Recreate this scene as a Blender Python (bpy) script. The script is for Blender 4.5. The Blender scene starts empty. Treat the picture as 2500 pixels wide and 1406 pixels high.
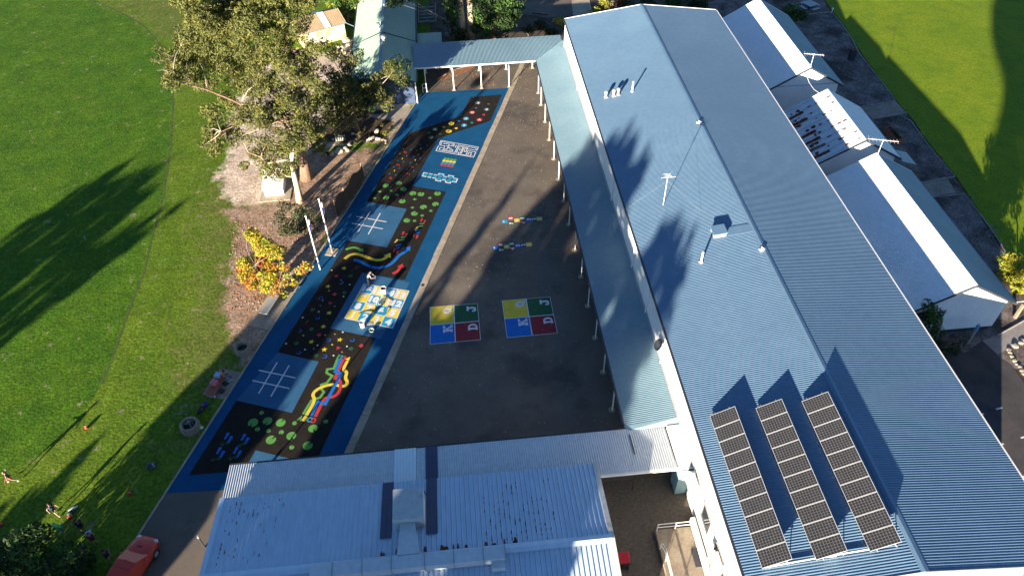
import bpy, bmesh, math, random
from math import sin, cos, pi, radians, sqrt, atan2, floor
from mathutils import Vector, Matrix, Quaternion, noise as mnoise

random.seed(7)
SC = bpy.context.scene
COL = SC.collection
if SC.world is None:
    SC.world = bpy.data.worlds.new("World")

# ------------------------------------------------------------------ camera
FPX = 1816.5
CAMZ = 45.0
pit, rol, yaw = radians(45.113), radians(-1.3289), radians(4.5741)
_f = Vector((sin(yaw) * cos(pit), cos(yaw) * cos(pit), -sin(pit)))
_r0 = Vector((cos(yaw), -sin(yaw), 0))
_u0 = _r0.cross(_f)
_r = _r0 * cos(rol) + _u0 * sin(rol)
_u = _u0 * cos(rol) - _r0 * sin(rol)
cam_d = bpy.data.cameras.new("camera")
cam = bpy.data.objects.new("camera", cam_d)
COL.objects.link(cam)
M = Matrix((( _r.x, _u.x, -_f.x, 0), (_r.y, _u.y, -_f.y, 0), (_r.z, _u.z, -_f.z, CAMZ), (0, 0, 0, 1)))
cam.matrix_world = M
cam_d.sensor_width = 36.0
cam_d.lens = FPX / 2500 * 36.0
cam_d.clip_end = 3000
cam_d.clip_start = 0.5
SC.camera = cam

GR = -0.35            # level of the ground east of the main building


def G(px, py, z=0.0):
    """survey: world point at height z seen at photo pixel px,py (2500 wide)"""
    d = _f + _r * ((px - 1250) / FPX) - _u * ((py - 703) / FPX)
    t = (z - CAMZ) / d.z
    return Vector((d.x * t, d.y * t, z))


def GL(pts, z=0.0):
    return [G(p[0], p[1], z) for p in pts]


def crop(ox, oy, sc, pts):
    return [(ox + p[0] / sc, oy + p[1] / sc) + tuple(p[2:]) for p in pts]


# ------------------------------------------------------------------ light
SUN_AZ, SUN_EL = radians(210.3), radians(10.4)
sd = bpy.data.lights.new("sun", 'SUN')
sd.energy = 5.0
sd.angle = radians(0.5)
sd.color = (1.0, 0.85, 0.66)
so = bpy.data.objects.new("sun", sd)
COL.objects.link(so)
sv = Vector((sin(SUN_AZ) * cos(SUN_EL), cos(SUN_AZ) * cos(SUN_EL), sin(SUN_EL)))
so.rotation_mode = 'QUATERNION'
so.rotation_quaternion = sv.to_track_quat('Z', 'Y')
so.location = sv * 200
W = SC.world
W.use_nodes = True
nt = W.node_tree
nt.nodes.clear()
sky = nt.nodes.new('ShaderNodeTexSky')
sky.sky_type = 'NISHITA'
sky.sun_disc = False
sky.sun_elevation = SUN_EL
sky.sun_rotation = SUN_AZ
sky.altitude = 50
sky.air_density = 0.75
sky.dust_density = 0.0
sky.ozone_density = 3.0
bg = nt.nodes.new('ShaderNodeBackground')
bg.inputs['Strength'].default_value = 0.05
ow = nt.nodes.new('ShaderNodeOutputWorld')
nt.links.new(sky.outputs[0], bg.inputs[0])
nt.links.new(bg.outputs[0], ow.inputs[0])
SC.view_settings.view_transform = 'Standard'
SC.view_settings.look = 'None'
SC.view_settings.gamma = 1.0
SC.view_settings.exposure = 2.2
SC.cycles.max_bounces = 6
SC.cycles.sample_clamp_indirect = 6.0


# ------------------------------------------------------------------ materials
def srgb(r, g, b):
    f = lambda c: (c / 255 / 12.92) if c / 255 <= 0.04045 else ((c / 255 + 0.055) / 1.055) ** 2.4
    return (f(r), f(g), f(b))


MATS = {}


def mat(name, c1, c2=None, scale=2.0, rough=0.8, detail=6.0, fine=0.0, fscale=40.0, bump=0.0, bscale=60.0,
        metallic=0.0, spec=0.5, lo=0.35, hi=0.65, stretch=None, c3=None, s3=0.3, lo3=0.5, hi3=0.7, emit=None, es=0.0, trans=0.0):
    if name in MATS:
        return MATS[name]
    m = bpy.data.materials.new(name)
    m.use_nodes = True
    nt = m.node_tree
    N = nt.nodes
    L = nt.links
    b = N['Principled BSDF']
    b.inputs['Roughness'].default_value = rough
    b.inputs['Metallic'].default_value = metallic
    b.inputs['Specular IOR Level'].default_value = spec
    tc = N.new('ShaderNodeTexCoord')
    src = tc.outputs['Object']
    if stretch:
        mp = N.new('ShaderNodeMapping')
        mp.inputs['Scale'].default_value = stretch
        L.new(src, mp.inputs[0])
        src = mp.outputs[0]

    def nz(sc, det):
        n = N.new('ShaderNodeTexNoise')
        n.inputs['Scale'].default_value = sc
        n.inputs['Detail'].default_value = det
        n.inputs['Roughness'].default_value = 0.6
        L.new(src, n.inputs['Vector'])
        return n.outputs['Fac']

    def ramp(fac, lo, hi):
        r = N.new('ShaderNodeMapRange')
        r.inputs['From Min'].default_value = lo
        r.inputs['From Max'].default_value = hi
        L.new(fac, r.inputs['Value'])
        return r.outputs[0]

    def mix(fac, a, bb, mode='MIX'):
        x = N.new('ShaderNodeMix')
        x.data_type = 'RGBA'
        x.blend_type = mode
        if isinstance(fac, (int, float)):
            x.inputs['Factor'].default_value = fac
        else:
            L.new(fac, x.inputs['Factor'])
        for sock, v in ((x.inputs['A'], a), (x.inputs['B'], bb)):
            if isinstance(v, tuple):
                sock.default_value = (*v, 1)
            else:
                L.new(v, sock)
        return x.outputs['Result']

    col = c1
    if c2 is not None:
        col = mix(ramp(nz(scale, detail), lo, hi), c1, c2)
    if c3 is not None:
        col = mix(ramp(nz(s3, 4.0), lo3, hi3), col, c3)
    if fine > 0:
        f = nz(fscale, 2.0)
        r = N.new('ShaderNodeMapRange')
        r.inputs['From Min'].default_value = 0.3
        r.inputs['From Max'].default_value = 0.7
        r.inputs['To Min'].default_value = 1 - fine
        r.inputs['To Max'].default_value = 1 + fine
        L.new(f, r.inputs['Value'])
        col = mix(1.0, col, r.outputs[0], 'MULTIPLY')
    if isinstance(col, tuple):
        b.inputs['Base Color'].default_value = (*col, 1)
    else:
        L.new(col, b.inputs['Base Color'])
    if bump > 0:
        bp = N.new('ShaderNodeBump')
        bp.inputs['Strength'].default_value = min(1.0, bump)
        bp.inputs['Distance'].default_value = 0.05
        L.new(nz(bscale, 4.0), bp.inputs['Height'])
        L.new(bp.outputs[0], b.inputs['Normal'])
    if emit:
        b.inputs['Emission Color'].default_value = (*emit, 1)
        b.inputs['Emission Strength'].default_value = es
    if trans > 0:
        # thin leaves let light through
        tr = N.new('ShaderNodeBsdfTranslucent')
        if isinstance(col, tuple):
            tr.inputs[0].default_value = (*col, 1)
        else:
            L.new(col, tr.inputs[0])
        ms = N.new('ShaderNodeMixShader')
        ms.inputs[0].default_value = trans
        L.new(b.outputs[0], ms.inputs[1])
        L.new(tr.outputs[0], ms.inputs[2])
        L.new(ms.outputs[0], N['Material Output'].inputs[0])
    MATS[name] = m
    return m


# ------------------------------------------------------------------ mesh builder
def tag(o, label=None, cat=None, group=None, kind=None):
    if label: o['label'] = label
    if cat: o['category'] = cat
    if group: o['group'] = group
    if kind: o['kind'] = kind
    return o


def wloc(o):
    v = Vector((0, 0, 0))
    while o is not None:
        v += o.location
        o = o.parent
    return v


def thing(name, label, cat, loc=(0, 0, 0), rz=0.0, group=None, kind=None):
    o = bpy.data.objects.new(name, None)
    o.empty_display_size = 0.3
    COL.objects.link(o)
    o.location = loc
    o.rotation_euler = (0, 0, rz)
    return tag(o, label, cat, group, kind)


class MB:
    def __init__(s):
        s.v, s.f, s.mi = [], [], []
        s.m = 0

    def vert(s, p):
        s.v.append(Vector(p))
        return len(s.v) - 1

    def face(s, ids):
        s.f.append(tuple(ids))
        s.mi.append(s.m)

    def poly(s, pts):
        i = len(s.v)
        s.v += [Vector(p) for p in pts]
        s.face(range(i, i + len(pts)))

    def hexa(s, b, t):
        """b,t: 4 bottom and 4 top corners, counter-clockwise from above"""
        i = len(s.v)
        s.v += [Vector(p) for p in list(b) + list(t)]
        for q in ((3, 2, 1, 0), (4, 5, 6, 7), (0, 1, 5, 4), (1, 2, 6, 5), (2, 3, 7, 6), (3, 0, 4, 7)):
            s.face([i + k for k in q])

    def box(s, c, d, rz=0.0, rx=0.0, ry=0.0):
        R = Matrix.Rotation(rz, 3, 'Z') @ Matrix.Rotation(ry, 3, 'Y') @ Matrix.Rotation(rx, 3, 'X')
        c = Vector(c)
        h = Vector(d) / 2
        b = [c + R @ Vector((x * h.x, y * h.y, -h.z)) for x, y in ((-1, -1), (1, -1), (1, 1), (-1, 1))]
        t = [c + R @ Vector((x * h.x, y * h.y, h.z)) for x, y in ((-1, -1), (1, -1), (1, 1), (-1, 1))]
        s.hexa(b, t)

    def slab(s, pts, th):
        """closed plate: outline pts (any plane) as top, thickness th downwards"""
        n = len(pts)
        i = len(s.v)
        s.v += [Vector(p) for p in pts] + [Vector(p) - Vector((0, 0, th)) for p in pts]
        s.face(range(i, i + n))
        s.face([i + n + k for k in range(n)][::-1])
        for k in range(n):
            s.face((i + k, i + n + k, i + n + (k + 1) % n, i + (k + 1) % n))

    def tube(s, path, rad, n=6, cap=True):
        path = [Vector(p) for p in path]
        if not hasattr(rad, '__len__'):
            rad = [rad] * len(path)
        rings = []
        up = Vector((0.13, 0.21, 1)).normalized()
        for k, p in enumerate(path):
            a = path[max(0, k - 1)]
            b = path[min(len(path) - 1, k + 1)]
            d = (b - a)
            if d.length < 1e-9: d = Vector((0, 0, 1))
            d.normalize()
            x = d.cross(up)
            if x.length < 0.05: x = d.cross(Vector((1, 0, 0)))
            x.normalize()
            y = d.cross(x)
            i = len(s.v)
            for j in range(n):
                q = 2 * pi * j / n
                s.v.append(p + (x * cos(q) + y * sin(q)) * rad[k])
            rings.append(i)
        for k in range(len(rings) - 1):
            a, b = rings[k], rings[k + 1]
            for j in range(n):
                s.face((a + j, b + j, b + (j + 1) % n, a + (j + 1) % n))
        if cap:
            s.face([rings[0] + j for j in range(n)])
            s.face([rings[-1] + j for j in range(n)][::-1])

    def lathe(s, prof, c=(0, 0, 0), n=24, close=False):
        c = Vector(c)
        rings = []
        for r, z in prof:
            i = len(s.v)
            for j in range(n):
                q = 2 * pi * j / n
                s.v.append(c + Vector((r * cos(q), r * sin(q), z)))
            rings.append(i)
        for k in range(len(rings) - 1):
            a, b = rings[k], rings[k + 1]
            for j in range(n):
                s.face((a + j, a + (j + 1) % n, b + (j + 1) % n, b + j))
        if close:
            s.face([rings[0] + j for j in range(n)][::-1])
            s.face([rings[-1] + j for j in range(n)])

    def ball(s, c, r, sx=1, sy=1, sz=1, n=12, rz=0.0, tilt=0.0):
        c = Vector(c)
        R = Matrix.Rotation(rz, 3, 'Z') @ Matrix.Rotation(tilt, 3, 'Y')
        i = len(s.v)
        m = max(4, n // 2)
        for a in range(1, m):
            t = pi * a / m
            for j in range(n):
                q = 2 * pi * j / n
                s.v.append(c + R @ Vector((r * sx * sin(t) * cos(q), r * sy * sin(t) * sin(q), r * sz * cos(t))))
        top = s.vert(c + R @ Vector((0, 0, r * sz)))
        bot = s.vert(c + R @ Vector((0, 0, -r * sz)))
        for a in range(m - 2):
            for j in range(n):
                s.face((i + a * n + j, i + (a + 1) * n + j, i + (a + 1) * n + (j + 1) % n, i + a * n + (j + 1) % n))
        for j in range(n):
            s.face((top, i + j, i + (j + 1) % n))
            k = i + (m - 2) * n
            s.face((bot, k + (j + 1) % n, k + j))

    def build(s, name, mats, parent=None, smooth=False, local=False, origin=None):
        if not isinstance(mats, (list, tuple)): mats = [mats]
        off = Vector((0, 0, 0))
        loc = Vector((0, 0, 0))
        if parent is not None and not local:
            off = wloc(parent)
        elif parent is None and not local and s.v:
            if origin is not None:
                loc = Vector(origin)
            else:
                xs = [v.x for v in s.v]; ys = [v.y for v in s.v]; zs = [v.z for v in s.v]
                loc = Vector(((min(xs) + max(xs)) / 2, (min(ys) + max(ys)) / 2, min(zs)))
            off = loc
        me = bpy.data.meshes.new(name)
        me.from_pydata([tuple(v - off) for v in s.v], [], s.f)
        for m in mats: me.materials.append(m)
        if len(mats) > 1:
            me.polygons.foreach_set('material_index', s.mi)
        if smooth:
            me.polygons.foreach_set('use_smooth', [True] * len(me.polygons))
        me.update()
        o = bpy.data.objects.new(name, me)
        COL.objects.link(o)
        o.location = loc
        if parent is not None: o.parent = parent
        return o


def kids(o):
    return [c for c in bpy.data.objects if c.parent == o]


def dup(o, loc=None, rz=None, label=None, parent=None):
    c = o.copy()
    COL.objects.link(c)
    if parent is not None: c.parent = parent
    if loc is not None: c.location = loc
    if rz is not None: c.rotation_euler = (0, 0, rz)
    if label: c['label'] = label
    for ch in kids(o):
        dup(ch, parent=c)
    return c


def sheet(name, pts, z, m, parent=None, kind=None, fill=True):
    """flat polygon sheet lying at height z"""
    bm = bmesh.new()
    vs = [bm.verts.new((p[0], p[1], z)) for p in pts]
    f = bm.faces.new(vs)
    if f.normal.z == 0: f.normal_update()
    if f.normal.z < 0: f.normal_flip()
    bmesh.ops.triangulate(bm, faces=[f])
    me = bpy.data.meshes.new(name)
    off = wloc(parent) if parent is not None else Vector((0, 0, 0))
    for v in bm.verts: v.co -= off
    bm.to_mesh(me)
    bm.free()
    me.materials.append(m)
    o = bpy.data.objects.new(name, me)
    COL.objects.link(o)
    if parent is not None: o.parent = parent
    if kind: o['kind'] = kind
    return o


def corrugated(mb, A, U, V, pitch, amp, seg=6, th=0.0, kind='wave'):
    """ribbed sheet: profile runs along U, ribs run along V; A = corner"""
    A, U, V = Vector(A), Vector(U), Vector(V)
    n = U.cross(V).normalized()
    if n.z < 0: n = -n
    L = U.length
    u = U / L
    ts = []
    k = max(1, int(round(L / pitch)))
    p = L / k
    for i in range(k):
        if kind == 'wave':
            for j in range(seg):
                ts.append((i * p + p * j / seg, amp * 0.5 * sin(2 * pi * j / seg)))
        else:   # ribs on flat pans
            for a, h in ((0.0, 0), (0.80, 0), (0.86, amp), (0.94, amp)):
                ts.append((i * p + p * a, h))
    ts.append((L, 0.0))
    i0 = len(mb.v)
    for t, h in ts:
        q = A + u * t + n * h
        mb.v.append(q)
        mb.v.append(q + V)
    flip = (U.cross(V)).z < 0
    for i in range(len(ts) - 1):
        a = i0 + 2 * i
        q = (a, a + 2, a + 3, a + 1)
        mb.face(q[::-1] if flip else q)


# text as flat polygons (built-in vector font), cached, in a box about 1 unit tall
_TX = {}


def glyph_tris(txt, bold=0.035):
    if txt in _TX: return _TX[txt]
    cu = bpy.data.curves.new('t', 'FONT')
    cu.body = txt
    cu.offset = bold
    cu.fill_mode = 'FRONT'
    cu.resolution_u = 3
    cu.space_character = 1.12
    o = bpy.data.objects.new('t', cu)
    COL.objects.link(o)
    dg = bpy.context.evaluated_depsgraph_get()
    me = bpy.data.meshes.new_from_object(o.evaluated_get(dg))
    vs = [(v.co.x, v.co.y) for v in me.vertices]
    fs = [tuple(p.vertices) for p in me.polygons]
    bpy.data.objects.remove(o)
    bpy.data.curves.remove(cu)
    bpy.data.meshes.remove(me)
    x0 = min(v[0] for v in vs); x1 = max(v[0] for v in vs)
    y0 = min(v[1] for v in vs); y1 = max(v[1] for v in vs)
    vs = [((x - x0) / (y1 - y0), (y - y0) / (y1 - y0)) for x, y in vs]
    _TX[txt] = (vs, fs, (x1 - x0) / (y1 - y0))
    return _TX[txt]


def put_text(mb, txt, c, ux, uy, h, z, wmax=None, bold=0.035, n=None):
    """text centred at c, ux = reading direction, uy = letter-up direction"""
    vs, fs, w = glyph_tris(txt, bold)
    c, ux, uy = Vector(c), Vector(ux).normalized(), Vector(uy).normalized()
    k = h
    kx = h
    if wmax and w * h > wmax: kx = wmax / w
    i = len(mb.v)
    for x, y in vs:
        p = c + ux * ((x - w / 2) * kx) + uy * ((y - 0.5) * k)
        if z is not None: p.z = z
        mb.v.append(p)
    for f in fs: mb.face([i + a for a in f])


# slab-serif strokes for painted capitals / digits: list of quads in unit box (x 0..w, y 0..1)
def strokes(ch):
    B = []

    def bar(x0, y0, x1, y1): B.append([(x0, y0), (x1, y0), (x1, y1), (x0, y1)])
    if ch == 'K':
        bar(.12, 0, .40, 1); bar(0, 0, .50, .2); bar(0, .8, .50, 1)
        B.append([(.36, .42), (.40, .62), (.82, .95), (1.02, .95)][::-1]); B.append([(.34, .60), (.58, .66), (1.05, .05), (.74, .05)][::-1])
        bar(.62, .8, 1.08, 1); bar(.66, 0, 1.12, .2)
    elif ch == 'J':
        bar(.2, .78, .95, 1); bar(.5, .3, .78, .8)
        B.append([(.78, .32), (.50, .34), (.42, .24), (.62, .02), (.74, .12)][::-1]); B.append([(.44, .25), (.30, .24), (.02, .12), (.2, .0), (.6, .0), (.64, .04)][::-1]); bar(0, .12, .26, .42)
    elif ch == 'D':
        bar(.10, 0, .38, 1); bar(0, 0, .5, .2); bar(0, .8, .5, 1)
        B.append([(.5, 0), (.78, .08), (.68, .27), (.5, .2)]); B.append([(.78, .08), (.96, .3), (.70, .38), (.62, .25)]); bar(.70, .3, .98, .7)
        B.append([(.96, .7), (.78, .92), (.62, .75), (.70, .62)]); B.append([(.78, .92), (.5, 1), (.5, .8), (.68, .73)])
    elif ch == 'Q':
        n = 14
        for k in range(n):
            a, b = 2 * pi * k / n, 2 * pi * (k + 1) / n
            B.append([(.5 + .5 * cos(a), .5 + .5 * sin(a)), (.5 + .5 * cos(b), .5 + .5 * sin(b)), (.5 + .17 * cos(b), .5 + .22 * sin(b)), (.5 + .17 * cos(a), .5 + .22 * sin(a))])
        B.append([(.55, .3), (.75, .3), (1.1, -.06), (.8, -.06)][::-1])
    return B


def put_strokes(mb, ch, c, ux, uy, h, z, wf=0.9):
    c, ux, uy = Vector(c), Vector(ux).normalized(), Vector(uy).normalized()
    dz = 0.0
    for q in strokes(ch):
        ps = []
        for x, y in q:
            p = c + ux * ((x - .52) * h * wf) + uy * ((y - .5) * h)
            p.z = z + dz
            ps.append(p)
        nrm = (ps[1] - ps[0]).cross(ps[2] - ps[1])
        mb.poly(ps if nrm.z > 0 else ps[::-1])
        dz += 0.0006
# ------------------------------------------------------------------ ground
def inpoly(x, y, P):
    c = False
    j = len(P) - 1
    for i in range(len(P)):
        xi, yi = P[i][0], P[i][1]
        xj, yj = P[j][0], P[j][1]
        if (yi > y) != (yj > y) and x < (xj - xi) * (y - yi) / (yj - yi) + xi: c = not c
        j = i
    return c


def sdist(x, y, P):
    d = 1e9
    j = len(P) - 1
    for i in range(len(P)):
        ax, ay = P[j][0], P[j][1]
        bx, by = P[i][0] - ax, P[i][1] - ay
        t = max(0, min(1, ((x - ax) * bx + (y - ay) * by) / (bx * bx + by * by + 1e-9)))
        d = min(d, (x - ax - bx * t) ** 2 + (y - ay - by * t) ** 2)
        j = i
    d = sqrt(d)
    return d if inpoly(x, y, P) else -d


m_mulch = mat('dark_mulch', (0.035, 0.025, 0.018), (0.09, 0.065, 0.045), scale=0.8, rough=0.95, fine=0.5, fscale=9, bump=0.6, bscale=8)
m_asph = mat('asphalt', (0.115, 0.098, 0.082), (0.165, 0.140, 0.115), scale=0.35, rough=0.92, fine=0.16, fscale=14, lo=0.3, hi=0.7,
             c3=(0.085, 0.075, 0.067), s3=0.16, lo3=0.52, hi3=0.62, spec=0.2)
m_conc = mat('concrete', (0.30, 0.25, 0.19), (0.42, 0.36, 0.28), scale=1.2, rough=0.9, fine=0.15, fscale=20, spec=0.2)
m_concd = mat('old_concrete', (0.22, 0.18, 0.14), (0.32, 0.27, 0.21), scale=1.5, rough=0.9, fine=0.2, fscale=16, spec=0.2)
m_brick = mat('brick_paving', (0.080, 0.070, 0.060), (0.115, 0.10, 0.085), scale=3.0, rough=0.9, fine=0.3, fscale=7, stretch=(1, 2, 1), spec=0.2)
m_road = mat('road_asphalt', (0.045, 0.044, 0.048), (0.075, 0.07, 0.07), scale=0.5, rough=0.9, fine=0.2, fscale=12, spec=0.2)
m_blue = mat('blue_rubber', (0.005, 0.066, 0.160), (0.007, 0.080, 0.192), scale=0.8, rough=0.9, fine=0.14, fscale=12, spec=0.12)
m_blue2 = mat('pale_blue_rubber', (0.030, 0.105, 0.20), (0.036, 0.122, 0.235), scale=0.8, rough=0.9, fine=0.14, fscale=12, spec=0.12)
m_black = mat('black_rubber', (0.018, 0.0155, 0.014), (0.025, 0.022, 0.019), scale=1.2, rough=0.95, fine=0.25, fscale=12, spec=0.08)
PAINT = {
    'white': mat('white_marking', (0.68, 0.68, 0.68), (0.60, 0.60, 0.62), scale=2, rough=0.7, spec=0.3),
    'yellow': mat('yellow_marking', (0.72, 0.55, 0.045), (0.62, 0.47, 0.04), scale=2, rough=0.7, spec=0.3),
    'red': mat('red_marking', (0.50, 0.035, 0.045), (0.42, 0.03, 0.04), scale=2, rough=0.7, spec=0.3),
    'crimson': mat('crimson_marking', (0.27, 0.022, 0.032), (0.22, 0.018, 0.028), scale=2, rough=0.7, spec=0.3),
    'green': mat('green_marking', (0.09, 0.26, 0.055), (0.11, 0.32, 0.065), scale=2, rough=0.7, spec=0.3),
    'dgreen': mat('dark_green_marking', (0.016, 0.090, 0.035), (0.02, 0.105, 0.04), scale=2, rough=0.7, spec=0.3),
    'blue': mat('blue_marking', (0.006, 0.15, 0.52), (0.006, 0.13, 0.46), scale=2, rough=0.7, spec=0.3),
    'cyan': mat('cyan_marking', (0.008, 0.28, 0.48), (0.008, 0.25, 0.44), scale=2, rough=0.7, spec=0.3),
    'navy': mat('navy_marking', (0.010, 0.035, 0.14), (0.010, 0.03, 0.12), scale=2, rough=0.7, spec=0.3),
    'slate': mat('slate_marking', (0.06, 0.09, 0.13), (0.05, 0.08, 0.12), scale=2, rough=0.7, spec=0.3),
    'olive': mat('olive_marking', (0.30, 0.25, 0.06), (0.26, 0.22, 0.05), scale=2, rough=0.7, spec=0.3),
    'teal': mat('teal_marking', (0.02, 0.22, 0.22), (0.02, 0.2, 0.2), scale=2, rough=0.7, spec=0.3),
    'black': m_black,
}


def mixmat(name, attrs, cols, rough=0.9, fine=0.48, fscale=4.2, bump=0.7):
    """ground material: first colour, then each attribute mask blends the next colour in with a ragged edge"""
    m = bpy.data.materials.new(name)
    m.use_nodes = True
    nt = m.node_tree
    N, L = nt.nodes, nt.links
    b = N['Principled BSDF']
    b.inputs['Roughness'].default_value = rough
    b.inputs['Specular IOR Level'].default_value = 0.15
    tc = N.new('ShaderNodeTexCoord')

    def nz(sc, det=5.0):
        n = N.new('ShaderNodeTexNoise')
        n.inputs['Scale'].default_value = sc
        n.inputs['Detail'].default_value = det
        n.inputs['Roughness'].default_value = 0.62
        L.new(tc.outputs['Object'], n.inputs['Vector'])
        return n.outputs['Fac']

    def mr(v, a, c, d=0.0, e=1.0):
        r = N.new('ShaderNodeMapRange')
        for k, x in (('From Min', a), ('From Max', c), ('To Min', d), ('To Max', e)): r.inputs[k].default_value = x
        L.new(v, r.inputs['Value'])
        return r.outputs[0]

    def mx(f, a, c, mode='MIX'):
        x = N.new('ShaderNodeMix')
        x.data_type = 'RGBA'
        x.blend_type = mode
        if isinstance(f, float): x.inputs['Factor'].default_value = f
        else: L.new(f, x.inputs['Factor'])
        for s, v in ((x.inputs['A'], a), (x.inputs['B'], c)):
            if isinstance(v, tuple): s.default_value = (*v, 1)
            else: L.new(v, s)
        return x.outputs['Result']

    def two(c, sc):
        return mx(mr(nz(sc), 0.36, 0.64), c[0], c[1])
    col = two(cols[0], 0.22)
    for a, c in zip(attrs, cols[1:]):
        at = N.new('ShaderNodeAttribute')
        at.attribute_name = a
        ad = N.new('ShaderNodeMath')
        ad.operation = 'ADD'
        L.new(at.outputs['Fac'], ad.inputs[0])
        L.new(mr(nz(0.9, 7.0), 0.25, 0.75, -0.55, 0.55), ad.inputs[1])
        wdt = 0.06 if a == 'oval' else 0.22
        src = at.outputs['Fac'] if a == 'oval' else ad.outputs[0]
        col = mx(mr(src, 0.5 - wdt, 0.5 + wdt), col, two(c, 0.30 if a == 'oval' else 0.7))
    f1 = mr(nz(fscale, 3.0), 0.3, 0.7, 1 - fine, 1 + fine)
    col = mx(1.0, col, f1, 'MULTIPLY')
    f2 = mr(nz(1.6, 4.0), 0.3, 0.7, 0.78, 1.22)
    f3 = mr(nz(0.45, 5.0), 0.3, 0.7, 0.82, 1.18)
    col = mx(1.0, col, f3, 'MULTIPLY')
    col = mx(1.0, col, f2, 'MULTIPLY')
    L.new(col, b.inputs['Base Color'])
    bp = N.new('ShaderNodeBump')
    bp.inputs['Strength'].default_value = bump
    bp.inputs['Distance'].default_value = 0.05
    L.new(nz(fscale * 1.3, 3.0), bp.inputs['Height'])
    L.new(bp.outputs[0], b.inputs['Normal'])
    return m


OVAL = [(222, -30), (222, 0), (270, 20), (307, 38), (348, 61), (382, 96), (404, 133), (416, 170), (421, 205), (423, 246), (418, 341), (410, 410), (399, 478), (389, 515),
        (367, 597), (352, 665), (331, 716), (304, 788), (273, 880), (246, 938), (200, 1013), (120, 1090), (-60, 1200), (-400, 1200), (-500, -30)]
SOIL = [(640, 500), (560, 505), (545, 520), (580, 560), (571, 605), (563, 656), (548, 713), (545, 770), (568, 822), (600, 840), (640, 815), (700, 735), (740, 670), (835, 535), (890, 440),
        (940, 365), (990, 290), (975, 300), (930, 360), (870, 368), (800, 365), (740, 380), (715, 410), (712, 470)]
SAND = [(560, 385), (528, 425), (545, 480), (590, 505), (650, 500), (705, 480), (715, 440), (700, 400), (760, 375), (830, 352), (945, 345), (985, 295), (1010, 255), (960, 235), (900, 245), (860, 225),
        (860, 100), (790, 130), (700, 120), (600, 200), (560, 300)]
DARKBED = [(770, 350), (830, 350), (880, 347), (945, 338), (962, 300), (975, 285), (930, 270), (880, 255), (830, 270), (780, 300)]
BARE = [(545, 740), (560, 800), (575, 850), (600, 900), (660, 800), (700, 740), (640, 700)]
BARE2 = [(415, 1075), (440, 1100), (462, 1105), (470, 1075), (445, 1062)]
DRY = [(520, 440), (480, 520), (500, 640), (470, 760), (430, 860), (430, 950), (500, 960), (600, 860), (600, 500), (560, 430)]
DRYT = [(250, 0), (330, 30), (400, 90), (470, 60), (480, -40), (250, -40)]
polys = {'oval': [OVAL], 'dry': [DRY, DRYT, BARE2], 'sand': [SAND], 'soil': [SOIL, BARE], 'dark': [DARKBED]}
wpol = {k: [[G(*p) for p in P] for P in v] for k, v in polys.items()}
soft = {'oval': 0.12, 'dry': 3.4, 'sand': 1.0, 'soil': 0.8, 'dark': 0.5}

# big terrain, level on the west side, falling away to the lower ground on the east
mb = MB()
xs = [-700, -300, -150, -80, -40, 0, 14, 21, 23, 25, 27, 29, 31, 36, 60, 120, 300, 700]
ys = [-700, -300, -100, -40, 0, 40, 80, 120, 200, 300, 700]
tz = lambda x: (0.0 if x <= 21 else GR if x >= 31 else GR * (0.5 - 0.5 * cos(pi * (x - 21) / 10))) - 0.03
idx = {}
for i, x in enumerate(xs):
    for j, y in enumerate(ys): idx[i, j] = mb.vert((x, y, tz(x)))
for i in range(len(xs) - 1):
    for j in range(len(ys) - 1): mb.face((idx[i, j], idx[i + 1, j], idx[i + 1, j + 1], idx[i, j + 1]))
tag(mb.build('ground', m_mulch, smooth=True), kind='structure')

# school oval lawn with its beds
mb = MB()
x0, x1, y0, y1 = -76.0, -2.5, 14.0, 122.0
sx, sy = 0.5, 0.5
nx, ny = int((x1 - x0) / sx), int((y1 - y0) / sy)
att = {k: [] for k in polys}
boxes = {k: [(min(p.x for p in P) - 4, max(p.x for p in P) + 4, min(p.y for p in P) - 4, max(p.y for p in P) + 4) for P in v] for k, v in wpol.items()}
for i in range(nx + 1):
    for j in range(ny + 1):
        x, y = x0 + i * sx, y0 + j * sy
        mb.v.append(Vector((x, y, 0.0)))
        for k in polys:
            best = 0.0
            for P, B in zip(wpol[k], boxes[k]):
                if B[0] < x < B[1] and B[2] < y < B[3]:
                    d = sdist(x, y, P)
                    best = max(best, max(0.0, min(1.0, 0.5 + d / (2 * soft[k]))))
            att[k].append(best)
for i in range(nx):
    for j in range(ny):
        a = i * (ny + 1) + j
        mb.face((a, a + ny + 1, a + ny + 2, a + 1))
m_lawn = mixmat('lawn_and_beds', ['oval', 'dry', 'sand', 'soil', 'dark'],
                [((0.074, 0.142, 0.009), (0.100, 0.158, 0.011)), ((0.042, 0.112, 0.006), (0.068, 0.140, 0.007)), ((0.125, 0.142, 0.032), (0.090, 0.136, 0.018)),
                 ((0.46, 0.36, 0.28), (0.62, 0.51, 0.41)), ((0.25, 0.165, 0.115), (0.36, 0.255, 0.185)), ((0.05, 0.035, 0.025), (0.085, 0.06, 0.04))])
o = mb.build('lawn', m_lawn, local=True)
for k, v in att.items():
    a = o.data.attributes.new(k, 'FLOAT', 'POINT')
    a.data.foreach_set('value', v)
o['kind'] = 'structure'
o.location = (0, 0, 0.0)

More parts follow.
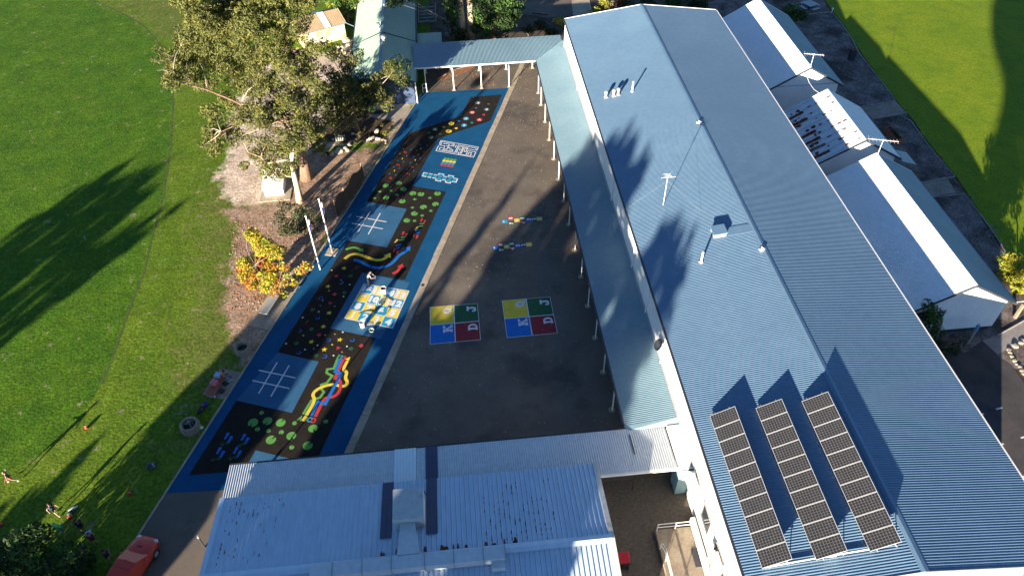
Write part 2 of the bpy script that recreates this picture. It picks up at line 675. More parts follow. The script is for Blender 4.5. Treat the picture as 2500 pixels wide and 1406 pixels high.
mb = MB()
ribbon_pts = smooth_edge = [G(*p) for p in OVAL[1:20]]
for a_, b_ in zip(ribbon_pts, ribbon_pts[1:]):
    d_ = (b_ - a_).normalized()
    n_ = Vector((-d_.y, d_.x, 0)) * .09
    mb.poly([a_ - n_ + Vector((0, 0, .005)), b_ - n_ + Vector((0, 0, .005)), b_ + n_ + Vector((0, 0, .005)), a_ + n_ + Vector((0, 0, .005))])
tag(mb.build('mown_edge', mat('cut_turf_edge', (0.035, 0.060, 0.010), (0.060, 0.095, 0.012), scale=1.2, rough=.95, fine=.4, fscale=5), local=True), kind='structure')

# kerb line between lawn and hard surfaces
K0, K1 = G(405, 1203), G(1031, 227)
kd = (K1 - K0).normalized()
kn = Vector((kd.y, -kd.x, 0))
Kx = lambda y: K0.x + (y - K0.y) * kd.x / kd.y
S0, S1 = G(840, 1107), G(1243, 215)     # west edge of the concrete spoon drain
Sx = lambda y: S0.x + (y - S0.y) * (S1.x - S0.x) / (S1.y - S0.y)

sheet('asphalt_court', [(Kx(5) + .05, 5), (13.25, 5), (13.25, 89), (Kx(79), 84.0), (Kx(78) + .05, 78)], 0.010, m_asph, kind='structure')
court = bpy.data.objects['asphalt_court']
sheet('brick_paving', [(6.9, 8), (13.25, 8), (13.25, 25.6), (6.9, 25.6)], 0.016, m_brick, kind='structure')
mb = MB()
for y in range(0, 72, 3):
    pass
a, b = K0 - kd * 26, K0 + kd * 52.6
mb.hexa([a - kn * .10 + Vector((0, 0, -.05)), a + kn * .04 + Vector((0, 0, -.05)), b + kn * .04 + Vector((0, 0, -.05)), b - kn * .10 + Vector((0, 0, -.05))],
        [a - kn * .10 + Vector((0, 0, .05)), a + kn * .04 + Vector((0, 0, .05)), b + kn * .04 + Vector((0, 0, .05)), b - kn * .10 + Vector((0, 0, .05))])
tag(mb.build('kerb', m_conc), kind='structure')
# concrete strip in cast lengths
mb = MB()
y = 25.0
while y < 88:
    yb = min(88, y + random.choice((2.4, 3.0, 3.6)))
    w = 0.60
    j = lambda: random.uniform(-.025, .025)
    t = [(Sx(y + .02) + j(), y + .02), (Sx(y + .02) + w + j(), y + .02), (Sx(yb) + w + j(), yb - .02), (Sx(yb) + j(), yb - .02)]
    mb.hexa([(p[0], p[1], 0) for p in t], [(p[0], p[1], .035 + random.uniform(0, .006)) for p in t])
    y = yb
tag(mb.build('concrete_strip', m_conc), kind='structure')

pg_pts = [K0 + kn * .05, K1 + kn * .05, G(1242, 216), G(1108, 513), G(838, 1110), G(700, 1180), G(546, 1196)]
PGZ = 0.018
pg = sheet('playground_surface', pg_pts, PGZ, m_blue, kind='structure')
RUB = [(1149.5, 238), (1225, 232), (1197, 296), (1098, 329), (1069, 340), (1006, 455), (1089, 469), (988, 684), (884, 666), (806, 802), (917, 825), (779, 1112), (707, 1119), (624, 1099), (605, 1132),
       (555, 1152), (461, 1160), (577.6, 977.6), (712.6, 1008), (778.6, 883), (678.4, 860), (850, 588), (944.5, 604.5), (993, 511), (896, 493), (996, 327), (1124, 284.5)]
sheet('black_rubber_trail', GL(RUB), PGZ + .004, m_black, parent=pg)
for q in ([(896, 493), (993, 511), (944.5, 604.5), (850, 588)], [(678.4, 860), (778.6, 883), (712.6, 1008), (577.6, 977.6)], [(624, 1099), (707, 1119), (690, 1140), (605, 1132)],
          [(884, 666), (1000, 690), (930, 828), (806, 802)]):
    sheet('rubber_panel', GL(q), PGZ + .003, m_blue2, parent=pg)
MZ = PGZ + .008


def flat(mb, pts, z=MZ):
    pts = [Vector((p[0], p[1], z)) for p in pts]
    a = sum((pts[i].x * pts[(i + 1) % len(pts)].y - pts[(i + 1) % len(pts)].x * pts[i].y) for i in range(len(pts)))
    mb.poly(pts if a > 0 else pts[::-1])


def disc(mb, c, r, z=MZ, n=20, notch=None):
    pts = []
    for k in range(n + 1):
        if notch is None:
            if k < n: pts.append((c[0] + r * cos(2 * pi * k / n), c[1] + r * sin(2 * pi * k / n)))
        else:
            a = notch + 0.22 + (2 * pi - 0.44) * k / n
            pts.append((c[0] + r * cos(a), c[1] + r * sin(a)))
    if notch is not None:
        # fan so that the notch stays open
        for k in range(n):
            flat(mb, [c, pts[k], pts[k + 1]], z)
    else:
        flat(mb, pts, z)


def ribbon(mb, pts, w, z=MZ, closed=False):
    """flat painted line of width w through world points, mitred"""
    P = [Vector((p[0], p[1], 0)) for p in pts]
    n = len(P)
    L, R = [], []
    for i in range(n):
        a = P[i - 1] if (i > 0 or closed) else None
        b = P[(i + 1) % n] if (i < n - 1 or closed) else None
        d1 = (P[i] - a).normalized() if a is not None else None
        d2 = (b - P[i]).normalized() if b is not None else None
        if d1 is None: d1 = d2
        if d2 is None: d2 = d1
        t = (d1 + d2)
        t = t.normalized() if t.length > 1e-6 else d1
        nn = Vector((-t.y, t.x, 0))
        k = w / 2 / max(0.45, nn.dot(Vector((-d1.y, d1.x, 0))))
        L.append(P[i] + nn * k)
        R.append(P[i] - nn * k)
    m = n if closed else n - 1
    for i in range(m):
        j = (i + 1) % n
        flat(mb, [R[i], R[j], L[j], L[i]], z)


def smooth_path(pts, it=2):
    for _ in range(it):
        q = [pts[0]]
        for a, b in zip(pts, pts[1:]):
            a, b = Vector(a), Vector(b)
            q += [a * .75 + b * .25, a * .25 + b * .75]
        q.append(pts[-1])
        pts = q
    return pts


def W2(ox, oy, sc, pts, z=0.0):
    return [G(ox + p[0] / sc, oy + p[1] / sc, z) for p in pts]


def mark(name, mb, col, parent=None):
    return mb.build(name, [PAINT[c] for c in col] if isinstance(col, (list, tuple)) else PAINT[col], parent=parent or pg)


# noughts and crosses
for (ox, oy, sc, ls) in ((780, 480, 4.135, [((370, 203), (678, 258)), ((328, 272), (640, 328)), ((512, 153), (388, 362)), ((615, 170), (493, 382))]),
                         (440, 800, 3.125, [((600, 325), (880, 383)), ((552, 403), (835, 464)), ((740, 265), (598, 503)), ((832, 287), (692, 525))])):
    mb = MB()
    for i, l in enumerate(ls): ribbon(mb, W2(ox, oy, sc, l), 0.10, MZ + .001 * (i // 2))
    mark('noughts_and_crosses', mb, 'white')

# lily pads
big1 = [(555, 993), (677, 966), (725, 1026), (813, 1066), (890, 1073), (1048, 1067), (1028, 1168), (913, 1196), (827, 1258), (755, 1323), (711, 1141), (558, 1108)]
sml1 = [(498, 1048), (607, 1040), (660, 1080), (831, 1122), (975, 1109), (808, 1202), (985, 1232), (902, 1277), (829, 1327), (447, 1112)]
big2 = [(556, 724), (667, 712), (767, 724), (693, 855), (848, 825), (1013, 768), (973, 899)]
sml2 = [(622, 648), (590, 775), (674, 786), (772, 797), (873, 728), (851, 912), (1110, 716)]
for (ox, oy, sc, pts, r, side) in ((800, 200, 3.906, big1, .325, 0), (800, 200, 3.906, sml1, .165, 0), (440, 800, 3.125, big2, .35, 1), (440, 800, 3.125, sml2, .18, 1)):
    for i, p in enumerate(pts):
        mb = MB()
        c = G(ox + p[0] / sc, oy + p[1] / sc)
        disc(mb, c, r * random.uniform(.95, 1.05), notch=random.choice((0.6, 0.9, 0.3, 1.2, 4.4, 5.2)) + random.uniform(-.2, .2), n=22)
        mark('lily_pad', mb, 'green')

# lettered stepping circles
cirs = [(1600, 318, 'K', 'slate', 1), (1905, 350, '', 'slate', 0), (1850, 505, 'B', 'slate', 1), (1550, 462, '', 'slate', 0), (1437, 592, 'D', 'red', 1), (1768, 658, '', 'red', 0), (1645, 800, 'A', 'red', 1),
        (1262, 768, 'C', 'cyan', 1), (1210, 957, 'S', 'cyan', 1), (1430, 885, '', 'teal', 0), (1052, 835, '', 'blue', 0), (845, 912, 'U', 'yellow', 1), (982, 1045, '', 'yellow', 0), (770, 1128, 'I', 'yellow', 1),
        (630, 1010, '', 'olive', 0), (380, 1072, 'A', 'dgreen', 1), (532, 1207, '', 'dgreen', 0), (268, 1305, 'L', 'dgreen', 1), (203, 1168, '', 'dgreen', 0)]
ld = (G(1196, 296) - G(1225, 232)).normalized()
for (x, y, ch, col, bigc) in cirs:
    mb = MB()
    c = G(1030 + x / 11.714, 225 + y / 11.714)
    disc(mb, c, .33 if bigc else .165, n=20)
    o = mark('stepping_circle', mb, col)
    if ch:
        mb = MB()
        put_text(mb, ch, c, Vector((-ld.y, ld.x, 0)) * -1, ld * -1 if False else Vector((0.25, .97, 0)), .36, MZ + .004, bold=.05)
        if ch in 'UI': mark('letter', mb, 'olive', o)
        else: mark('letter', mb, 'white', o)


# footprints: a pair of soles
def sole(mb, c, d, k=1.0, z=MZ):
    d = Vector(d).normalized()
    n = Vector((-d.y, d.x, 0))
    prof = [(-.15, .035), (-.13, .05), (-.05, .035), (.03, .055), (.10, .06), (.15, .035)]
    pts = [c + d * (a * k) + n * (w * k) for a, w in prof] + [c + d * (a * k) - n * (w * k) for a, w in prof[::-1]]
    flat(mb, pts, z)


def feet(x, y, ox, oy, sc, col, ang, k=1.3, pair=True):
    mb = MB()
    c = G(ox + x / sc, oy + y / sc)
    d = Vector((cos(ang), sin(ang), 0))
    n = Vector((-d.y, d.x, 0))
    if pair:
        sole(mb, c + n * .10 * k + d * .06 * k, d, k)
        sole(mb, c - n * .10 * k - d * .06 * k, d, k)
    else:
        sole(mb, c, d, k)
    mark('footprint', mb, col)


for col, pts in {'blue': [(723, 640), (793, 650), (883, 602), (948, 612), (755, 710), (820, 718), (668, 755), (722, 765), (880, 730), (790, 775), (630, 815), (687, 825), (757, 838), (820, 852), (592, 878), (650, 890)],
                 'red': [(740, 675), (865, 698), (672, 795), (806, 815), (600, 920), (768, 880)], 'yellow': [(890, 640), (712, 735), (835, 748), (637, 850)],
                 'green': [(848, 660), (848, 790), (690, 690), (918, 670)]}.items():
    for p in pts:
        feet(p[0], p[1], 800, 200, 3.906, col, 1.2 + random.uniform(-.5, .5), 0.85 if col != 'red' else 0.95, pair=(col == 'red'))
for col, pts in {'red': [(1045, 248), (860, 382), (970, 398), (772, 552)], 'green': [(1028, 288), (843, 425)], 'yellow': [(980, 322), (775, 450)], 'blue': [(988, 357), (793, 507)]}.items():
    for p in pts:
        feet(p[0], p[1], 780, 480, 4.135, col, {'red': 1.3, 'green': .1, 'yellow': 1.0, 'blue': .3}[col], 1.7, pair=(col != 'yellow'))
for p in [(368, 838), (495, 848), (308, 950), (437, 947)]:
    feet(p[0], p[1], 440, 800, 3.125, 'blue', 1.25, 1.9)
for p in [(320, 898), (360, 888), (453, 905), (488, 893), (250, 1017), (292, 1007), (383, 1007), (420, 997)]:
    mb = MB()
    c = G(440 + p[0] / 3.125, 800 + p[1] / 3.125)
    for a in (-1.0, -.5, 0, .5, 1.0):
        d = Vector((sin(a), cos(a), 0))
        n = Vector((d.y, -d.x, 0))
        flat(mb, [c - n * .03, c + n * .03, c + d * (.36 - .06 * abs(a))], MZ + .0005 * (a + 1))
    mark('grass_tuft_marking', mb, 'dgreen')

# maze, three white arms of wall lines in a 16 x 6 cell frame
A0, A1, A2, A3 = W2(800, 200, 3.906, [(1082, 562), (1437, 625), (1390, 722), (1033, 660)])
mz = lambda u, v: (A3 * (1 - u) + A2 * u) * (1 - v) + (A0 * (1 - u) + A1 * u) * v
NU, NV = 16, 6
mb = MB()
mlines = [[(0, 4), (0, 6), (16, 6), (16, 4), (10.5, 4), (10.5, 1), (10, 1), (10, 4.5)], [(0.6, 3.6), (0.6, 5.4), (6, 5.4), (6, 4), (4, 4), (4, 3), (5, 3)], [(1.4, 4.5), (4, 4.8), (4, 3.6), (3, 3.6)],
          [(0, 3), (0, 0), (16, 0), (16, 3), (12.6, 3), (12.6, 1), (13.4, 1), (13.4, 2.2), (14.4, 2.2), (14.4, .9), (15.3, .9)], [(0, 3.4), (2.6, 3.4), (2.6, 1.8), (4, 1.8), (4, 2.6), (6, 2.6)],
          [(1, .7), (7.8, .7), (7.8, 5.2), (15.4, 5.2), (15.4, 4.6)], [(1, .7), (1, 2.2), (2, 2.2)], [(2.2, 1.2), (6.6, 1.2), (6.6, 2), (5, 2)],
          [(8.4, .8), (8.4, 4.5), (12, 4.5), (12, 2.2), (11.2, 2.2), (11.2, 3.4)], [(8.4, 1.2), (9.4, 1.2), (9.4, .4), (14.8, .4)], [(7, 3.4), (7, 5)], [(6.4, 4.6), (5, 4.6)], [(9.2, 3.6), (9.2, 2.2)]]
for i, l in enumerate(mlines):
    ribbon(mb, [mz(u / NU, v / NV) for u, v in l], .085, MZ + .0004 * i)
mark('maze', mb, 'white')

# rows of dots
for row, (a, b, col) in enumerate((((725, 628), (982, 668), 'green'), ((695, 683), (958, 722), 'yellow'), ((662, 738), (928, 776), 'cyan'), ((640, 790), (902, 834), 'red'))):
    for k in range(4):
        mb = MB()
        x, y = a[0] + (b[0] - a[0]) * k / 3, a[1] + (b[1] - a[1]) * k / 3
        disc(mb, G(1020 + x / 10.818, 330 + y / 10.818), .19, n=16)
        mark('dot', mb, col)

# cyan hopscotch with white outline
H0, H1, H2, H3 = W2(1020, 330, 10.818, [(160, 995), (1055, 1160), (1000, 1248), (112, 1088)])
hx = (H1 - H0) / 7.15
hy = (H0 - H3)
cells = [(0, 0), (1, 0), (2, 0), (3, .5), (3, -.5), (4, 0), (5, .5), (5, -.5), (6, 0)]
mb = MB()
for (i, j) in cells:
    e = .09
    p = H3 + hx * (i * 1.02) + hy * j
    q = [p, p + hx * 1.02, p + hx * 1.02 + hy, p + hy]
    mb.m = 0
    g = .05
    hxn, hyn = hx.normalized(), hy.normalized()
    flat(mb, [q[0] - hxn * g - hyn * g, q[1] + hxn * g - hyn * g, q[2] + hxn * g + hyn * g, q[3] - hxn * g + hyn * g], MZ)
    mb.m = 1
    g = -.06
    flat(mb, [q[0] - hxn * g - hyn * g, q[1] + hxn * g - hyn * g, q[2] + hxn * g + hyn * g, q[3] - hxn * g + hyn * g], MZ + .004)
mark('hopscotch', mb, ['white', 'cyan'])


# arrows
def arrow(px, w, hw, hl, col, gaps=()):
    pts = smooth_path(W2(780, 480, 4.135, px), 2)
    mb = MB()
    tip = pts[-1]
    d = (pts[-1] - pts[-4]).normalized()
    n = Vector((-d.y, d.x, 0))
    base = tip - d * hl
    body = [p for p in pts if (p - tip).dot(d) < -hl or (p - tip).length > hl * 1.6] + [base]
    ribbon(mb, body, w)
    flat(mb, [base + n * hw, base - n * hw, tip], MZ + .001)
    o = mark('curved_arrow', mb, col)
    for g in gaps:
        mb = MB()
        ribbon(mb, W2(780, 480, 4.135, g), .05, MZ + .004)
        mark('arrow_gap', mb, 'black', o)


arrow([(265, 538), (310, 520), (350, 515), (390, 525), (447, 557)], .24, .30, .42, 'green')
arrow([(255, 632), (290, 600), (330, 582), (390, 582), (450, 603), (520, 630), (580, 645), (640, 638), (680, 612), (718, 570)], .30, .36, .55, 'yellow', [[(468, 622), (486, 598)], [(478, 624), (497, 600)]])
arrow([(345, 643), (385, 645), (430, 665), (500, 705), (570, 722), (640, 716), (710, 690), (760, 650), (800, 595), (860, 565), (918, 500)], .30, .36, .6, 'blue', [[(508, 722), (526, 698)], [(516, 724), (534, 700)]])
arrow([(738, 780), (775, 765), (805, 740), (840, 678)], .28, .34, .5, 'red')


# confetti shapes
def star(mb, c, r, a0=0.3, n=5, q=.45):
    pts = []
    for k in range(2 * n):
        a = a0 + pi * k / n
        rr = r if k % 2 == 0 else r * q
        pts.append((c[0] + rr * cos(a), c[1] + rr * sin(a)))
    for k in range(0, 2 * n, 2):
        flat(mb, [c, pts[k - 1], pts[k], pts[(k + 1) % (2 * n)]])


def moon(mb, c, r, a0):
    n = 10
    for k in range(n):
        a, b = a0 + .5 + (2 * pi - 1.0) * k / n, a0 + .5 + (2 * pi - 1.0) * (k + 1) / n
        f = lambda t: .30 * r * sin(pi * t) + .02
        w1, w2 = f(k / n), f((k + 1) / n)
        flat(mb, [(c[0] + r * cos(a), c[1] + r * sin(a)), (c[0] + r * cos(b), c[1] + r * sin(b)), (c[0] + (r - w2) * cos(b), c[1] + (r - w2) * sin(b)), (c[0] + (r - w1) * cos(a), c[1] + (r - w1) * sin(a))])


def flower(mb, c, r, a0):
    for k in range(5):
        a = a0 + 2 * pi * k / 5
        disc(mb, (c[0] + r * .6 * cos(a), c[1] + r * .6 * sin(a)), r * .36, MZ + .0004 * k, n=9)
    disc(mb, c, r * .4, MZ + .003, n=8)


C2, C6, C8 = (780, 480, 4.135), (540, 400, 3.516), (440, 800, 3.125)
conf = [('star', C2, (248, 725)), ('circle', C2, (170, 803)), ('flower', C2, (315, 803)), ('moon', C2, (222, 870)), ('star', C2, (85, 908)), ('flower', C2, (252, 972)), ('diamond', C2, (152, 987)), ('moon', C2, (15, 1025)),
        ('triangle', C2, (108, 1077)), ('star', C2, (98, 1175)), ('star', C2, (40, 1313)), ('moon', C6, (853, 1155)), ('flower', C6, (785, 1253)), ('moon', C6, (830, 1322)), ('bar', C6, (737, 1358)), ('bar', C2, (375, 718)),
        ('moon', C8, (912, 25)), ('flower', C8, (1000, 12)), ('circle', C8, (1060, 55)), ('moon', C8, (1132, 95)), ('star', C8, (1218, 93)), ('moon', C8, (1315, 95)), ('diamond', C8, (1382, 138)), ('star', C8, (1002, 108)),
        ('flower', C8, (888, 120)), ('triangle', C8, (1205, 155)), ('star', C8, (1100, 167)), ('flower', C8, (1303, 160)), ('moon', C8, (905, 190)), ('flower', C8, (1038, 212)), ('moon', C8, (1105, 220))]
for kind, cr, p in conf:
    c = G(cr[0] + p[0] / cr[2], cr[1] + p[1] / cr[2])
    mb = MB()
    if kind == 'star': star(mb, c, .25, random.uniform(0, 1)); mark('star', mb, 'yellow')
    elif kind == 'moon': moon(mb, c, .18, random.uniform(1.5, 3.2)); mark('moon', mb, 'blue')
    elif kind == 'flower': flower(mb, c, .22, random.uniform(0, 1)); mark('flower', mb, 'dgreen')
    elif kind == 'circle': disc(mb, c, .18, n=9); mark('red_shape', mb, 'red')
    elif kind == 'diamond': disc(mb, c, .22, n=4); mark('red_shape', mb, 'red')
    elif kind == 'triangle': disc(mb, c, .22, n=3); mark('red_shape', mb, 'red')
    elif kind == 'bar': ribbon(mb, [c - Vector((.1, .18, 0)), c + Vector((.1, .18, 0))], .10); mark('red_shape', mb, 'crimson')
mb = MB()
dots = [(C2, p) for p in [(218, 843), (305, 890), (97, 952), (243, 1010), (38, 1050), (13, 1105), (155, 1108), (72, 1240), (123, 745)]] + [(C6, p) for p in [(873, 1172), (855, 1220), (905, 1335), (700, 1320), (838, 1270)]] + \
       [(C8, p) for p in [(1107, 57), (1048, 135), (1160, 130), (1272, 143), (1020, 162), (953, 167), (808, 122), (1170, 213), (1235, 187), (1240, 35), (1180, 50), (940, 60)]]
for cr, p in dots:
    mb = MB()
    disc(mb, G(cr[0] + p[0] / cr[2], cr[1] + p[1] / cr[2]), .075, n=8)
    mark('small_dot', mb, random.choice(['white', 'yellow', 'olive', 'white']))

# coloured line tracks 1234 / ABCD
trk = {'green': [(1200, 240), (1172, 312), (1122, 318), (1117, 345), (1160, 368), (1120, 420), (1076, 435), (1080, 470), (1096, 492), (1068, 532), (1002, 555), (938, 660)],
       'yellow': [(1275, 255), (1240, 325), (1275, 337), (1258, 385), (1278, 412), (1268, 440), (1235, 450), (1165, 430), (1090, 448), (1030, 480), (1008, 515), (1032, 552), (963, 668)],
       'red': [(1246, 240), (1182, 385), (1215, 400), (1228, 435), (1215, 490), (1180, 525), (1100, 540), (1030, 680)],
       'blue': [(1224, 240), (1182, 336), (1228, 350), (1108, 582), (1052, 566), (998, 672)]}
for k, (col, px) in enumerate(trk.items()):
    mb = MB()
    pts = W2(440, 800, 3.125, px)
    if col == 'yellow': pts = smooth_path(pts, 2)
    if col == 'red': pts = pts[:2] + smooth_path(pts[2:7], 2) + pts[7:]
    ribbon(mb, pts, .25 if col != 'green' else .20, MZ + .0016 * k)
    o = mark('line_track', mb, col)
up = (G(440 + 1200 / 3.125, 800 + 240 / 3.125) - G(440 + 938 / 3.125, 800 + 660 / 3.125)).normalized()
rt = Vector((up.y, -up.x, 0))
for ch, col, p in (('1', 'green', (1206, 222)), ('2', 'cyan', (1229, 228)), ('3', 'red', (1253, 234)), ('4', 'yellow', (1279, 239)), ('A', 'green', (918, 690)), ('B', 'yellow', (953, 694)), ('C', 'cyan', (986, 701)), ('D', 'red', (1018, 708))):
    mb = MB()
    put_text(mb, ch, G(440 + p[0] / 3.125, 800 + p[1] / 3.125), rt, up, .46, MZ + .002, wmax=.36, bold=.05)
    mark('track_label', mb, col)

# number grid
Q = GL([(842, 777), (958, 801), (998, 711), (889, 694)])
gq = lambda u, v: (Q[0] * (1 - u) + Q[1] * u) * (1 - v) + (Q[3] * (1 - u) + Q[2] * u) * v
nums = [[1, 2, 3, 4], [8, 7, 6, 5], [9, 10, 11, 12], [16, 15, 14, 13]]
mb = MB()
flat(mb, [gq(-.012, -.012), gq(1.012, -.012), gq(1.012, 1.012), gq(-.012, 1.012)], MZ)
grid = mark('number_grid', mb, 'white')
gu, gv = (Q[1] - Q[0]).normalized(), (Q[3] - Q[0]).normalized()
for r in range(4):
    for c in range(4):
        e = .008
        mb = MB()
        flat(mb, [gq(c / 4 + e, r / 4 + e), gq((c + 1) / 4 - e, r / 4 + e), gq((c + 1) / 4 - e, (r + 1) / 4 - e), gq(c / 4 + e, (r + 1) / 4 - e)], MZ + .003)
        even = nums[r][c] % 2 == 0
        mb.m = 1
        t = str(nums[r][c])
        ctr = gq((c + .5) / 4, (r + .5) / 4)
        put_text(mb, t, ctr, gu, gv, .76, MZ + .007, wmax=.90 if len(t) > 1 else .66, bold=.09)
        if t in ('1', '11'): pass
        mark('numbered_square', mb, ['cyan' if even else 'yellow', 'white'], grid)

# four square courts on the asphalt
AZ = .010
for q in ([(1049.5, 749.5), (1166, 740.5), (1174, 829.5), (1049.5, 841)], [(1225, 734), (1343, 724.5), (1361.5, 813.5), (1237.5, 825)]):
    q = GL(q)      # TL TR BR BL
    f4 = lambda u, v: (q[3] * (1 - u) + q[2] * u) * (1 - v) + (q[0] * (1 - u) + q[1] * u) * v
    mb = MB()
    flat(mb, [f4(0, 0), f4(1, 0), f4(1, 1), f4(0, 1)], AZ + .004)
    fs = mark('four_square_court', mb, 'white', court)
    uu, vv = (f4(1, .5) - f4(0, .5)).normalized(), (f4(.5, 1) - f4(.5, 0)).normalized()
    for (i, j, col, ch) in ((0, 0, 'blue', 'K'), (1, 0, 'crimson', 'D'), (0, 1, 'yellow', 'Q'), (1, 1, 'dgreen', 'J')):
        e = .010
        mb = MB()
        flat(mb, [f4(i / 2 + e, j / 2 + e), f4(i / 2 + .5 - e, j / 2 + e), f4(i / 2 + .5 - e, j / 2 + .5 - e), f4(i / 2 + e, j / 2 + .5 - e)], AZ + .008)
        sq = mark('court_square', mb, col, fs)
        mb = MB()
        put_strokes(mb, ch, f4(i / 2 + .36, j / 2 + .36), vv, -uu, .78, AZ + .013)
        mark('letter', mb, 'white', sq)

# two numbered hopscotches on the asphalt
for (dat) in ([(9, 545, 335, 'cyan'), (8, 725, 235, 'red'), (7, 750, 390, 'dgreen'), (6, 925, 300, 'yellow'), (5, 1090, 235, 'dgreen'), (4, 1120, 375, 'crimson'), (3, 1290, 270, 'blue'), (2, 1440, 262, 'navy'), (1, 1618, 250, 'yellow')],
              [(9, 255, 1150, 'blue'), (8, 415, 1060, 'crimson'), (7, 440, 1215, 'dgreen'), (6, 600, 1120, 'yellow'), (5, 755, 1030, 'dgreen'), (4, 790, 1180, 'crimson'), (3, 950, 1085, 'blue'), (2, 1110, 1065, 'navy'), (1, 1292, 1050, 'yellow')]):
    hp = None
    cs = {d[0]: G(1190 + d[1] / 12.78, 515 + d[2] / 12.78) for d in dat}
    uu = (cs[1] - cs[9]).normalized()
    vv = Vector((-uu.y, uu.x, 0))
    hp = thing('numbered_hopscotch', None, None, cs[6])
    hp.parent = court
    for n, x, y, col in dat:
        mb = MB()
        c = cs[n]
        h = .26
        flat(mb, [c - uu * h - vv * h, c + uu * h - vv * h, c + uu * h + vv * h, c - uu * h + vv * h], AZ + .005)
        mb.m = 1
        put_text(mb, str(n), c, vv, -uu, .40, AZ + .009, wmax=.30, bold=.06)
        mark('numbered_square', mb, [col, 'white'], hp)
# ------------------------------------------------------------------ building materials
m_white = mat('white_render', (0.78, 0.77, 0.74), (0.70, 0.69, 0.66), scale=0.7, rough=0.8, fine=0.05, fscale=6, spec=0.3)
m_wpaint = mat('white_paint', (0.80, 0.79, 0.77), (0.74, 0.73, 0.71), scale=3, rough=0.6, spec=0.4)
m_board = mat('white_weatherboard', (0.76, 0.79, 0.82), (0.69, 0.72, 0.75), scale=0.6, rough=0.7, fine=0.05, fscale=5, spec=0.35)
m_roof = mat('blue_grey_corrugated_steel', (0.104, 0.188, 0.290), (0.118, 0.208, 0.312), scale=0.25, rough=0.42, fine=0.05, fscale=2, spec=0.6, c3=(0.098, 0.178, 0.275), s3=0.07, lo3=.45, hi3=.75)
m_vroof = mat('green_grey_corrugated_steel', (0.135, 0.225, 0.285), (0.155, 0.250, 0.310), scale=0.3, rough=0.5, fine=0.06, fscale=3, spec=0.4)
m_rroof = mat('pale_corrugated_steel', (0.72, 0.78, 0.82), (0.78, 0.82, 0.85), scale=0.3, rough=0.45, fine=0.05, fscale=3, spec=0.4)
m_galv = mat('galvanised_steel', (0.40, 0.43, 0.46), (0.48, 0.51, 0.54), scale=0.6, rough=0.42, fine=0.10, fscale=4, metallic=0.35, spec=0.5)
m_galvo = mat('weathered_galvanised_sheet', (0.46, 0.54, 0.61), (0.58, 0.65, 0.71), scale=0.9, rough=0.5, fine=0.12, fscale=4, metallic=0.2, spec=0.5, stretch=(1, 4, 1))
m_rust = mat('rust', (0.10, 0.035, 0.020), (0.17, 0.065, 0.035), scale=3, rough=0.9, fine=0.3, fscale=9, spec=0.1)
m_rustp = mat('pale_rust', (0.30, 0.17, 0.11), (0.22, 0.11, 0.07), scale=3, rough=0.9, fine=0.3, fscale=9, spec=0.1)
m_croof = mat('blue_ribbed_steel', (0.46, 0.60, 0.74), (0.53, 0.66, 0.78), scale=0.4, rough=0.38, fine=0.07, fscale=3, spec=0.55, stretch=(1, .3, 1))
m_wroof = mat('pale_grey_corrugated_steel', (0.50, 0.56, 0.60), (0.56, 0.61, 0.64), scale=0.5, rough=0.45, fine=0.08, fscale=3, spec=0.4)
m_newsheet = mat('new_pale_sheet', (0.66, 0.77, 0.82), (0.70, 0.80, 0.85), scale=1, rough=0.4, spec=0.4)
m_skyl = mat('dark_translucent_sheet', (0.050, 0.060, 0.110), (0.065, 0.075, 0.13), scale=1, rough=0.3, spec=0.5)
m_green = mat('pale_green_roof', (0.23, 0.34, 0.27), (0.26, 0.37, 0.30), scale=0.4, rough=0.5, fine=0.05, fscale=3, spec=0.4)
m_beige = mat('beige_ribbed_roof', (0.34, 0.25, 0.15), (0.40, 0.30, 0.19), scale=0.8, rough=0.7, fine=0.08, fscale=4, spec=0.3)
m_cream = mat('cream_wall', (0.56, 0.45, 0.24), (0.50, 0.40, 0.21), scale=0.8, rough=0.8, spec=0.2)
m_dark = mat('dark_steel', (0.03, 0.035, 0.045), (0.04, 0.045, 0.055), scale=2, rough=0.5, spec=0.4)
m_navy = mat('navy_wall', (0.035, 0.06, 0.12), (0.045, 0.07, 0.135), scale=1, rough=0.6, fine=0.1, fscale=5, spec=0.3)
m_glass = mat('window_glass', (0.03, 0.04, 0.05), rough=0.08, spec=0.8)
m_bluep = mat('pale_blue_paint', (0.20, 0.34, 0.38), (0.23, 0.37, 0.41), scale=1, rough=0.6, spec=0.3)
m_grey = mat('grey_paint', (0.28, 0.29, 0.30), (0.33, 0.34, 0.35), scale=2, rough=0.6, spec=0.3)
m_acgrey = mat('weathered_grey_casing', (0.46, 0.48, 0.48), (0.54, 0.55, 0.55), scale=1.0, rough=0.6, fine=0.1, fscale=3, spec=0.3, c3=(0.28, 0.26, 0.23), s3=0.6, lo3=.55, hi3=.7)
m_timber = mat('weathered_timber', (0.20, 0.15, 0.11), (0.28, 0.22, 0.16), scale=1.5, rough=0.9, fine=0.2, fscale=6, stretch=(1, 6, 6), spec=0.1)
m_timbg = mat('grey_timber', (0.22, 0.21, 0.20), (0.30, 0.29, 0.28), scale=1.5, rough=0.9, fine=0.2, fscale=6, spec=0.1)

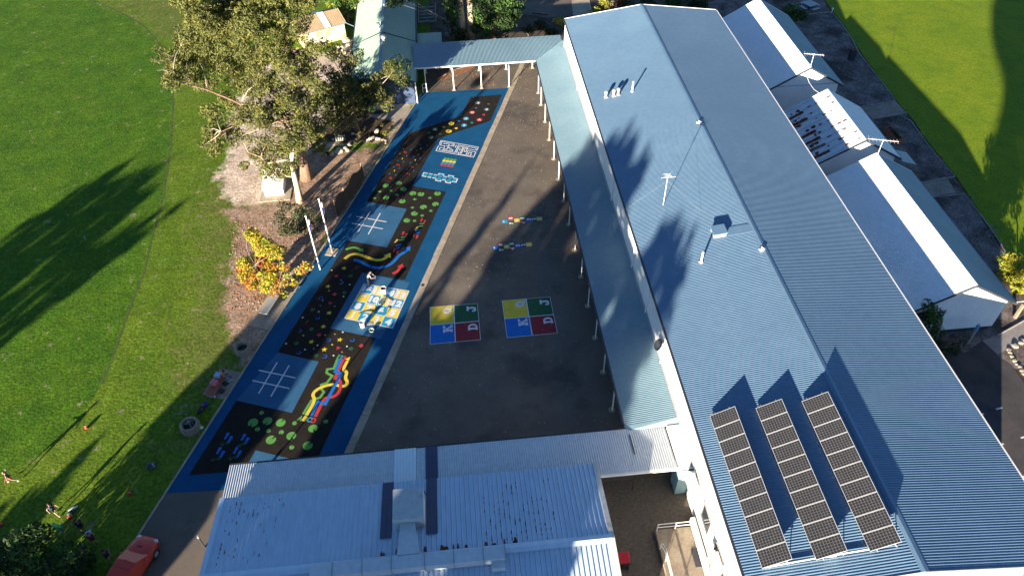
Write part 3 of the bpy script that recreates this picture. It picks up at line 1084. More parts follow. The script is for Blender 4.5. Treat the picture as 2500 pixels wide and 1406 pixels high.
# ------------------------------------------------------------------ main building
X0, X1, XR, YA, YB = 13.12, 30.62, 21.87, 14.42, 80.3
ZE, ZR = 6.6, 7.75
TP = (ZR - ZE) / (XR - X0)
rfL = lambda x: ZE + (x - X0) * TP
main = thing('school_building', 'long white school building under a blue-grey gabled corrugated roof carrying solar panels', 'building', (XR, (YA + YB) / 2, 0))
mb = MB()
xa, xb, ya, yb = 13.25, 30.45, YA + 1.3, YB - .12
zb = GR - .3
top = lambda x: (rfL(x) if x < XR else rfL(2 * XR - x)) - .06
mb.poly([(xa, ya, -.1), (xa, yb, -.1), (xa, yb, top(xa)), (xa, ya, top(xa))][::-1])
mb.poly([(xb, ya, zb), (xb, yb, zb), (xb, yb, top(xb)), (xb, ya, top(xb))])
mb.poly([(xa, ya, -.1), (XR, ya, -2), (xb, ya, zb), (xb, ya, top(xb)), (XR, ya, top(XR)), (xa, ya, top(xa))])
mb.poly([(xa, yb, -.1), (XR, yb, -2), (xb, yb, zb), (xb, yb, top(xb)), (XR, yb, top(XR)), (xa, yb, top(xa))][::-1])
mb.build('wall', m_white, main)
for (A, V) in (((X0, YA, ZE), (XR - X0, 0, ZR - ZE)), ((XR, YA, ZR), (X1 - XR, 0, ZE - ZR))):
    mb = MB()
    corrugated(mb, A, (0, YB - YA, 0), V, 0.152, 0.034, seg=6)
    mb.build('roof', m_roof, main, smooth=True)
mb = MB()
for sgn in (-1, 1):
    e = Vector((XR + sgn * .22, 0, ZR - .22 * TP + .035))
    c = Vector((XR, 0, ZR + .055))
    q = [Vector((e.x, YA, e.z)), Vector((e.x, YB, e.z)), Vector((c.x, YB, c.z)), Vector((c.x, YA, c.z))]
    mb.poly(q if sgn > 0 else q[::-1])
mb.build('ridge_cap', m_roof, main)
mb = MB()
mb.box((X0 - .06, (YA + YB) / 2, ZE - .07), (.13, YB - YA, .13))
mb.build('gutter', m_dark, main)
mb = MB()
mb.box((X1 + .07, (YA + YB) / 2, ZE - .07), (.13, YB - YA, .13))
mb.build('gutter', m_wpaint, main)
for y in (YA - .03, YB + .03):
    mb = MB()
    for xs_, xe in ((X0, XR), (XR, X1)):
        z0_, z1_ = rfL(xs_) if xs_ <= XR else 0, rfL(xe) if xe <= XR else rfL(2 * XR - xe)
        z0_ = ZE if xs_ == X0 else ZR
        z1_ = ZR if xe == XR else ZE
        mb.hexa([(xs_, y - .03, z0_ - .22), (xe, y - .03, z1_ - .22), (xe, y + .03, z1_ - .22), (xs_, y + .03, z0_ - .22)],
                [(xs_, y - .03, z0_ + .04), (xe, y - .03, z1_ + .04), (xe, y + .03, z1_ + .04), (xs_, y + .03, z0_ + .04)])
    mb.build('barge_board', m_wpaint, main)
# downpipes on the court side
for y in (79.9, 70.3, 60.6, 51.2, 42.5, 37.5, 32.6):
    mb = MB()
    mb.tube([(13.19, y, ZE - .1), (13.16, y, 5.2), (13.12, y + .05, 3.0)], .055, 8)
    mb.box((13.20, y, 4.9), (.10, .16, .16))
    mb.build('downpipe', m_wpaint, main)
# windows and wall fittings at the near end, above the ramp
for y, w in ((24.0, 1.0), (20.9, 1.5), (18.4, 1.2), (16.4, 1.3)):
    mb = MB()
    z0, z1 = 2.0, 3.5
    for (yy, zz, dy, dz) in ((y, z0, w, .08), (y, z1, w, .08), (y - w / 2, (z0 + z1) / 2, .08, z1 - z0 - .08), (y + w / 2, (z0 + z1) / 2, .08, z1 - z0 - .08)):
        mb.box((13.21, yy, zz), (.10, dy, dz))
    fr = mb.build('window', m_grey, main)
    mb = MB()
    mb.box((13.235, y, (z0 + z1) / 2), (.02, w - .08, z1 - z0 - .08))
    mb.build('pane', m_glass, fr)

# air conditioner boxes on that wall
def wall_ac(y, z, lab):
    t = thing('wall_air_conditioner', lab, 'air conditioner', (13.0, y, z))
    mb = MB()
    mb.box((12.83, y, z), (.50, 1.05, .72))
    mb.build('casing', m_wpaint, t)
    mb = MB()
    mb.lathe([(.27, 0), (.27, .02), (.05, .03)], n=16)
    for v in mb.v: v.x, v.y, v.z = 12.575 - v.z, y + v.x, z + v.y
    mb.build('fan_grille', m_grey, t)
    for dy in (-.4, .4):
        mb = MB()
        mb.hexa([(12.6, y + dy - .02, z - .40), (13.25, y + dy - .02, z - .62), (13.25, y + dy + .02, z - .62), (12.6, y + dy + .02, z - .40)],
                [(12.6, y + dy - .02, z - .36), (13.25, y + dy - .02, z - .36), (13.25, y + dy + .02, z - .36), (12.6, y + dy + .02, z - .36)])
        mb.build('bracket', m_grey, t)


wall_ac(23.0, 3.3, 'white air conditioner on the white wall nearest the covered walkway')
wall_ac(17.9, 3.2, 'white air conditioner on the white wall above the ramp landing')
wall_ac(16.0, 2.6, 'lower white air conditioner on the white wall, at the bottom edge of the view')

# roof fittings
def on_roof(px, py):
    d = _f + _r * ((px - 1250) / FPX) - _u * ((py - 703) / FPX)
    t = (ZE - X0 * TP - CAMZ) / (d.z - d.x * TP)
    return Vector((d.x * t, d.y * t, CAMZ + d.z * t))


def vent_pipe(p, h, lab):
    t = thing('vent_pipe', lab, 'pipe', p)
    mb = MB()
    mb.tube([(p.x, p.y, p.z - .03), (p.x, p.y, p.z + h)], .075, 10)
    mb.build('pipe', m_wpaint, t, smooth=False)
    mb = MB()
    mb.lathe([(.20, -.02), (.16, .05), (.085, .09)], (p.x, p.y, p.z + .02), 12)
    mb.build('flashing', m_grey, t)
    mb = MB()
    mb.lathe([(.0, .06), (.09, .03), (.09, -.03)], (p.x, p.y, p.z + h), 10)
    mb.build('cap', m_wpaint, t)


vent_pipe(on_roof(1543.5, 224), 1.05, 'tall white vent pipe on the roof right of the three stubby vents')
vent_pipe(on_roof(1711.5, 640), .95, 'white vent pipe on the roof near the square roof hatch')
for k, (px, py, h) in enumerate(((1479, 238, .62), (1498, 235, .66), (1509, 232, .68))):
    p = on_roof(px, py)
    t = thing('roof_vent', ['leftmost of the three stubby metal vents on the roof', 'middle of the three stubby metal vents on the roof', 'rightmost of the three stubby metal vents, beside the tall white pipe'][k], 'vent', p, group='stubby metal vents on the long roof')
    mb = MB()
    mb.tube([(p.x, p.y, p.z - .05), (p.x, p.y, p.z + h - .2)], .13, 12)
    mb.build('stack', m_galv, t)
    mb = MB()
    mb.lathe([(.14, h - .24), (.18, h - .18), (.19, h - .05), (.10, h + .05), (0, h + .07)], p, 14)
    mb.build('cowl', m_galv, t, smooth=True)
    mb = MB()
    mb.slab([p + Vector((a * .2, b * .2, .05 + a * .2 * TP)) for a, b in ((-1, -1), (1, -1), (1, 1), (-1, 1))], .05)
    mb.build('flashing', m_grey, t)
# square hatch and its flat flashing strip up to the ridge
t = thing('roof_hatch', 'square raised roof hatch with a flat flashing strip running up to the ridge', 'hatch', (19.2, 41.4, rfL(19.2)))
mb = MB()
c = Vector((19.2, 41.4, rfL(19.2)))
pp = [c + Vector((a * .52, b * .52, .42 + a * .52 * TP)) for a, b in ((-1, -1), (1, -1), (1, 1), (-1, 1))]
mb.slab(pp, .10)
mb.build('lid', m_roof, t)
mb = MB()
pp = [c + Vector((a * .46, b * .46, .31 + a * .46 * TP)) for a, b in ((-1, -1), (1, -1), (1, 1), (-1, 1))]
mb.slab(pp, .34)
mb.build('upstand', m_grey, t)
mb = MB()
mb.slab([(c.x + .5, c.y - .45, rfL(c.x + .5) + .045), (XR - .2, c.y - .45, rfL(XR - .2) + .045), (XR - .2, c.y + .45, rfL(XR - .2) + .045), (c.x + .5, c.y + .45, rfL(c.x + .5) + .045)], .02)
mb.build('flashing', m_roof, t)


# tv aerial masts
def aerial(p, h, lab, boom=(1.0, 0, 0), bl=1.6, nel=7, guy=None, vert=False):
    t = thing('tv_aerial', lab, 'aerial', p)
    mb = MB()
    mb.tube([p, p + Vector((0, 0, h))], .024, 6)
    mb.build('mast', m_wpaint, t)
    bx = Vector(boom).normalized()
    n = Vector((-bx.y, bx.x, 0))
    if vert: n = Vector((-bx.y, bx.x, 0))
    c = p + Vector((0, 0, h - .08))
    mb = MB()
    mb.tube([c - bx * bl * .5, c + bx * bl * .5], .017, 5)
    for i in range(nel):
        q = c + bx * bl * (-.46 + .92 * i / (nel - 1))
        e = (.22 + .30 * abs(i - nel / 2) / nel) * (1.6 if i == 0 else 1)
        mb.tube([q - n * e, q + n * e], .011, 4)
    mb.build('antenna', m_wpaint, t)
    if guy:
        for g in guy:
            mb = MB()
            mb.tube([p + Vector((0, 0, h * .8)), g], .004, 4)
            mb.build('guy_wire', m_grey, t)
    return t


pa = on_roof(1619, 501)
aerial(pa, 3.0, 'slim white tv aerial mast standing on the long blue-grey roof', (0, 1, 0), .5, 4, guy=[pa + Vector((-2.8, .4, -2.8 * TP + .03)), pa + Vector((2.6, -1.5, 2.6 * TP + .03)), pa + Vector((.8, 3.2, .8 * TP + .03))])
mb = MB()
p = Vector((XR, 55.9, ZR))
# small lightning clips on the ridge
for k, y in enumerate((55.9, 38.8)):
    mb = MB()
    mb.box((XR - .28, y, ZR + .06), (.25, .22, .10))
    mb.box((XR - .10, y + .12, ZR + .12), (.06, .34, .05), rz=.5)
    tag(mb.build('ridge_bracket', m_wpaint), ['small white bracket on the ridge, level with the shade of the tall tree', 'small white bracket on the ridge near the roof hatch'][k], 'bracket')

# solar arrays
m_cell = mat('solar_cell', (0.017, 0.018, 0.021), (0.023, 0.024, 0.027), scale=3, rough=0.3, spec=0.35)
m_grid = mat('solar_cell_grid', (0.15, 0.15, 0.155), rough=0.5)
m_alu = mat('aluminium_frame', (0.56, 0.58, 0.60), (0.50, 0.52, 0.54), scale=3, rough=0.45, metallic=0.3)
PW, PL = 1.63, .966


def solar_row(xl, y0, y1, tilt, label):
    zl = rfL(xl) + .2
    ct, st = cos(tilt), sin(tilt)
    U = Vector((ct, 0, st))
    N = Vector((-st, 0, ct))
    t = thing('solar_panel_row', label, 'solar panels', (xl, y0, rfL(xl)), group='tilted solar panel rows on the long roof')
    np_ = 10
    L = (y1 - y0) / np_
    first = None
    for i in range(np_):
        ya = y0 + i * L
        if first is None:
            mb = MB()
            o = Vector((xl, ya, zl))
            P = lambda u, v, w: o + U * u + Vector((0, v, 0)) + N * w
            fb = .022
            g = .008
            for (u0, u1, v0, v1) in ((0, PW, g, g + fb), (0, PW, L - g - fb, L - g), (0, fb, g + fb, L - g - fb), (PW - fb, PW, g + fb, L - g - fb)):
                mb.hexa([P(u0, v0, -.04), P(u1, v0, -.04), P(u1, v1, -.04), P(u0, v1, -.04)], [P(u0, v0, 0), P(u1, v0, 0), P(u1, v1, 0), P(u0, v1, 0)])
            first = mb.build('panel', m_alu, t)
            mb = MB()
            mb.hexa([P(fb, g + fb, -.03), P(PW - fb, g + fb, -.03), P(PW - fb, L - g - fb, -.03), P(fb, L - g - fb, -.03)], [P(fb, g + fb, -.008), P(PW - fb, g + fb, -.008), P(PW - fb, L - g - fb, -.008), P(fb, L - g - fb, -.008)])
            mb.m = 1
            for k in range(10):
                for j in range(6):
                    a, b = (PW - 2 * fb) / 10, (L - 2 * g - 2 * fb) / 6
                    u, v = fb + a * k + .009, g + fb + b * j + .009
                    mb.poly([P(u, v, -.0055), P(u + a - .018, v, -.0055), P(u + a - .018, v + b - .018, -.0055), P(u, v + b - .018, -.0055)])
            mb.build('cells', [m_grid, m_cell], first)
        else:
            c = dup(first, parent=t)
            c.location = (0, i * L, 0)
    # rails and legs
    for u in (.35, PW - .35):
        mb = MB()
        a = Vector((xl, y0 - .1, zl)) + U * u - N * .06
        mb.tube([a, a + Vector((0, y1 - y0 + .2, 0))], .025, 6)
        mb.build('rail', m_alu, t)
    for y in (y0 + .1, y0 + 2.5, y0 + 4.9, y0 + 7.3, y1 - .1):
        for u in (.1, PW - .35):
            a = Vector((xl, y, zl)) + U * u - N * .06
            mb = MB()
            mb.tube([Vector((a.x + (.0 if u < .5 else .35), y, rfL(a.x + (.0 if u < .5 else .35)) + .02)), a], .025, 5)
            mb.build('leg', m_alu, t)


solar_row(14.02, 15.78, 25.45, radians(29.0), 'leftmost tilted row of ten solar panels, beside the white wall')
solar_row(16.83, 15.78, 25.45, radians(27.5), 'middle tilted row of ten solar panels on the roof')
solar_row(19.60, 15.78, 25.40, radians(28.5), 'rightmost tilted row of ten solar panels, next to the ridge')
mb = MB()
pts = [(14.2, 15.86), (16.9, 15.92), (19.9, 15.95)]
mb.tube([(x, y, rfL(x) + .12) for x, y in pts], .05, 6)
mb.box((17.6, 15.95, rfL(17.6) + .2), (.7, .2, .2))
tag(mb.build('conduit', m_wpaint), 'white cable conduit lying along the lower ends of the solar rows', 'conduit')

# ------------------------------------------------------------------ verandah along the court
VX0, VX1, VY0, VY1, VZ0, VZ1 = 9.62, 13.22, 27.9, 78.1, 2.9, 3.42
ver = thing('verandah', 'long lean-to verandah roof on white posts along the school building', 'verandah', (11.4, 53, 0))
mb = MB()
corrugated(mb, (VX0, VY0, VZ0), (0, VY1 + 3.5 - VY0, 0), (VX1 - VX0, 0, VZ1 - VZ0), .152, .034)
# clip the far corner along the mitre: keep only what lies on the east side of it
keepv = mb.v
for v in keepv:
    if v.y > VY1 and v.x < VX0 + .01:
        pass
for i in range(0, len(keepv), 2):
    a, b = keepv[i], keepv[i + 1]
    if a.y > VY1:
        k = (a.y - VY1) / 3.5
        a.x = VX0 + (VX1 - VX0) * k
        a.z = VZ0 + (VZ1 - VZ0) * k + (a.z - VZ0)
mb.build('roof', m_vroof, ver, smooth=True)
mb = MB()
mb.box((VX0 - .06, (VY0 + VY1) / 2, VZ0 - .06), (.12, VY1 - VY0 - .2, .14))
mb.build('gutter', m_dark, ver)
mb = MB()
mb.box((VX0 + .06, (VY0 + VY1) / 2, VZ0 - .2), (.08, VY1 - VY0 - .2, .16))
mb.build('beam', m_wpaint, ver)
mb = MB()
mb.slab([(VX1 - .12, VY0, VZ1 + .03), (VX1 + .02, VY0, VZ1 + .06), (VX1 + .02, VY1 + 1.5, VZ1 + .06), (VX1 - .12, VY1 + 1.5, VZ1 + .03)], .02)
mb.build('flashing', m_grey, ver)
for k in range(14):
    y = 31.34 + 3.5 * k - (3.45 if k == 13 else 0) + (.0 if k < 13 else 0)
    if k == 13: y = 66.97 if False else 75.9
    mb = MB()
    mb.tube([(9.66, y, 0), (9.66, y, VZ0 - .1)], .05 if k % 6 else .06, 8)
    p = mb.build('post', m_wpaint, ver)
    mb = MB()
    mb.lathe([(.24, 0.01), (.24, .05), (.0, .05)], (9.62, y, 0), 12)
    mb.build('footing', m_conc, p)
# closing lip at the near end
mb = MB()
mb.poly([(VX0, VY0 - .02, VZ0 - .12), (VX1, VY0 - .02, VZ0 - .12), (VX1, VY0 - .02, VZ1), (VX0, VY0 - .02, VZ0)])
mb.poly([(VX0, VY0 - .02, VZ0), (VX1, VY0 - .02, VZ1), (VX1, VY0 - .35, VZ1 - .42), (VX0, VY0 - .35, VZ0 - .03)][::-1])
mb.build('end_flashing', m_vroof, ver)
mb = MB()
R = [(0, 0), (.9, .5), (.95, .2), (.4, -.4), (-.3, -.55), (-.7, -.2), (-.2, .3)]

# ------------------------------------------------------------------ covered link at the far side of the court
lk = thing('covered_walkway', 'far covered walkway with a blue-grey roof joining the verandah to the green-roofed building', 'walkway', (3, 80, 0))
mb = MB()
LX0, LX1, LY0, LY1 = -4.35, 9.62, 78.1, 83.1
LZ0, LZ1 = 2.9, 3.3
corrugated(mb, (LX0, LY0, LZ0), (LX1 + 3.5 - LX0, 0, 0), (0, LY1 - LY0, LZ1 - LZ0), .152, .034)
for i in range(0, len(mb.v), 2):
    a = mb.v[i]
    if a.x > LX1:
        k = (a.x - LX1) / 3.5
        a.y = LY0 + (LY1 - LY0) * k * .72
        a.z += (LZ1 - LZ0) * k * .72
mb.build('roof', m_vroof, lk, smooth=True)
mb = MB()
mb.box(((LX0 + LX1) / 2, LY0 - .05, LZ0 - .06), (LX1 - LX0, .1, .14))
mb.build('gutter', m_wpaint, lk)
for (x, y) in ((-3.2, 77.9), (0, 77.75), (3.21, 77.75), (6.42, 77.7), (3.2, 81.9), (6.45, 81.8), (9.63, 81.7), (-.1, 82), (-3.2, 82)):
    mb = MB()
    mb.tube([(x, y, 0), (x, y, 2.75 if y < 80 else 3.0)], .06, 8)
    p = mb.build('post', m_wpaint, lk)
    mb = MB()
    mb.box((x, y, .03), (.42, .34, .06))
    mb.build('footing', m_conc, p)

# ------------------------------------------------------------------ canteen block at the near side
cw = thing('front_covered_walkway', 'pale grey corrugated walkway roof in front of the blue canteen roof', 'walkway', (-3, 26, 0))
mb = MB()
WX0, WX1, WY0, WY1, WZ0, WZ1 = -16.45, 12.25, 24.35, 27.68, 3.12, 2.9
corrugated(mb, (WX0, WY1, WZ1), (7.2 - WX0, 0, 0), (0, 24.7 - WY1, (WZ0 - WZ1) * .9), .152, .034)
mb.build('roof', m_wroof, cw, smooth=True)
mb = MB()
corrugated(mb, (7.2, WY1, WZ1), (WX1 - 7.2, 0, 0), (0, WY0 - WY1, WZ0 - WZ1), .152, .034)
mb.build('roof', m_wroof, cw, smooth=True)
mb = MB()
mb.box(((WX0 + 9.4) / 2, WY1 + .06, WZ1 - .06), (9.4 - WX0, .12, .14))
mb.build('gutter', m_dark, cw)
mb = MB()
mb.box(((7.3 + WX1 + .3) / 2, WY0 - .08, WZ0 - .08), (WX1 + .3 - 7.3, .15, .16))
mb.build('gutter', m_wpaint, cw)
w0 = lambda y: WZ1 + (WY1 - y) / (WY1 - WY0) * (WZ0 - WZ1)
for (xa_, xb_, mm, nm) in ((-5.78, -4.35, m_newsheet, 'pale_sheet'), (-3.75, -2.99, m_skyl, 'dark_sheet')):
    mb = MB()
    corrugated(mb, (xa_, WY1 + .03, WZ1 + .03), (xb_ - xa_, 0, 0), (0, 24.75 - WY1, w0(24.78) - WZ1), .2 if mm is m_newsheet else .3, .03, kind='wave' if mm is m_newsheet else 'rib')
    mb.build(nm, mm, cw)
for x in (-15.8, -12, -8, -4, 0, 4, 8.4):
    mb = MB()
    mb.tube([(x, 27.5, 0), (x, 27.5, 2.8)], .05, 8)
    mb.build('post', m_dark, cw)
for (px, py) in ((1543, 1196), (1642, 1187)):
    b = G(px, py)
    mb = MB()
    mb.tube([b, (b.x, b.y, 3.0)], .04, 8)
    mb.build('post', m_dark, cw)
mb = MB()
mb.slab([(9.75, 27.2, 2.99), (9.83, 27.2, 2.99), (9.83, 25.6, 3.10), (9.75, 25.6, 3.10)], .03)
mb.build('flashing', m_dark, cw)

cn = thing('canteen_building', 'low canteen building with a rust-spotted blue ribbed roof and big roof ducts', 'building', (-4.6, 19.5, 0))
CX0, CX1, CYF, CYR, CYB = -16.35, 7.12, 24.9, 19.45, 13.0
CZE, CZR = 3.6, 4.4
cmb = MB()
m_ribshade = mat('rib_side_shade', (0.10, 0.15, 0.24), (0.16, 0.22, 0.32), scale=1.5, rough=.7)  # dark colour for one side of each rib, painting in its shade
corrugated(cmb, (CX0 + .25, CYF, CZE), (CX1 - CX0 - .5, 0, 0), (0, CYR - CYF, CZR - CZE), .29, .05, kind='rib')
mb = MB()
corrugated(mb, (CX0 + .25, CYR, CZR), (CX1 - CX0 - .5, 0, 0), (0, CYB - CYR, -(CYR - CYB) * .147), .29, .05, kind='rib')
for q_ in range(len(mb.mi)):
    if q_ % 4 == 1: mb.mi[q_] = 1
mb.build('roof', [m_croof, m_ribshade], cn)
mb = MB()
mb.poly([(CX0 + .2, CYR + .28, CZR + .03), (CX1 - .1, CYR + .28, CZR + .03), (CX1 - .1, CYR, CZR + .10), (CX0 + .2, CYR, CZR + .10)][::-1])
mb.poly([(CX0 + .2, CYR, CZR + .10), (CX1 - .1, CYR, CZR + .10), (CX1 - .1, CYR - .28, CZR + .03), (CX0 + .2, CYR - .28, CZR + .03)][::-1])
mb.build('ridge_cap', m_croof, cn)
for x in (CX0 + .12, CX1 - .12):
    mb = MB()
    for (ya_, yb_, za, zb_) in ((CYF, CYR, CZE, CZR), (CYR, CYB, CZR, CZR - (CYR - CYB) * .147)):
        mb.hexa([(x - .15, yb_, zb_ - .2), (x + .15, yb_, zb_ - .2), (x + .15, ya_, za - .2), (x - .15, ya_, za - .2)], [(x - .15, yb_, zb_ + .07), (x + .15, yb_, zb_ + .07), (x + .15, ya_, za + .07), (x - .15, ya_, za + .07)])
    mb.build('barge_board', m_acgrey if x > 0 else m_croof, cn)
mb = MB()
wx0, wx1 = CX0 + .5, CX1 - .35
mb.poly([(wx0, CYF - .35, -.05), (wx1, CYF - .35, -.05), (wx1, CYF - .35, CZE - .1), (wx0, CYF - .35, CZE - .1)][::-1])
for x, fl in ((wx0, 0), (wx1, 1)):
    q = [(x, CYF - .35, -.05), (x, CYB, -.05), (x, CYB, CZE - .3), (x, CYR, CZR - .08), (x, CYF - .35, CZE - .06)]
    mb.poly(q[::-1] if fl else q)
mb.build('wall', m_white, cn)
mb = MB()
mb.box((CX1 - .33, 21.9, 2.2), (.06, 1.1, 1.0))
mb.build('window', m_glass, cn)
crf = lambda y: CZE + (CYF - y) / (CYF - CYR) * (CZR - CZE) if y > CYR else CZR - (CYR - y) * .147
# rust spots of the old sheets
for q_ in range(len(cmb.mi)):
    if q_ % 4 == 1: cmb.mi[q_] = 2  # one side per rib gets the painted shade colour
mb = cmb
mb.m = 1
rnd = random.Random(5)
for k in range(150):
    if k < 55: x, y = CX0 + .7 + rnd.random() ** 1.4 * 3.2, rnd.uniform(19.9, 24.5)
    else: x, y = rnd.uniform(-.3, 3.9), rnd.uniform(19.8, 23.9)
    j = round((x - CX0 - .25) / .29) * .29 + CX0 + .25 - .03 + (.0)
    l, w = rnd.uniform(.08, .28), rnd.uniform(.015, .04)
    z = crf(y) + .056
    dz = -l * (CZR - CZE) / (CYF - CYR)
    mb.poly([(j - w, y, z), (j + w, y, z), (j + w * .6, y + l, z + dz), (j - w * .5, y + l, z + dz)])
for k in range(26):
    x = rnd.uniform(-6.3, 1.6)
    y = CYR + .3
    z = crf(y) + .056
    w, l = rnd.uniform(.04, .12), rnd.uniform(.1, .4)
    mb.poly([(x - w, y, z), (x + w, y, z), (x + w * .4, y + l, z - l * .147), (x - w * .6, y + l, z - l * .147)])
cmb.build('roof', [m_croof, m_rust, m_ribshade], cn)
for xa_ in (-6.38, -3.68):
    mb = MB()
    ya_ = 24.88
    yb_ = 20.87
    corrugated(mb, (xa_, ya_, crf(ya_) + .06), (.68, 0, 0), (0, yb_ - ya_, crf(yb_) - crf(ya_)), .3, .03, kind='rib')
    mb.build('dark_sheet', m_skyl, cn)

# big evaporative cooler with its duct
ac = thing('roof_cooler', 'large boxy grey evaporative cooler standing on the canteen roof', 'cooler', (-4.6, 22.3, 3.9))
mb = MB()
zt = 5.42
bt = [(-5.45, 21.38), (-3.77, 21.38), (-3.77, 23.27), (-5.45, 23.27)]
mb.hexa([(x, y, 4.0) for x, y in bt], [(x, y, zt - .25) for x, y in bt])
mb.build('casing', m_acgrey, ac)
mb = MB()
tp = [(-5.53, 21.30), (-3.69, 21.30), (-3.69, 23.35), (-5.53, 23.35)]
mb.hexa([(x, y, zt - .25) for x, y in tp], [(-4.61 + (x + 4.61) * .97, 22.3 + (y - 22.3) * .97, zt) for x, y in tp])
mb.build('lid', m_acgrey, ac)
for s in (-1, 1):
    mb = MB()
    mb.box((-4.61 + s * .86, 22.33, 4.62), (.04, 1.6, .95))
    mb.build('side_louvre', m_wpaint, ac)
mb = MB()
for x, y in ((-5.35, 21.45), (-3.87, 21.45), (-5.35, 23.2), (-3.87, 23.2)): mb.box((x, y, 3.9), (.12, .12, .5))
mb.build('stand', m_rust, ac)
mb = MB()
mb.tube([(-5.4, 23.4, 4.2), (-5.4, 23.75, 4.4), (-3.8, 23.75, 4.4), (-3.6, 23.4, 4.2)], .04, 6)
mb.build('water_pipe', m_dark, ac)
dc = thing('roof_duct', 'pale boxed air duct lying along the canteen ridge with a branch up to the cooler', 'duct', (-4.6, 19.0, 4.4))
mb = MB()
mb.hexa([(-5.28, 19.42, 4.38), (-4.02, 19.42, 4.38), (-4.26, 21.36, 4.15), (-5.1, 21.36, 4.15)], [(-5.28, 19.42, 5.02), (-4.02, 19.42, 5.02), (-4.26, 21.36, 4.92), (-5.1, 21.36, 4.92)])
mb.build('branch', m_wroof, dc)
secs = [-10.1, -8.83, -7.2, -5.57, -3.73, -2.1, -.44, .78]
for a, b in zip(secs, secs[1:]):
    mb = MB()
    mb.box(((a + b) / 2, 19.0, 4.72), (b - a - .05, .76, .60))
    mb.build('duct_section', m_wroof, dc)
    mb = MB()
    mb.box((b, 19.0, 4.72), (.05, .80, .64))
    mb.build('joint_flange', m_grey, dc)
mb = MB()
mb.box((.35, 18.4, 4.62), (.75, .44, .42))
mb.build('outlet', m_wroof, dc)
# pale blue porch block and white parapet between walkway and school building
t = thing('meter_cupboard', 'pale blue cupboard against the white wall at the end of the front walkway', 'cupboard', (12.9, 25.0, 0))
mb = MB()
mb.box((12.85, 24.75, 1.5), (.75, 1.1, 3.0))
mb.build('casing', m_bluep, t)
mb = MB()
mb.box((12.50 - .02, 24.75, 1.4), (.04, .8, 2.0))
mb.build('door', m_bluep, t)
mb = MB()
mb.slab([(12.35, 24.2, 3.12), (13.24, 24.2, 3.16), (13.24, 27.5, 3.16), (12.35, 27.5, 3.12)], .25)
mb.build('box_gutter', m_white, t)

# ramp with handrails
rp = thing('access_ramp', 'concrete access ramp with white handrails beside the white wall', 'ramp', (11.5, 19, 0))
rq = GL([(1617, 1266), (1700, 1256), (1770, 1406), (1672, 1406)], .35)
mb = MB()
e = (rq[3] - rq[0]).normalized()
rq = [Vector((10.55, 21.65, .35)), Vector((12.95, 21.65, .35)), Vector((12.95, 10.0, .35)), Vector((10.55, 10.0, .35))]
mb.slab(rq[::-1], .36)
mb.build('slab', m_concd, rp)
mb = MB()
mb.box((12.98, 16.0, .60), (.28, 12, .55))
mb.build('upstand', m_white, rp)
mb = MB()
mb.box((12.75, 19.6, .365), (.6, 1.2, .03))
mb.build('door_mat', m_dark, rp)


def rail(pts, name, m=m_wpaint, r=.03, par=rp):
    mb = MB()
    mb.tube(pts, r, 6)
    return mb.build(name, m, par)


for zz in (.75, 1.15):
    rail([(10.6, 21.6, zz), (12.9, 21.6, zz)], 'handrail')
    rail([(10.42, 20.2, zz), (10.6, 20.35, zz), (10.72, 20.0, zz), (10.72, 10, zz)], 'handrail')
for (x, y) in ((10.62, 21.6), (11.8, 21.6), (10.72, 19.6), (10.72, 17.0), (10.72, 14.4)):
    rail([(x, y, .33), (x, y, 1.15)], 'rail_post')

# red wheelie bin
t = thing('wheelie_bin', 'red lidded wheelie bin standing beside the canteen wall', 'bin', (8.1, 19.75, 0))
bx, by = 8.1, 19.75
m_redb = mat('red_plastic', (0.42, 0.012, 0.02), rough=0.4)
m_blk = mat('black_plastic', (0.02, 0.02, 0.022), rough=0.5)
mb = MB()
mb.hexa([(bx - .22, by - .25, .12), (bx + .22, by - .25, .12), (bx + .22, by + .25, .12), (bx - .22, by + .25, .12)], [(bx - .29, by - .34, 1.0), (bx + .29, by - .34, 1.0), (bx + .29, by + .34, 1.0), (bx - .29, by + .34, 1.0)])
mb.build('body', m_blk, t)
mb = MB()
mb.hexa([(bx - .31, by - .36, 1.0), (bx + .31, by - .36, 1.0), (bx + .31, by + .38, 1.0), (bx - .31, by + .38, 1.0)], [(bx - .27, by - .32, 1.08), (bx + .27, by - .32, 1.08), (bx + .27, by + .34, 1.06), (bx - .27, by + .34, 1.06)])
mb.build('lid', m_redb, t)
for s in (-1, 1):
    mb = MB()
    mb.lathe([(0, -.03), (.11, -.03), (.11, .03), (0, .03)], n=12)
    for v in mb.v: v.x, v.y, v.z = bx + s * .24 + v.z, by - .28 + v.x, .11 + v.y
    mb.build('wheel', m_blk, t)


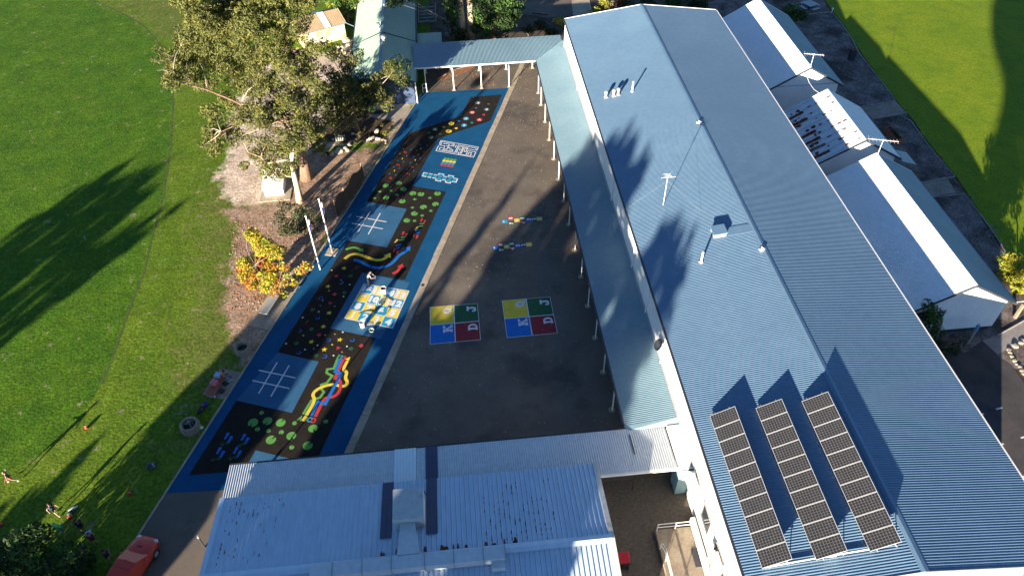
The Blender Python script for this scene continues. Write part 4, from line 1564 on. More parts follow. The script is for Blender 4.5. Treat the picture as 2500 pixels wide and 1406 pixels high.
# ------------------------------------------------------------------ gabled classrooms on the lower east side
def gable(name, label, x0, x1, y0, y1, g, ze, zr, mroof, mwall, pitch=.152, oh=.45, ridge_rust=False, gable_line=True, mroofR=None):
    xc = (x0 + x1) / 2
    t = thing(name, label, 'building', (xc, (y0 + y1) / 2, g))
    mb = MB()
    a, b, c, d = x0 + oh, x1 - oh, y0 + .35, y1 - .35
    zz = lambda x: (zr - abs(x - xc) / ((x1 - x0) / 2) * (zr - ze)) - .07
    nb = 14
    # weatherboards: each board leans out 12 mm at its foot
    H0_, H1_ = g + .45, zz(a)
    for k in range(nb):
        z0, z1 = H0_ + (H1_ - H0_) * k / nb, H0_ + (H1_ - H0_) * (k + 1) / nb
        o = .014
        for (p, q) in (((a, c), (b, c)), ((b, c), (b, d)), ((b, d), (a, d)), ((a, d), (a, c))):
            dx, dy = q[0] - p[0], q[1] - p[1]
            L = sqrt(dx * dx + dy * dy)
            nx_, ny_ = dy / L * o, -dx / L * o
            mb.poly([(p[0] + nx_, p[1] + ny_, z0), (q[0] + nx_, q[1] + ny_, z0), (q[0], q[1], z1), (p[0], p[1], z1)])
    for yy, fl in ((c, 0), (d, 1)):
        q = [(a, yy, H1_), (b, yy, H1_), (xc, yy, zz(xc))]
        mb.poly(q[::-1] if fl else q)
    mb.build('wall', mwall, t)
    mb = MB()
    mb.box((xc, (c + d) / 2, g + .2), (b - a - .2, d - c - .2, .52))
    mb.build('underfloor_gap', m_dark, t)  # dark box stands for the shaded gap between the base stumps
    if gable_line:
        mb = MB()
        mb.box((xc, c - .03, H1_ - .02), (b - a + .1, .06, .05))
        mb.build('gable_trim', m_bluep, t)
    for (A, V, mm) in (((x0, y0, ze), (xc - x0, 0, zr - ze), mroof), ((xc, y0, zr), (x1 - xc, 0, ze - zr), mroofR or mroof)):
        mb = MB()
        corrugated(mb, A, (0, y1 - y0, 0), V, pitch, .034)
        mb.build('roof', mm, t, smooth=True)
    sl = (zr - ze) / (xc - x0)
    mb = MB()
    for s in (-1, 1):
        q = [(xc + s * .18, y0, zr - .18 * sl + .03), (xc + s * .18, y1, zr - .18 * sl + .03), (xc, y1, zr + .05), (xc, y0, zr + .05)]
        mb.poly(q if s > 0 else q[::-1])
    mb.build('ridge_cap', m_galvo if ridge_rust else mroof, t)
    for yy in (y0, y1):
        mb = MB()
        for s in (-1, 1):
            xe = x0 if s < 0 else x1
            q = [(xe, ze), (xc, zr)] if s < 0 else [(xc, zr), (xe, ze)]
            yb0, yb1 = (yy - .05, yy + .0) if yy == y0 else (yy, yy + .05)
            mb.hexa([(q[0][0], yb0, q[0][1] - .18), (q[1][0], yb0, q[1][1] - .18), (q[1][0], yb1, q[1][1] - .18), (q[0][0], yb1, q[0][1] - .18)],
                    [(q[0][0], yb0, q[0][1] + .03), (q[1][0], yb0, q[1][1] + .03), (q[1][0], yb1, q[1][1] + .03), (q[0][0], yb1, q[0][1] + .03)])
        mb.build('barge_board', m_dark if yy == y0 else mroof, t)
    for xx in (x0 - .05, x1 + .05):
        mb = MB()
        mb.box((xx, (y0 + y1) / 2, ze - .06), (.11, y1 - y0, .11))
        mb.build('gutter', m_vroof, t)
    return t


m_rroofd = mat('shade_toned_roof_east', (0.16, 0.28, 0.32), (0.19, 0.31, 0.35), scale=0.3, rough=0.5, fine=0.05, fscale=3, spec=0.4)  # darker copy for east slopes, their dimmer light put into the colour
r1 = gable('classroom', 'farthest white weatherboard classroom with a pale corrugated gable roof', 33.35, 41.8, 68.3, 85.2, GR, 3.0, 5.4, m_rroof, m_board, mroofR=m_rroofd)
r2 = gable('classroom', 'middle white classroom under an old rust-stained galvanised roof', 33.35, 41.75, 54.8, 63.9, GR, 3.0, 5.4, m_galvo, m_board, pitch=.3, ridge_rust=True, gable_line=False)
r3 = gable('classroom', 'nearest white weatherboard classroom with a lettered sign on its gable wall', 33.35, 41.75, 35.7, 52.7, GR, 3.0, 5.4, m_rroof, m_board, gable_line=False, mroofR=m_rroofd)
# side verandah of the middle one
mb = MB()
mb.slab([(41.7, 54.4, 2.95), (41.7, 56.4, 2.95), (43.2, 56.4, 2.5), (43.2, 54.4, 2.5)][::-1], .08)
mb.build('porch_roof', m_rroofd, r2)
# rust patches on the lower west slope of the middle roof
mb = MB()
rnd = random.Random(11)
sl2 = 2.4 / 4.2
zr2 = lambda x: 3.0 + (x - 33.35) * sl2 + .03
for k in range(7):
    y = 55.5 + k * 1.12
    if k % 5 != 4:
        n = 9
        pts = []
        for i in range(n + 1): pts.append((33.5 + 1.35 * i / n, y + rnd.uniform(-.05, .02)))
        for i in range(n + 1): pts.append((33.5 + 1.35 * (n - i) / n, y + .36 + rnd.uniform(-.08, .10)))
        mb.poly([(x, yy, zr2(x)) for x, yy in pts])
    for j in range(3):
        cx, cy = 33.7 + rnd.random() * 1.3, y + .75 + rnd.uniform(-.15, .15)
        r = rnd.uniform(.10, .24)
        mb.poly([(cx + r * rnd.uniform(.6, 1.1) * cos(a), cy + r * rnd.uniform(.6, 1.1) * sin(a), zr2(cx + r * cos(a)) + .004) for a in [2 * pi * i / 9 for i in range(9)]])
for k in range(26):
    x, y = rnd.choice((35.4, 36.1, 36.7, 37.2)) + rnd.uniform(-.1, .1), 55.4 + rnd.randrange(8) * 1.05
    r = rnd.uniform(.06, .13)
    mb.poly([(x + r * 1.6 * cos(a), y + r * sin(a), zr2(x + r * 1.6 * cos(a)) + .004) for a in [2 * pi * i / 7 for i in range(7)]])
r2roof = [c for c in kids(r2) if c.name.startswith('roof')]
mb.build('rust_patches', m_rust, r2)
mb = MB()
for y in [55.0 + .85 * k for k in range(11)]:
    mb.box((35.45, y, zr2(35.45) + .02), (4.6, .035, .02), ry=-math.atan(sl2))
mb.build('sheet_laps', m_grey, r2)
# the sign
sg = thing('wall_sign', 'dark framed sign with pale capital letters on the gable wall of the nearest classroom', 'sign', (35.4, 36.0, GR + 2.0))
mb = MB()
sx0, sx1, sz = 33.95, 36.45, 2.0
mb.box(((sx0 + sx1) / 2, 36.0, sz), (sx1 - sx0, .06, .95))
mb.build('board', m_navy, sg)
mb = MB()
for (cx, cz, w, h) in (((sx0 + sx1) / 2, sz + .5, sx1 - sx0 + .12, .07), ((sx0 + sx1) / 2, sz - .5, sx1 - sx0 + .12, .07), (sx0 - .03, sz, .07, .94), (sx1 + .03, sz, .07, .94)):
    mb.box((cx, 35.98, cz), (w, .07, h))
mb.build('frame', m_grey, sg)
mb = MB()
put_text(mb, 'NISPS', Vector(((sx0 + sx1) / 2, 35.955, sz)), (1, 0, 0), (0, 0, 1), .68, None, wmax=2.2, bold=.03)
mb.build('lettering', m_wpaint, sg)
# aerials on these roofs
aerial(Vector((37.6, 68.6, 5.4)), 1.4, 'white tv aerial on the near gable of the farthest classroom', (.95, -.3, 0), 2.0, 8)
aerial(Vector((37.55, 52.5, 5.4)), 1.6, 'white tv aerial on the far gable of the nearest classroom', (.95, -.3, 0), 2.6, 9)
mb = MB()
mb.tube([(37.2, 68.5, 4.7), (37.1, 67.0, 4.4), (36.9, 65.3, 4.6), (36.8, 63.9, 5.0)], .03, 5)
tag(mb.build('service_cable', m_wpaint), 'white cable sagging between the farthest and middle classroom roofs', 'cable')
mb = MB()
mb.tube([(41.8, 35.8, 3.0), (52, 35.4, 3.6)], .03, 5)
tag(mb.build('power_cable', m_wpaint), 'thin white overhead cable leaving the eave of the nearest classroom', 'cable')

# ------------------------------------------------------------------ green-roofed building at the top
gb = thing('green_roofed_building', 'low building with a pale green gable roof at the far end of the playground', 'building', (-8, 84, 0))
gx0, gx1, gxc, gy0, gym, gy1, gze, gzr = -11.55, -4.15, -7.95, 75.2, 84.6, 104.0, 2.9, 4.35
mb = MB()
for (x, fl) in ((gx0 + .3, 0), (gx1 - .3, 1)):
    q = [(x, gy0 + .3, -.05), (x, gy1 - .3, -.05), (x, gy1 - .3, gze + .02), (x, gy0 + .3, gze + .02)]
    mb.poly(q if fl else q[::-1])
for (y, fl) in ((gy0 + .3, 0), (gy1 - .3, 1)):
    q = [(gx0 + .3, y, -.05), (gx1 - .3, y, -.05), (gx1 - .3, y, gze), (gxc, y, gzr - .1), (gx0 + .3, y, gze)]
    mb.poly(q[::-1] if fl else q)
mb.build('wall', m_navy, gb)
for (ya, yb, dz, ex) in ((gy0, gym, -.12, .12), (gym, gy1, 0.0, 0)):
    for s in (-1, 1):
        mb = MB()
        xe = (gx0 - ex) if s < 0 else (gx1 + ex)
        corrugated(mb, (gxc, ya, gzr + dz), (0, yb - ya, 0), (xe - gxc, 0, gze - gzr), .152, .03)
        mb.build('roof', m_green, gb, smooth=True)
    mb = MB()
    mb.box((gxc, (ya + yb) / 2, gzr + dz + .05), (.34, yb - ya, .06))
    mb.build('ridge_cap', m_vroof, gb)
for xx in (gx0 - .12, gx1 + .14):
    mb = MB()
    mb.box((xx, (gy0 + gy1) / 2, gze - .12), (.11, gy1 - gy0, .11))
    mb.build('gutter', m_dark, gb)
mb = MB()
mb.tube([(gx1 - .1, gy0 + .05, gze - .2), (gx1 - .1, gy0 + .05, .1)], .06, 8)
mb.build('downpipe', m_wpaint, gb)
mb = MB()
mb.box((gx1 - 1.7, gy0 + .24, 2.1), (.5, .06, .35))
mb.build('notice', m_grey, gb)
for k, (px, py) in enumerate(((941, 17), (923, 66), (936, 97))):
    p = G(px, py, gzr + .05)
    t = thing('whirlybird_vent', ['white round ventilator on the ridge of the green roof, farthest from the playground', 'white round ventilator on the lit slope of the green roof', 'grey round ventilator on the shaded part of the green roof, nearest the playground'][k], 'vent', p, group='round ventilators on the green roof')
    mb = MB()
    mb.lathe([(.16, -.3), (.16, .1)], p, 12)
    mb.build('throat', m_galv, t)
    mb = MB()
    for i in range(14):
        a = 2 * pi * i / 14
        b = a + .5
        for j in range(4):
            z0, z1 = .1 + .09 * j, .1 + .09 * (j + 1)
            r0_, r1_ = .30 * sin(pi * (.25 + .15 * j)), .30 * sin(pi * (.25 + .15 * (j + 1)))
            mb.poly([p + Vector((r0_ * cos(a), r0_ * sin(a), z0)), p + Vector((r0_ * cos(b), r0_ * sin(b), z0)), p + Vector((r1_ * cos(b), r1_ * sin(b), z1)), p + Vector((r1_ * cos(a), r1_ * sin(a), z1))])
    mb.lathe([(.24, .45), (0, .5)], p, 12)
    mb.build('turbine', m_wpaint, t)
lg = thing('lean_to_shed', 'small flat green lean-to roof beside the green-roofed building', 'shed', (-2.6, 86, 0))
mb = MB()
corrugated(mb, (-4.1, 84.6, 2.5), (3.1, 0, 0), (0, 2.6, .06), .152, .03)
mb.build('roof', m_green, lg)
mb = MB()
mb.box((-2.55, 85.9, 1.2), (2.9, 2.3, 2.4))
mb.build('wall', m_navy, lg)

# beige garden shed, turned to the court
s0, s1 = G(745, 121), G(846.6, 93.5)
sd_ = (s1 - s0).normalized()
sn_ = Vector((-sd_.y, sd_.x, 0))
ss = thing('garden_shed', 'small cream shed with a ribbed beige roof, behind the big gum tree', 'shed', (s0 + s1) / 2)
SW = 4.6
LEN = (s1 - s0).length
mb = MB()
hz, rz_ = 2.15, 3.0
c = [s0, s1, s1 + sn_ * SW, s0 + sn_ * SW]
up = lambda p, z: Vector((p.x, p.y, z))
mb.m = 0
mb.poly([up(c[1], 0), up(c[2], 0), up(c[2], hz), up((c[1] + c[2]) / 2, rz_ - .05), up(c[1], hz)])
mb.poly([up(c[2], 0), up(c[3], 0), up(c[3], hz), up(c[2], hz)])
mb.poly([up(c[3], 0), up(c[0], 0), up(c[0], hz), up((c[0] + c[3]) / 2, rz_ - .05), up(c[3], hz)])
mb.m = 0
mb.poly([up(c[0], 0), up(c[1], 0), up(c[1], hz), up(c[0], hz)])
mb.build('wall', m_cream, ss)
m_mural = mat('painted_mural', (0.62, 0.60, 0.55), (0.42, 0.44, 0.12), scale=0.5, rough=0.8, lo=.46, hi=.52, detail=3)
mb = MB()
a, b = s0 + sd_ * .4 - sn_ * .02, s1 - sd_ * .05 - sn_ * .02
mb.poly([up(a, .35), up(b, .35), up(b, hz - .05), up(a, hz - .05)])
mb.build('mural', m_mural, ss)
ov = .25
for s in (0, 1):
    mb = MB()
    e0 = s0 - sd_ * ov - sn_ * ov if s == 0 else s0 - sd_ * ov + sn_ * (SW + ov)
    rg = s0 - sd_ * ov + sn_ * (SW / 2)
    corrugated(mb, up(rg, rz_ + .02), sd_ * (LEN + 2 * ov), up(e0, hz - .08) - up(rg, rz_ + .02), .25, .03, kind='rib')
    mb.build('roof', m_beige, ss)
    mb = MB()
    k = sd_ * (LEN * .58)
    corrugated(mb, up(rg + k, rz_ + .06), sd_ * .8, up(e0, hz - .04) - up(rg, rz_ + .02), .2, .02, kind='rib')
    mb.build('clear_sheet', m_newsheet, ss)
mb = MB()
e0, e1 = s0 - sn_ * .3, s1 - sn_ * .3
mb.tube([up(e0, hz - .1), up(e1, hz - .1)], .06, 6)
mb.build('gutter', m_vroof, ss)
mb = MB()
mb.tube([up(s1 - sn_ * .2, 2.2), (gx0 - .1, 90.0, 2.55)], .04, 6)
tag(mb.build('pipe_link', m_vroof), 'thin pale green pipe between the cream shed and the green roof', 'pipe')
# ------------------------------------------------------------------ vegetation
def leafmat(name, c1, c2, sc=1.3, tr=0.25):
    return mat(name, c1, c2, scale=sc, rough=0.65, detail=3, fine=0.35, fscale=5, spec=0.25, trans=tr, lo=.4, hi=.6)


LEAF = {
    'gum': leafmat('gum_leaves', (0.160, 0.165, 0.042), (0.095, 0.115, 0.034)),
    'gumd': leafmat('dark_gum_leaves', (0.075, 0.090, 0.026), (0.120, 0.120, 0.032)),
    'green': leafmat('green_leaves', (0.045, 0.110, 0.025), (0.070, 0.140, 0.030)),
    'dark': leafmat('dark_leaves', (0.020, 0.045, 0.014), (0.032, 0.060, 0.018)),
    'yellow': leafmat('yellow_leaves', (0.46, 0.36, 0.030), (0.36, 0.32, 0.030)),
    'lime': leafmat('yellow_green_leaves', (0.20, 0.24, 0.025), (0.28, 0.27, 0.030)),
    'orange': leafmat('orange_leaves', (0.40, 0.15, 0.030), (0.36, 0.20, 0.030)),
    'red': leafmat('red_leaves', (0.38, 0.070, 0.035), (0.40, 0.12, 0.030)),
    'grey': leafmat('grey_green_leaves', (0.055, 0.060, 0.035), (0.085, 0.085, 0.050)),
    'straw': leafmat('straw_grass', (0.17, 0.14, 0.055), (0.11, 0.11, 0.04)),
}
m_bark = mat('brown_bark', (0.16, 0.095, 0.065), (0.23, 0.145, 0.10), scale=1.2, rough=0.95, fine=0.3, fscale=6, stretch=(4, 4, .6), bump=.5, bscale=8)
m_pale = mat('pale_gum_bark', (0.44, 0.33, 0.22), (0.56, 0.46, 0.34), scale=0.9, rough=0.85, fine=0.12, fscale=4, c3=(0.36, 0.20, 0.10), s3=0.5, lo3=.52, hi3=.66)
m_twig = mat('grey_branch', (0.26, 0.21, 0.16), (0.36, 0.30, 0.24), scale=2, rough=0.9)


def leaf(mb, p, s, rnd, up=0.5, asp=0.45):
    n = Vector((rnd.gauss(0, 1), rnd.gauss(0, 1), rnd.gauss(0, 1) + up))
    if n.length < .01: n = Vector((0, 0, 1))
    n.normalize()
    a = Vector((rnd.gauss(0, 1), rnd.gauss(0, 1), rnd.gauss(0, 1) - .4)).cross(n)
    if a.length < .01: a = Vector((1, 0, 0)).cross(n)
    a.normalize()
    b = n.cross(a)
    s *= rnd.uniform(.65, 1.35)
    w = s * asp
    i = len(mb.v)
    mb.v += [p - a * s * .5, p + b * w * .5, p + a * s * .5 - n * s * .12, p - b * w * .5]
    mb.face((i, i + 1, i + 2, i + 3))


def clump(mb, c, r, n, s, rnd, flat_=0.75, up=.5, asp=.45):
    for _ in range(n):
        while True:
            d = Vector((rnd.uniform(-1, 1), rnd.uniform(-1, 1), rnd.uniform(-1, 1)))
            if .15 < d.length < 1: break
        k = d.length ** .5 / d.length
        leaf(mb, c + Vector((d.x * k * r, d.y * k * r, d.z * k * r * flat_)), s, rnd, up, asp)


def AY(px, py, y):
    d = _f + _r * ((px - 1250) / FPX) - _u * ((py - 703) / FPX)
    t = y / d.y
    return Vector((d.x * t, y, CAMZ + d.z * t))


def bend_path(a, b, rnd, sag=.12, n=4):
    a, b = Vector(a), Vector(b)
    L = (b - a).length
    off = Vector((rnd.uniform(-1, 1), rnd.uniform(-1, 1), rnd.uniform(.2, 1))) * L * sag
    return [a + (b - a) * (i / n) + off * sin(pi * i / n) for i in range(n + 1)]


def tree(name, label, base, blobs, mats, leafs=.36, trunk=.3, tm=None, fork=.45, dens=1.0, seed=1, cat='tree', group=None, ypl=None, spread=2.5, zmin=.6, sub=.62, limbs=None, trunkpath=None, up=.5, asp=.45, pick=None, twigs=True, flat_=.75):
    """blobs: (px,py,rpx[,y[,m]]) crown masses; each is filled with leafy clumps"""
    rnd = random.Random(seed)
    base = Vector(base)
    t = thing(name, label, cat, base, group=group)
    mb = MB()
    tips = []
    for bl in blobs:
        px, py, rp = bl[:3]
        y = bl[3] if len(bl) > 3 and bl[3] is not None else (ypl or base.y) + rnd.uniform(-spread, spread)
        c = AY(px, py, y)
        if c.z < base.z + zmin:
            c = G(px, py, base.z + zmin)
        r = rp * (c - Vector((0, 0, CAMZ))).length / FPX
        tips.append((c, r))
        n = max(2, int((r / sub) ** 2 * 2.6 * dens) + 1)
        for k in range(n):
            d = Vector((rnd.gauss(0, .5), rnd.gauss(0, .5), rnd.gauss(0, .42)))
            if d.length > 1: d.normalize()
            cc = c + d * r
            if cc.z < base.z + .25: cc.z = base.z + .25
            rr = sub * rnd.uniform(.7, 1.25) * min(1, r / sub * .9 + .2)
            if pick: mb.m = pick(rnd, px, py, cc)
            else: mb.m = rnd.randrange(len(mats))
            clump(mb, cc, rr, int(46 * (rr / .62) ** 2 * (.36 / leafs) ** 2 * dens) + 6, leafs, rnd, flat_, up, asp)
    mb.build('crown', [LEAF[m] for m in mats], t)
    tm = tm or m_bark
    zt = max(c.z for c, r in tips)
    mb = MB()
    if trunkpath is None:
        top = Vector((base.x + rnd.uniform(-.3, .3), base.y + rnd.uniform(-.3, .3), base.z + (zt - base.z) * fork))
        trunkpath = [base - Vector((0, 0, .1)), base + (top - base) * .35 + Vector((rnd.uniform(-.1, .1), 0, 0)), top]
    rr = [trunk * 1.35] + [trunk * (1 - .45 * i / (len(trunkpath) - 1)) for i in range(1, len(trunkpath))]
    mb.tube(trunkpath, rr, 10)
    mb.build('trunk', tm, t, smooth=True)
    top = Vector(trunkpath[-1])
    lps = []
    if limbs:
        for pth, r0_ in limbs:
            mb = MB()
            n = len(pth)
            mb.tube(pth, [r0_ * (1 - .75 * i / (n - 1)) for i in range(n)], 7)
            mb.build('limb', tm, t, smooth=True)
            lps += [Vector(p) for p in pth]
    lps.append(top)
    if twigs:
        mb = MB()
        for c, r in tips:
            a = min(lps, key=lambda p: (p - c).length)
            if (a - c).length < .3: continue
            k = max(.02, min(.06, trunk * .22))
            pth = bend_path(a, c, rnd)
            mb.tube(pth, [k * (1 - .7 * i / 4) for i in range(5)], 5)
            for _ in range(3):
                e = c + Vector((rnd.gauss(0, .5), rnd.gauss(0, .5), rnd.gauss(.1, .4))) * r * 1.1
                mb.tube(bend_path(pth[3], e, rnd, n=3), [k * .4, k * .3, k * .2, k * .1], 4)
        mb.build('branches', tm if tm is m_pale else m_twig, t, smooth=True)
    return t


# the big gum at the edge of the oval
B1 = G(748, 436)
vt = lambda px, py: AY(px, py, B1.y)
y1_ = B1.y
gumbl = [(480, 30, 45), (530, 15, 50), (590, 20, 46), (640, 40, 46), (690, 15, 42), (735, 15, 32), (460, 92, 40), (520, 90, 46), (580, 90, 44), (630, 105, 40), (430, 142, 36), (480, 150, 42), (540, 150, 38), (590, 152, 34),
         (640, 160, 34), (402, 182, 18), (425, 188, 22), (460, 190, 24), (505, 205, 22), (610, 212, 28), (660, 205, 30), (700, 182, 30), (722, 140, 30), (762, 118, 22), (690, 92, 26), (742, 185, 30), (770, 212, 26),
         (700, 245, 24), (742, 250, 30), (664, 262, 24), (622, 262, 24), (560, 252, 24), (530, 282, 26), (510, 322, 24), (548, 330, 26), (592, 290, 26), (600, 332, 16), (500, 352, 12), (532, 366, 14), (640, 300, 18),
         (745, 322, 30), (772, 345, 22), (722, 372, 24), (760, 290, 24), (475, -20, 45), (560, -30, 50), (650, -25, 45), (730, -30, 40), (500, 60, 30), (555, 55, 32), (610, 60, 32), (665, 65, 30), (655, 135, 28), (560, 118, 30), (505, 118, 28), (682, 150, 26), (730, 215, 26), (580, 195, 26), (640, 200, 24), (690, 222, 24), (716, 275, 24), (652, 290, 20), (700, 335, 26), (735, 290, 24), (780, 320, 20), (690, 290, 18), (450, 120, 26), (720, 60, 28), (750, 150, 22)]
L = lambda pts: [AY(p[0], p[1], y1_ + p[2]) for p in pts]
fk = AY(731, 345, y1_)
limbs = [([fk] + L([(708, 302, .3), (692, 262, .8), (705, 231, 1.2), (733, 199, 1.5), (787, 188, 2)]), .13),
         ([fk] + L([(690, 300, -.4), (650, 286, -.8), (590, 256, -1), (565, 244, -1.2), (506, 220, -1.6), (456, 206, -2), (425, 192, -2.2)]), .15),
         ([fk] + L([(700, 292, .6), (665, 222, 1.4), (650, 196, 1.8), (609, 128, 2.4), (588, 46, 2.8)]), .17),
         ([fk] + L([(722, 296, .8), (715, 220, 1.8), (701, 128, 2.6), (696, 53, 3)]), .15),
         ([fk] + L([(690, 318, -1), (640, 306, -1.6), (590, 300, -2), (540, 322, -2.4)]), .10)]
gum = tree('gum_tree', 'very large spreading gum tree with a thick brown trunk between lawn and playground', B1, gumbl, ['gum', 'gum', 'gum', 'gumd'], leafs=.25, trunk=.52, fork=.3, seed=3, spread=3.2, limbs=limbs,
           trunkpath=[B1, AY(743, 400, y1_), AY(738, 370, y1_), fk], zmin=2.2, dens=1.05, sub=.56)
B2 = G(733, 492)
y2_ = B2.y
L = lambda pts: [AY(p[0], p[1], y2_ + p[2]) for p in pts]
tp2 = [B2] + L([(726, 460, 0), (719, 432, 0), (714, 406, 0), (711, 388, .2), (716, 350, .5)])
tree('gum_tree', 'slender gum tree with a smooth pale orange trunk, in front of the big gum', B2, [(662, 402, 22), (690, 420, 20), (655, 350, 26), (690, 362, 26), (602, 400, 13), (622, 372, 14), (640, 380, 18), (715, 395, 20), (700, 330, 24), (735, 352, 20), (672, 430, 12), (650, 425, 12)],
     ['gum', 'gumd'], leafs=.25, trunk=.30, tm=m_pale, seed=5, spread=.9, zmin=1.5, dens=.95,
     trunkpath=tp2, limbs=[([tp2[2]] + L([(700, 430, -.2), (687, 424, -.3), (688, 414, -.3)]), .12), ([tp2[4]] + L([(690, 392, -.3), (660, 398, -.6), (647, 396, -.8), (637, 383, -1), (606, 372, -1.3), (595, 349, -1.4)]), .13)])
B3 = G(874, 322)
y3_ = B3.y
tree('gum_tree', 'dark dense gum tree with a reddish trunk leaning over the rock garden', B3, [(800, 240, 34), (840, 222, 36), (880, 212, 32), (920, 212, 32), (958, 184, 26), (985, 192, 18), (850, 172, 28), (822, 134, 16), (800, 116, 22), (792, 288, 24), (832, 270, 28),
     (870, 258, 26), (902, 240, 24), (945, 236, 22), (835, 300, 22), (990, 156, 12), (862, 145, 22), (970, 160, 16), (780, 250, 26), (812, 190, 24), (840, 250, 30), (890, 235, 26), (815, 215, 26), (930, 195, 20), (865, 235, 28)],
     ['gumd', 'dark', 'gum'], leafs=.26, trunk=.24, fork=.35, seed=9, spread=2.2, zmin=2.0, dens=.95, trunkpath=[B3, AY(868, 300, y3_), AY(866, 275, y3_), AY(880, 245, y3_)])
# autumn trees
def autumn(rnd, px, py, c):
    if abs(px - 622) < 26 and abs(py - 655) < 28: return rnd.choice((1, 2, 0, 0, 1))
    if py < 610: return rnd.choice((0, 0, 0, 1, 3))
    return rnd.choice((0, 0, 0, 3, 3, 3, 0, 1))


BA = G(650, 712)
tree('autumn_tree', 'young tree in yellow, orange and red autumn leaf beside the playground', BA, [(612, 565, 11), (625, 590, 17), (648, 608, 20), (640, 640, 24), (612, 650, 20), (592, 645, 14), (655, 665, 22), (625, 680, 20), (605, 672, 14), (672, 622, 16), (588, 668, 9), (640, 700, 10), (618, 700, 10), (665, 690, 12)],
     ['yellow', 'orange', 'red', 'lime'], leafs=.24, trunk=.09, fork=.4, seed=21, spread=1.0, zmin=.7, dens=1.5, sub=.42, pick=autumn)
tree('autumn_tree', 'thin yellow-green sapling just right of the bright autumn tree', G(690, 722), [(690, 640, 10), (700, 665, 14), (688, 690, 12), (672, 705, 10), (668, 718, 8), (742, 652, 14), (758, 648, 8), (725, 662, 9), (715, 690, 8), (690, 715, 10)],
     ['yellow', 'lime', 'green', 'orange'], leafs=.24, trunk=.06, fork=.4, seed=22, spread=.5, zmin=.4, dens=.85, sub=.38)
# grey shrubs by the flagpoles
tree('shrub', 'grey-green straggly shrub in the bark bed left of the taller flagpole', G(722, 566), [(695, 505, 16), (682, 530, 16), (705, 540, 18), (728, 520, 18), (720, 560, 18), (700, 565, 12), (740, 545, 14), (712, 500, 12)], ['grey', 'dark'], leafs=.26, trunk=.07, seed=31, spread=.8, zmin=.5, sub=.45, cat='shrub', dens=.8)
tree('shrub', 'sparse grey shrub between the two white flagpoles', G(770, 572), [(758, 520, 12), (775, 535, 13), (765, 555, 13), (788, 530, 9), (750, 540, 12)], ['grey', 'straw', 'dark'], leafs=.24, trunk=.05, seed=32, spread=.5, zmin=.4, sub=.4, cat='shrub', dens=.7)
# far gardens
tree('leafy_tree', 'bright green bushy tree between the cream shed and the green roof', G(850, 55), [(835, 5, 26), (870, 10, 24), (890, 22, 14), (850, 28, 16), (905, 5, 16), (925, 0, 14), (820, -15, 26)], ['green', 'lime', 'green'], leafs=.36, trunk=.2, seed=41, spread=1.5, zmin=1, dens=1)
tree('leafy_tree', 'tall dark green tree behind the far covered walkway', G(1205, 100), [(1190, 40, 34), (1225, 30, 34), (1180, 5, 30), (1240, 0, 30), (1215, 60, 26), (1175, 65, 22), (1255, 35, 20), (1200, -25, 40), (1180, 85, 16), (1240, 60, 18), (1260, 10, 18)], ['dark', 'green', 'dark'], leafs=.40, trunk=.28, seed=42, spread=2, zmin=1, dens=1)
tree('leafy_tree', 'dark shaded bush left of the twin pale trunks', G(1100, 98), [(1105, 30, 18), (1098, 50, 18), (1115, 75, 16), (1130, 88, 14), (1095, 15, 18), (1120, 95, 12), (1110, 5, 18), (980, 0, 18), (1000, -5, 16), (960, 5, 14)], ['dark', 'dark', 'green'], leafs=.36, trunk=.12, seed=43, spread=1, zmin=.5, dens=.9)
t2b = G(1141, 92)
tw = thing('gum_tree', 'tall gum tree with twin pale trunks rising behind the far walkway', 'tree', t2b)
for k, dx in enumerate((0, 1)):
    b = G(1132 + 19 * dx, 94)
    mb = MB()
    mb.tube([b, b + Vector((-.15 if k == 0 else .05, 0, 5)), b + Vector((-.3 if k == 0 else .15, .3, 12)), b + Vector((-.6 if k == 0 else .7, 1, 23))], [.42, .36, .30, .2], 12)
    mb.build('trunk', m_pale, tw, smooth=True)
rnd = random.Random(77)
mb = MB()
for k in range(60):
    c = t2b + Vector((rnd.gauss(0, 2.4), rnd.gauss(1, 2.4), rnd.uniform(20, 25)))
    mb.m = rnd.randrange(2)
    clump(mb, c, .8, 36, .42, rnd)
mb.build('crown', [LEAF['gum'], LEAF['gumd']], tw)
for (px, py, rp, m, lab, sd) in ((1366, 52, 9, ['lime', 'yellow'], 'small spiky yellow-green plant at the far corner of the school roof', 51), (1318, 62, 12, ['grey', 'dark'], 'low grey-green bush behind the far walkway', 52), (1345, 82, 14, ['dark', 'dark'], 'dark bush against the far end of the school building', 53),
                                 (1475, 8, 15, ['straw', 'lime'], 'sunlit straw-coloured grass clump beyond the school roof', 54), (1520, 8, 16, ['dark', 'red'], 'dark reddish bush beyond the school roof ridge', 55), (1455, 25, 8, ['yellow', 'lime'], 'small yellow plant beside the far path', 56),
                                 (1640, 6, 20, ['dark', 'green'], 'dark green hedge beyond the right half of the school roof', 57), (1700, 10, 18, ['dark', 'dark'], 'blackish shrub beyond the right end of the school roof', 58), (1290, 75, 10, ['dark', 'grey'], 'small dark shrub beside the far walkway roof', 59), (1580, 6, 16, ['dark', 'grey'], 'dull green shrub just beyond the school ridge end', 60)):
    zz = 0 if px < 1540 else -.2 if px < 1600 else -.35
    b = G(px, py + 12, zz)
    tree('shrub', lab, b, [(px - rp * .4, py, rp * .8), (px + rp * .5, py + 3, rp * .8), (px, py - rp * .4, rp * .8), (px + rp * .2, py + rp * .4, rp * .7)], m, leafs=.34 if rp > 11 else .4, trunk=.05, seed=sd, spread=.4, zmin=.4, sub=.45, cat='shrub', asp=.3 if sd in (51, 54) else .45, dens=.9)
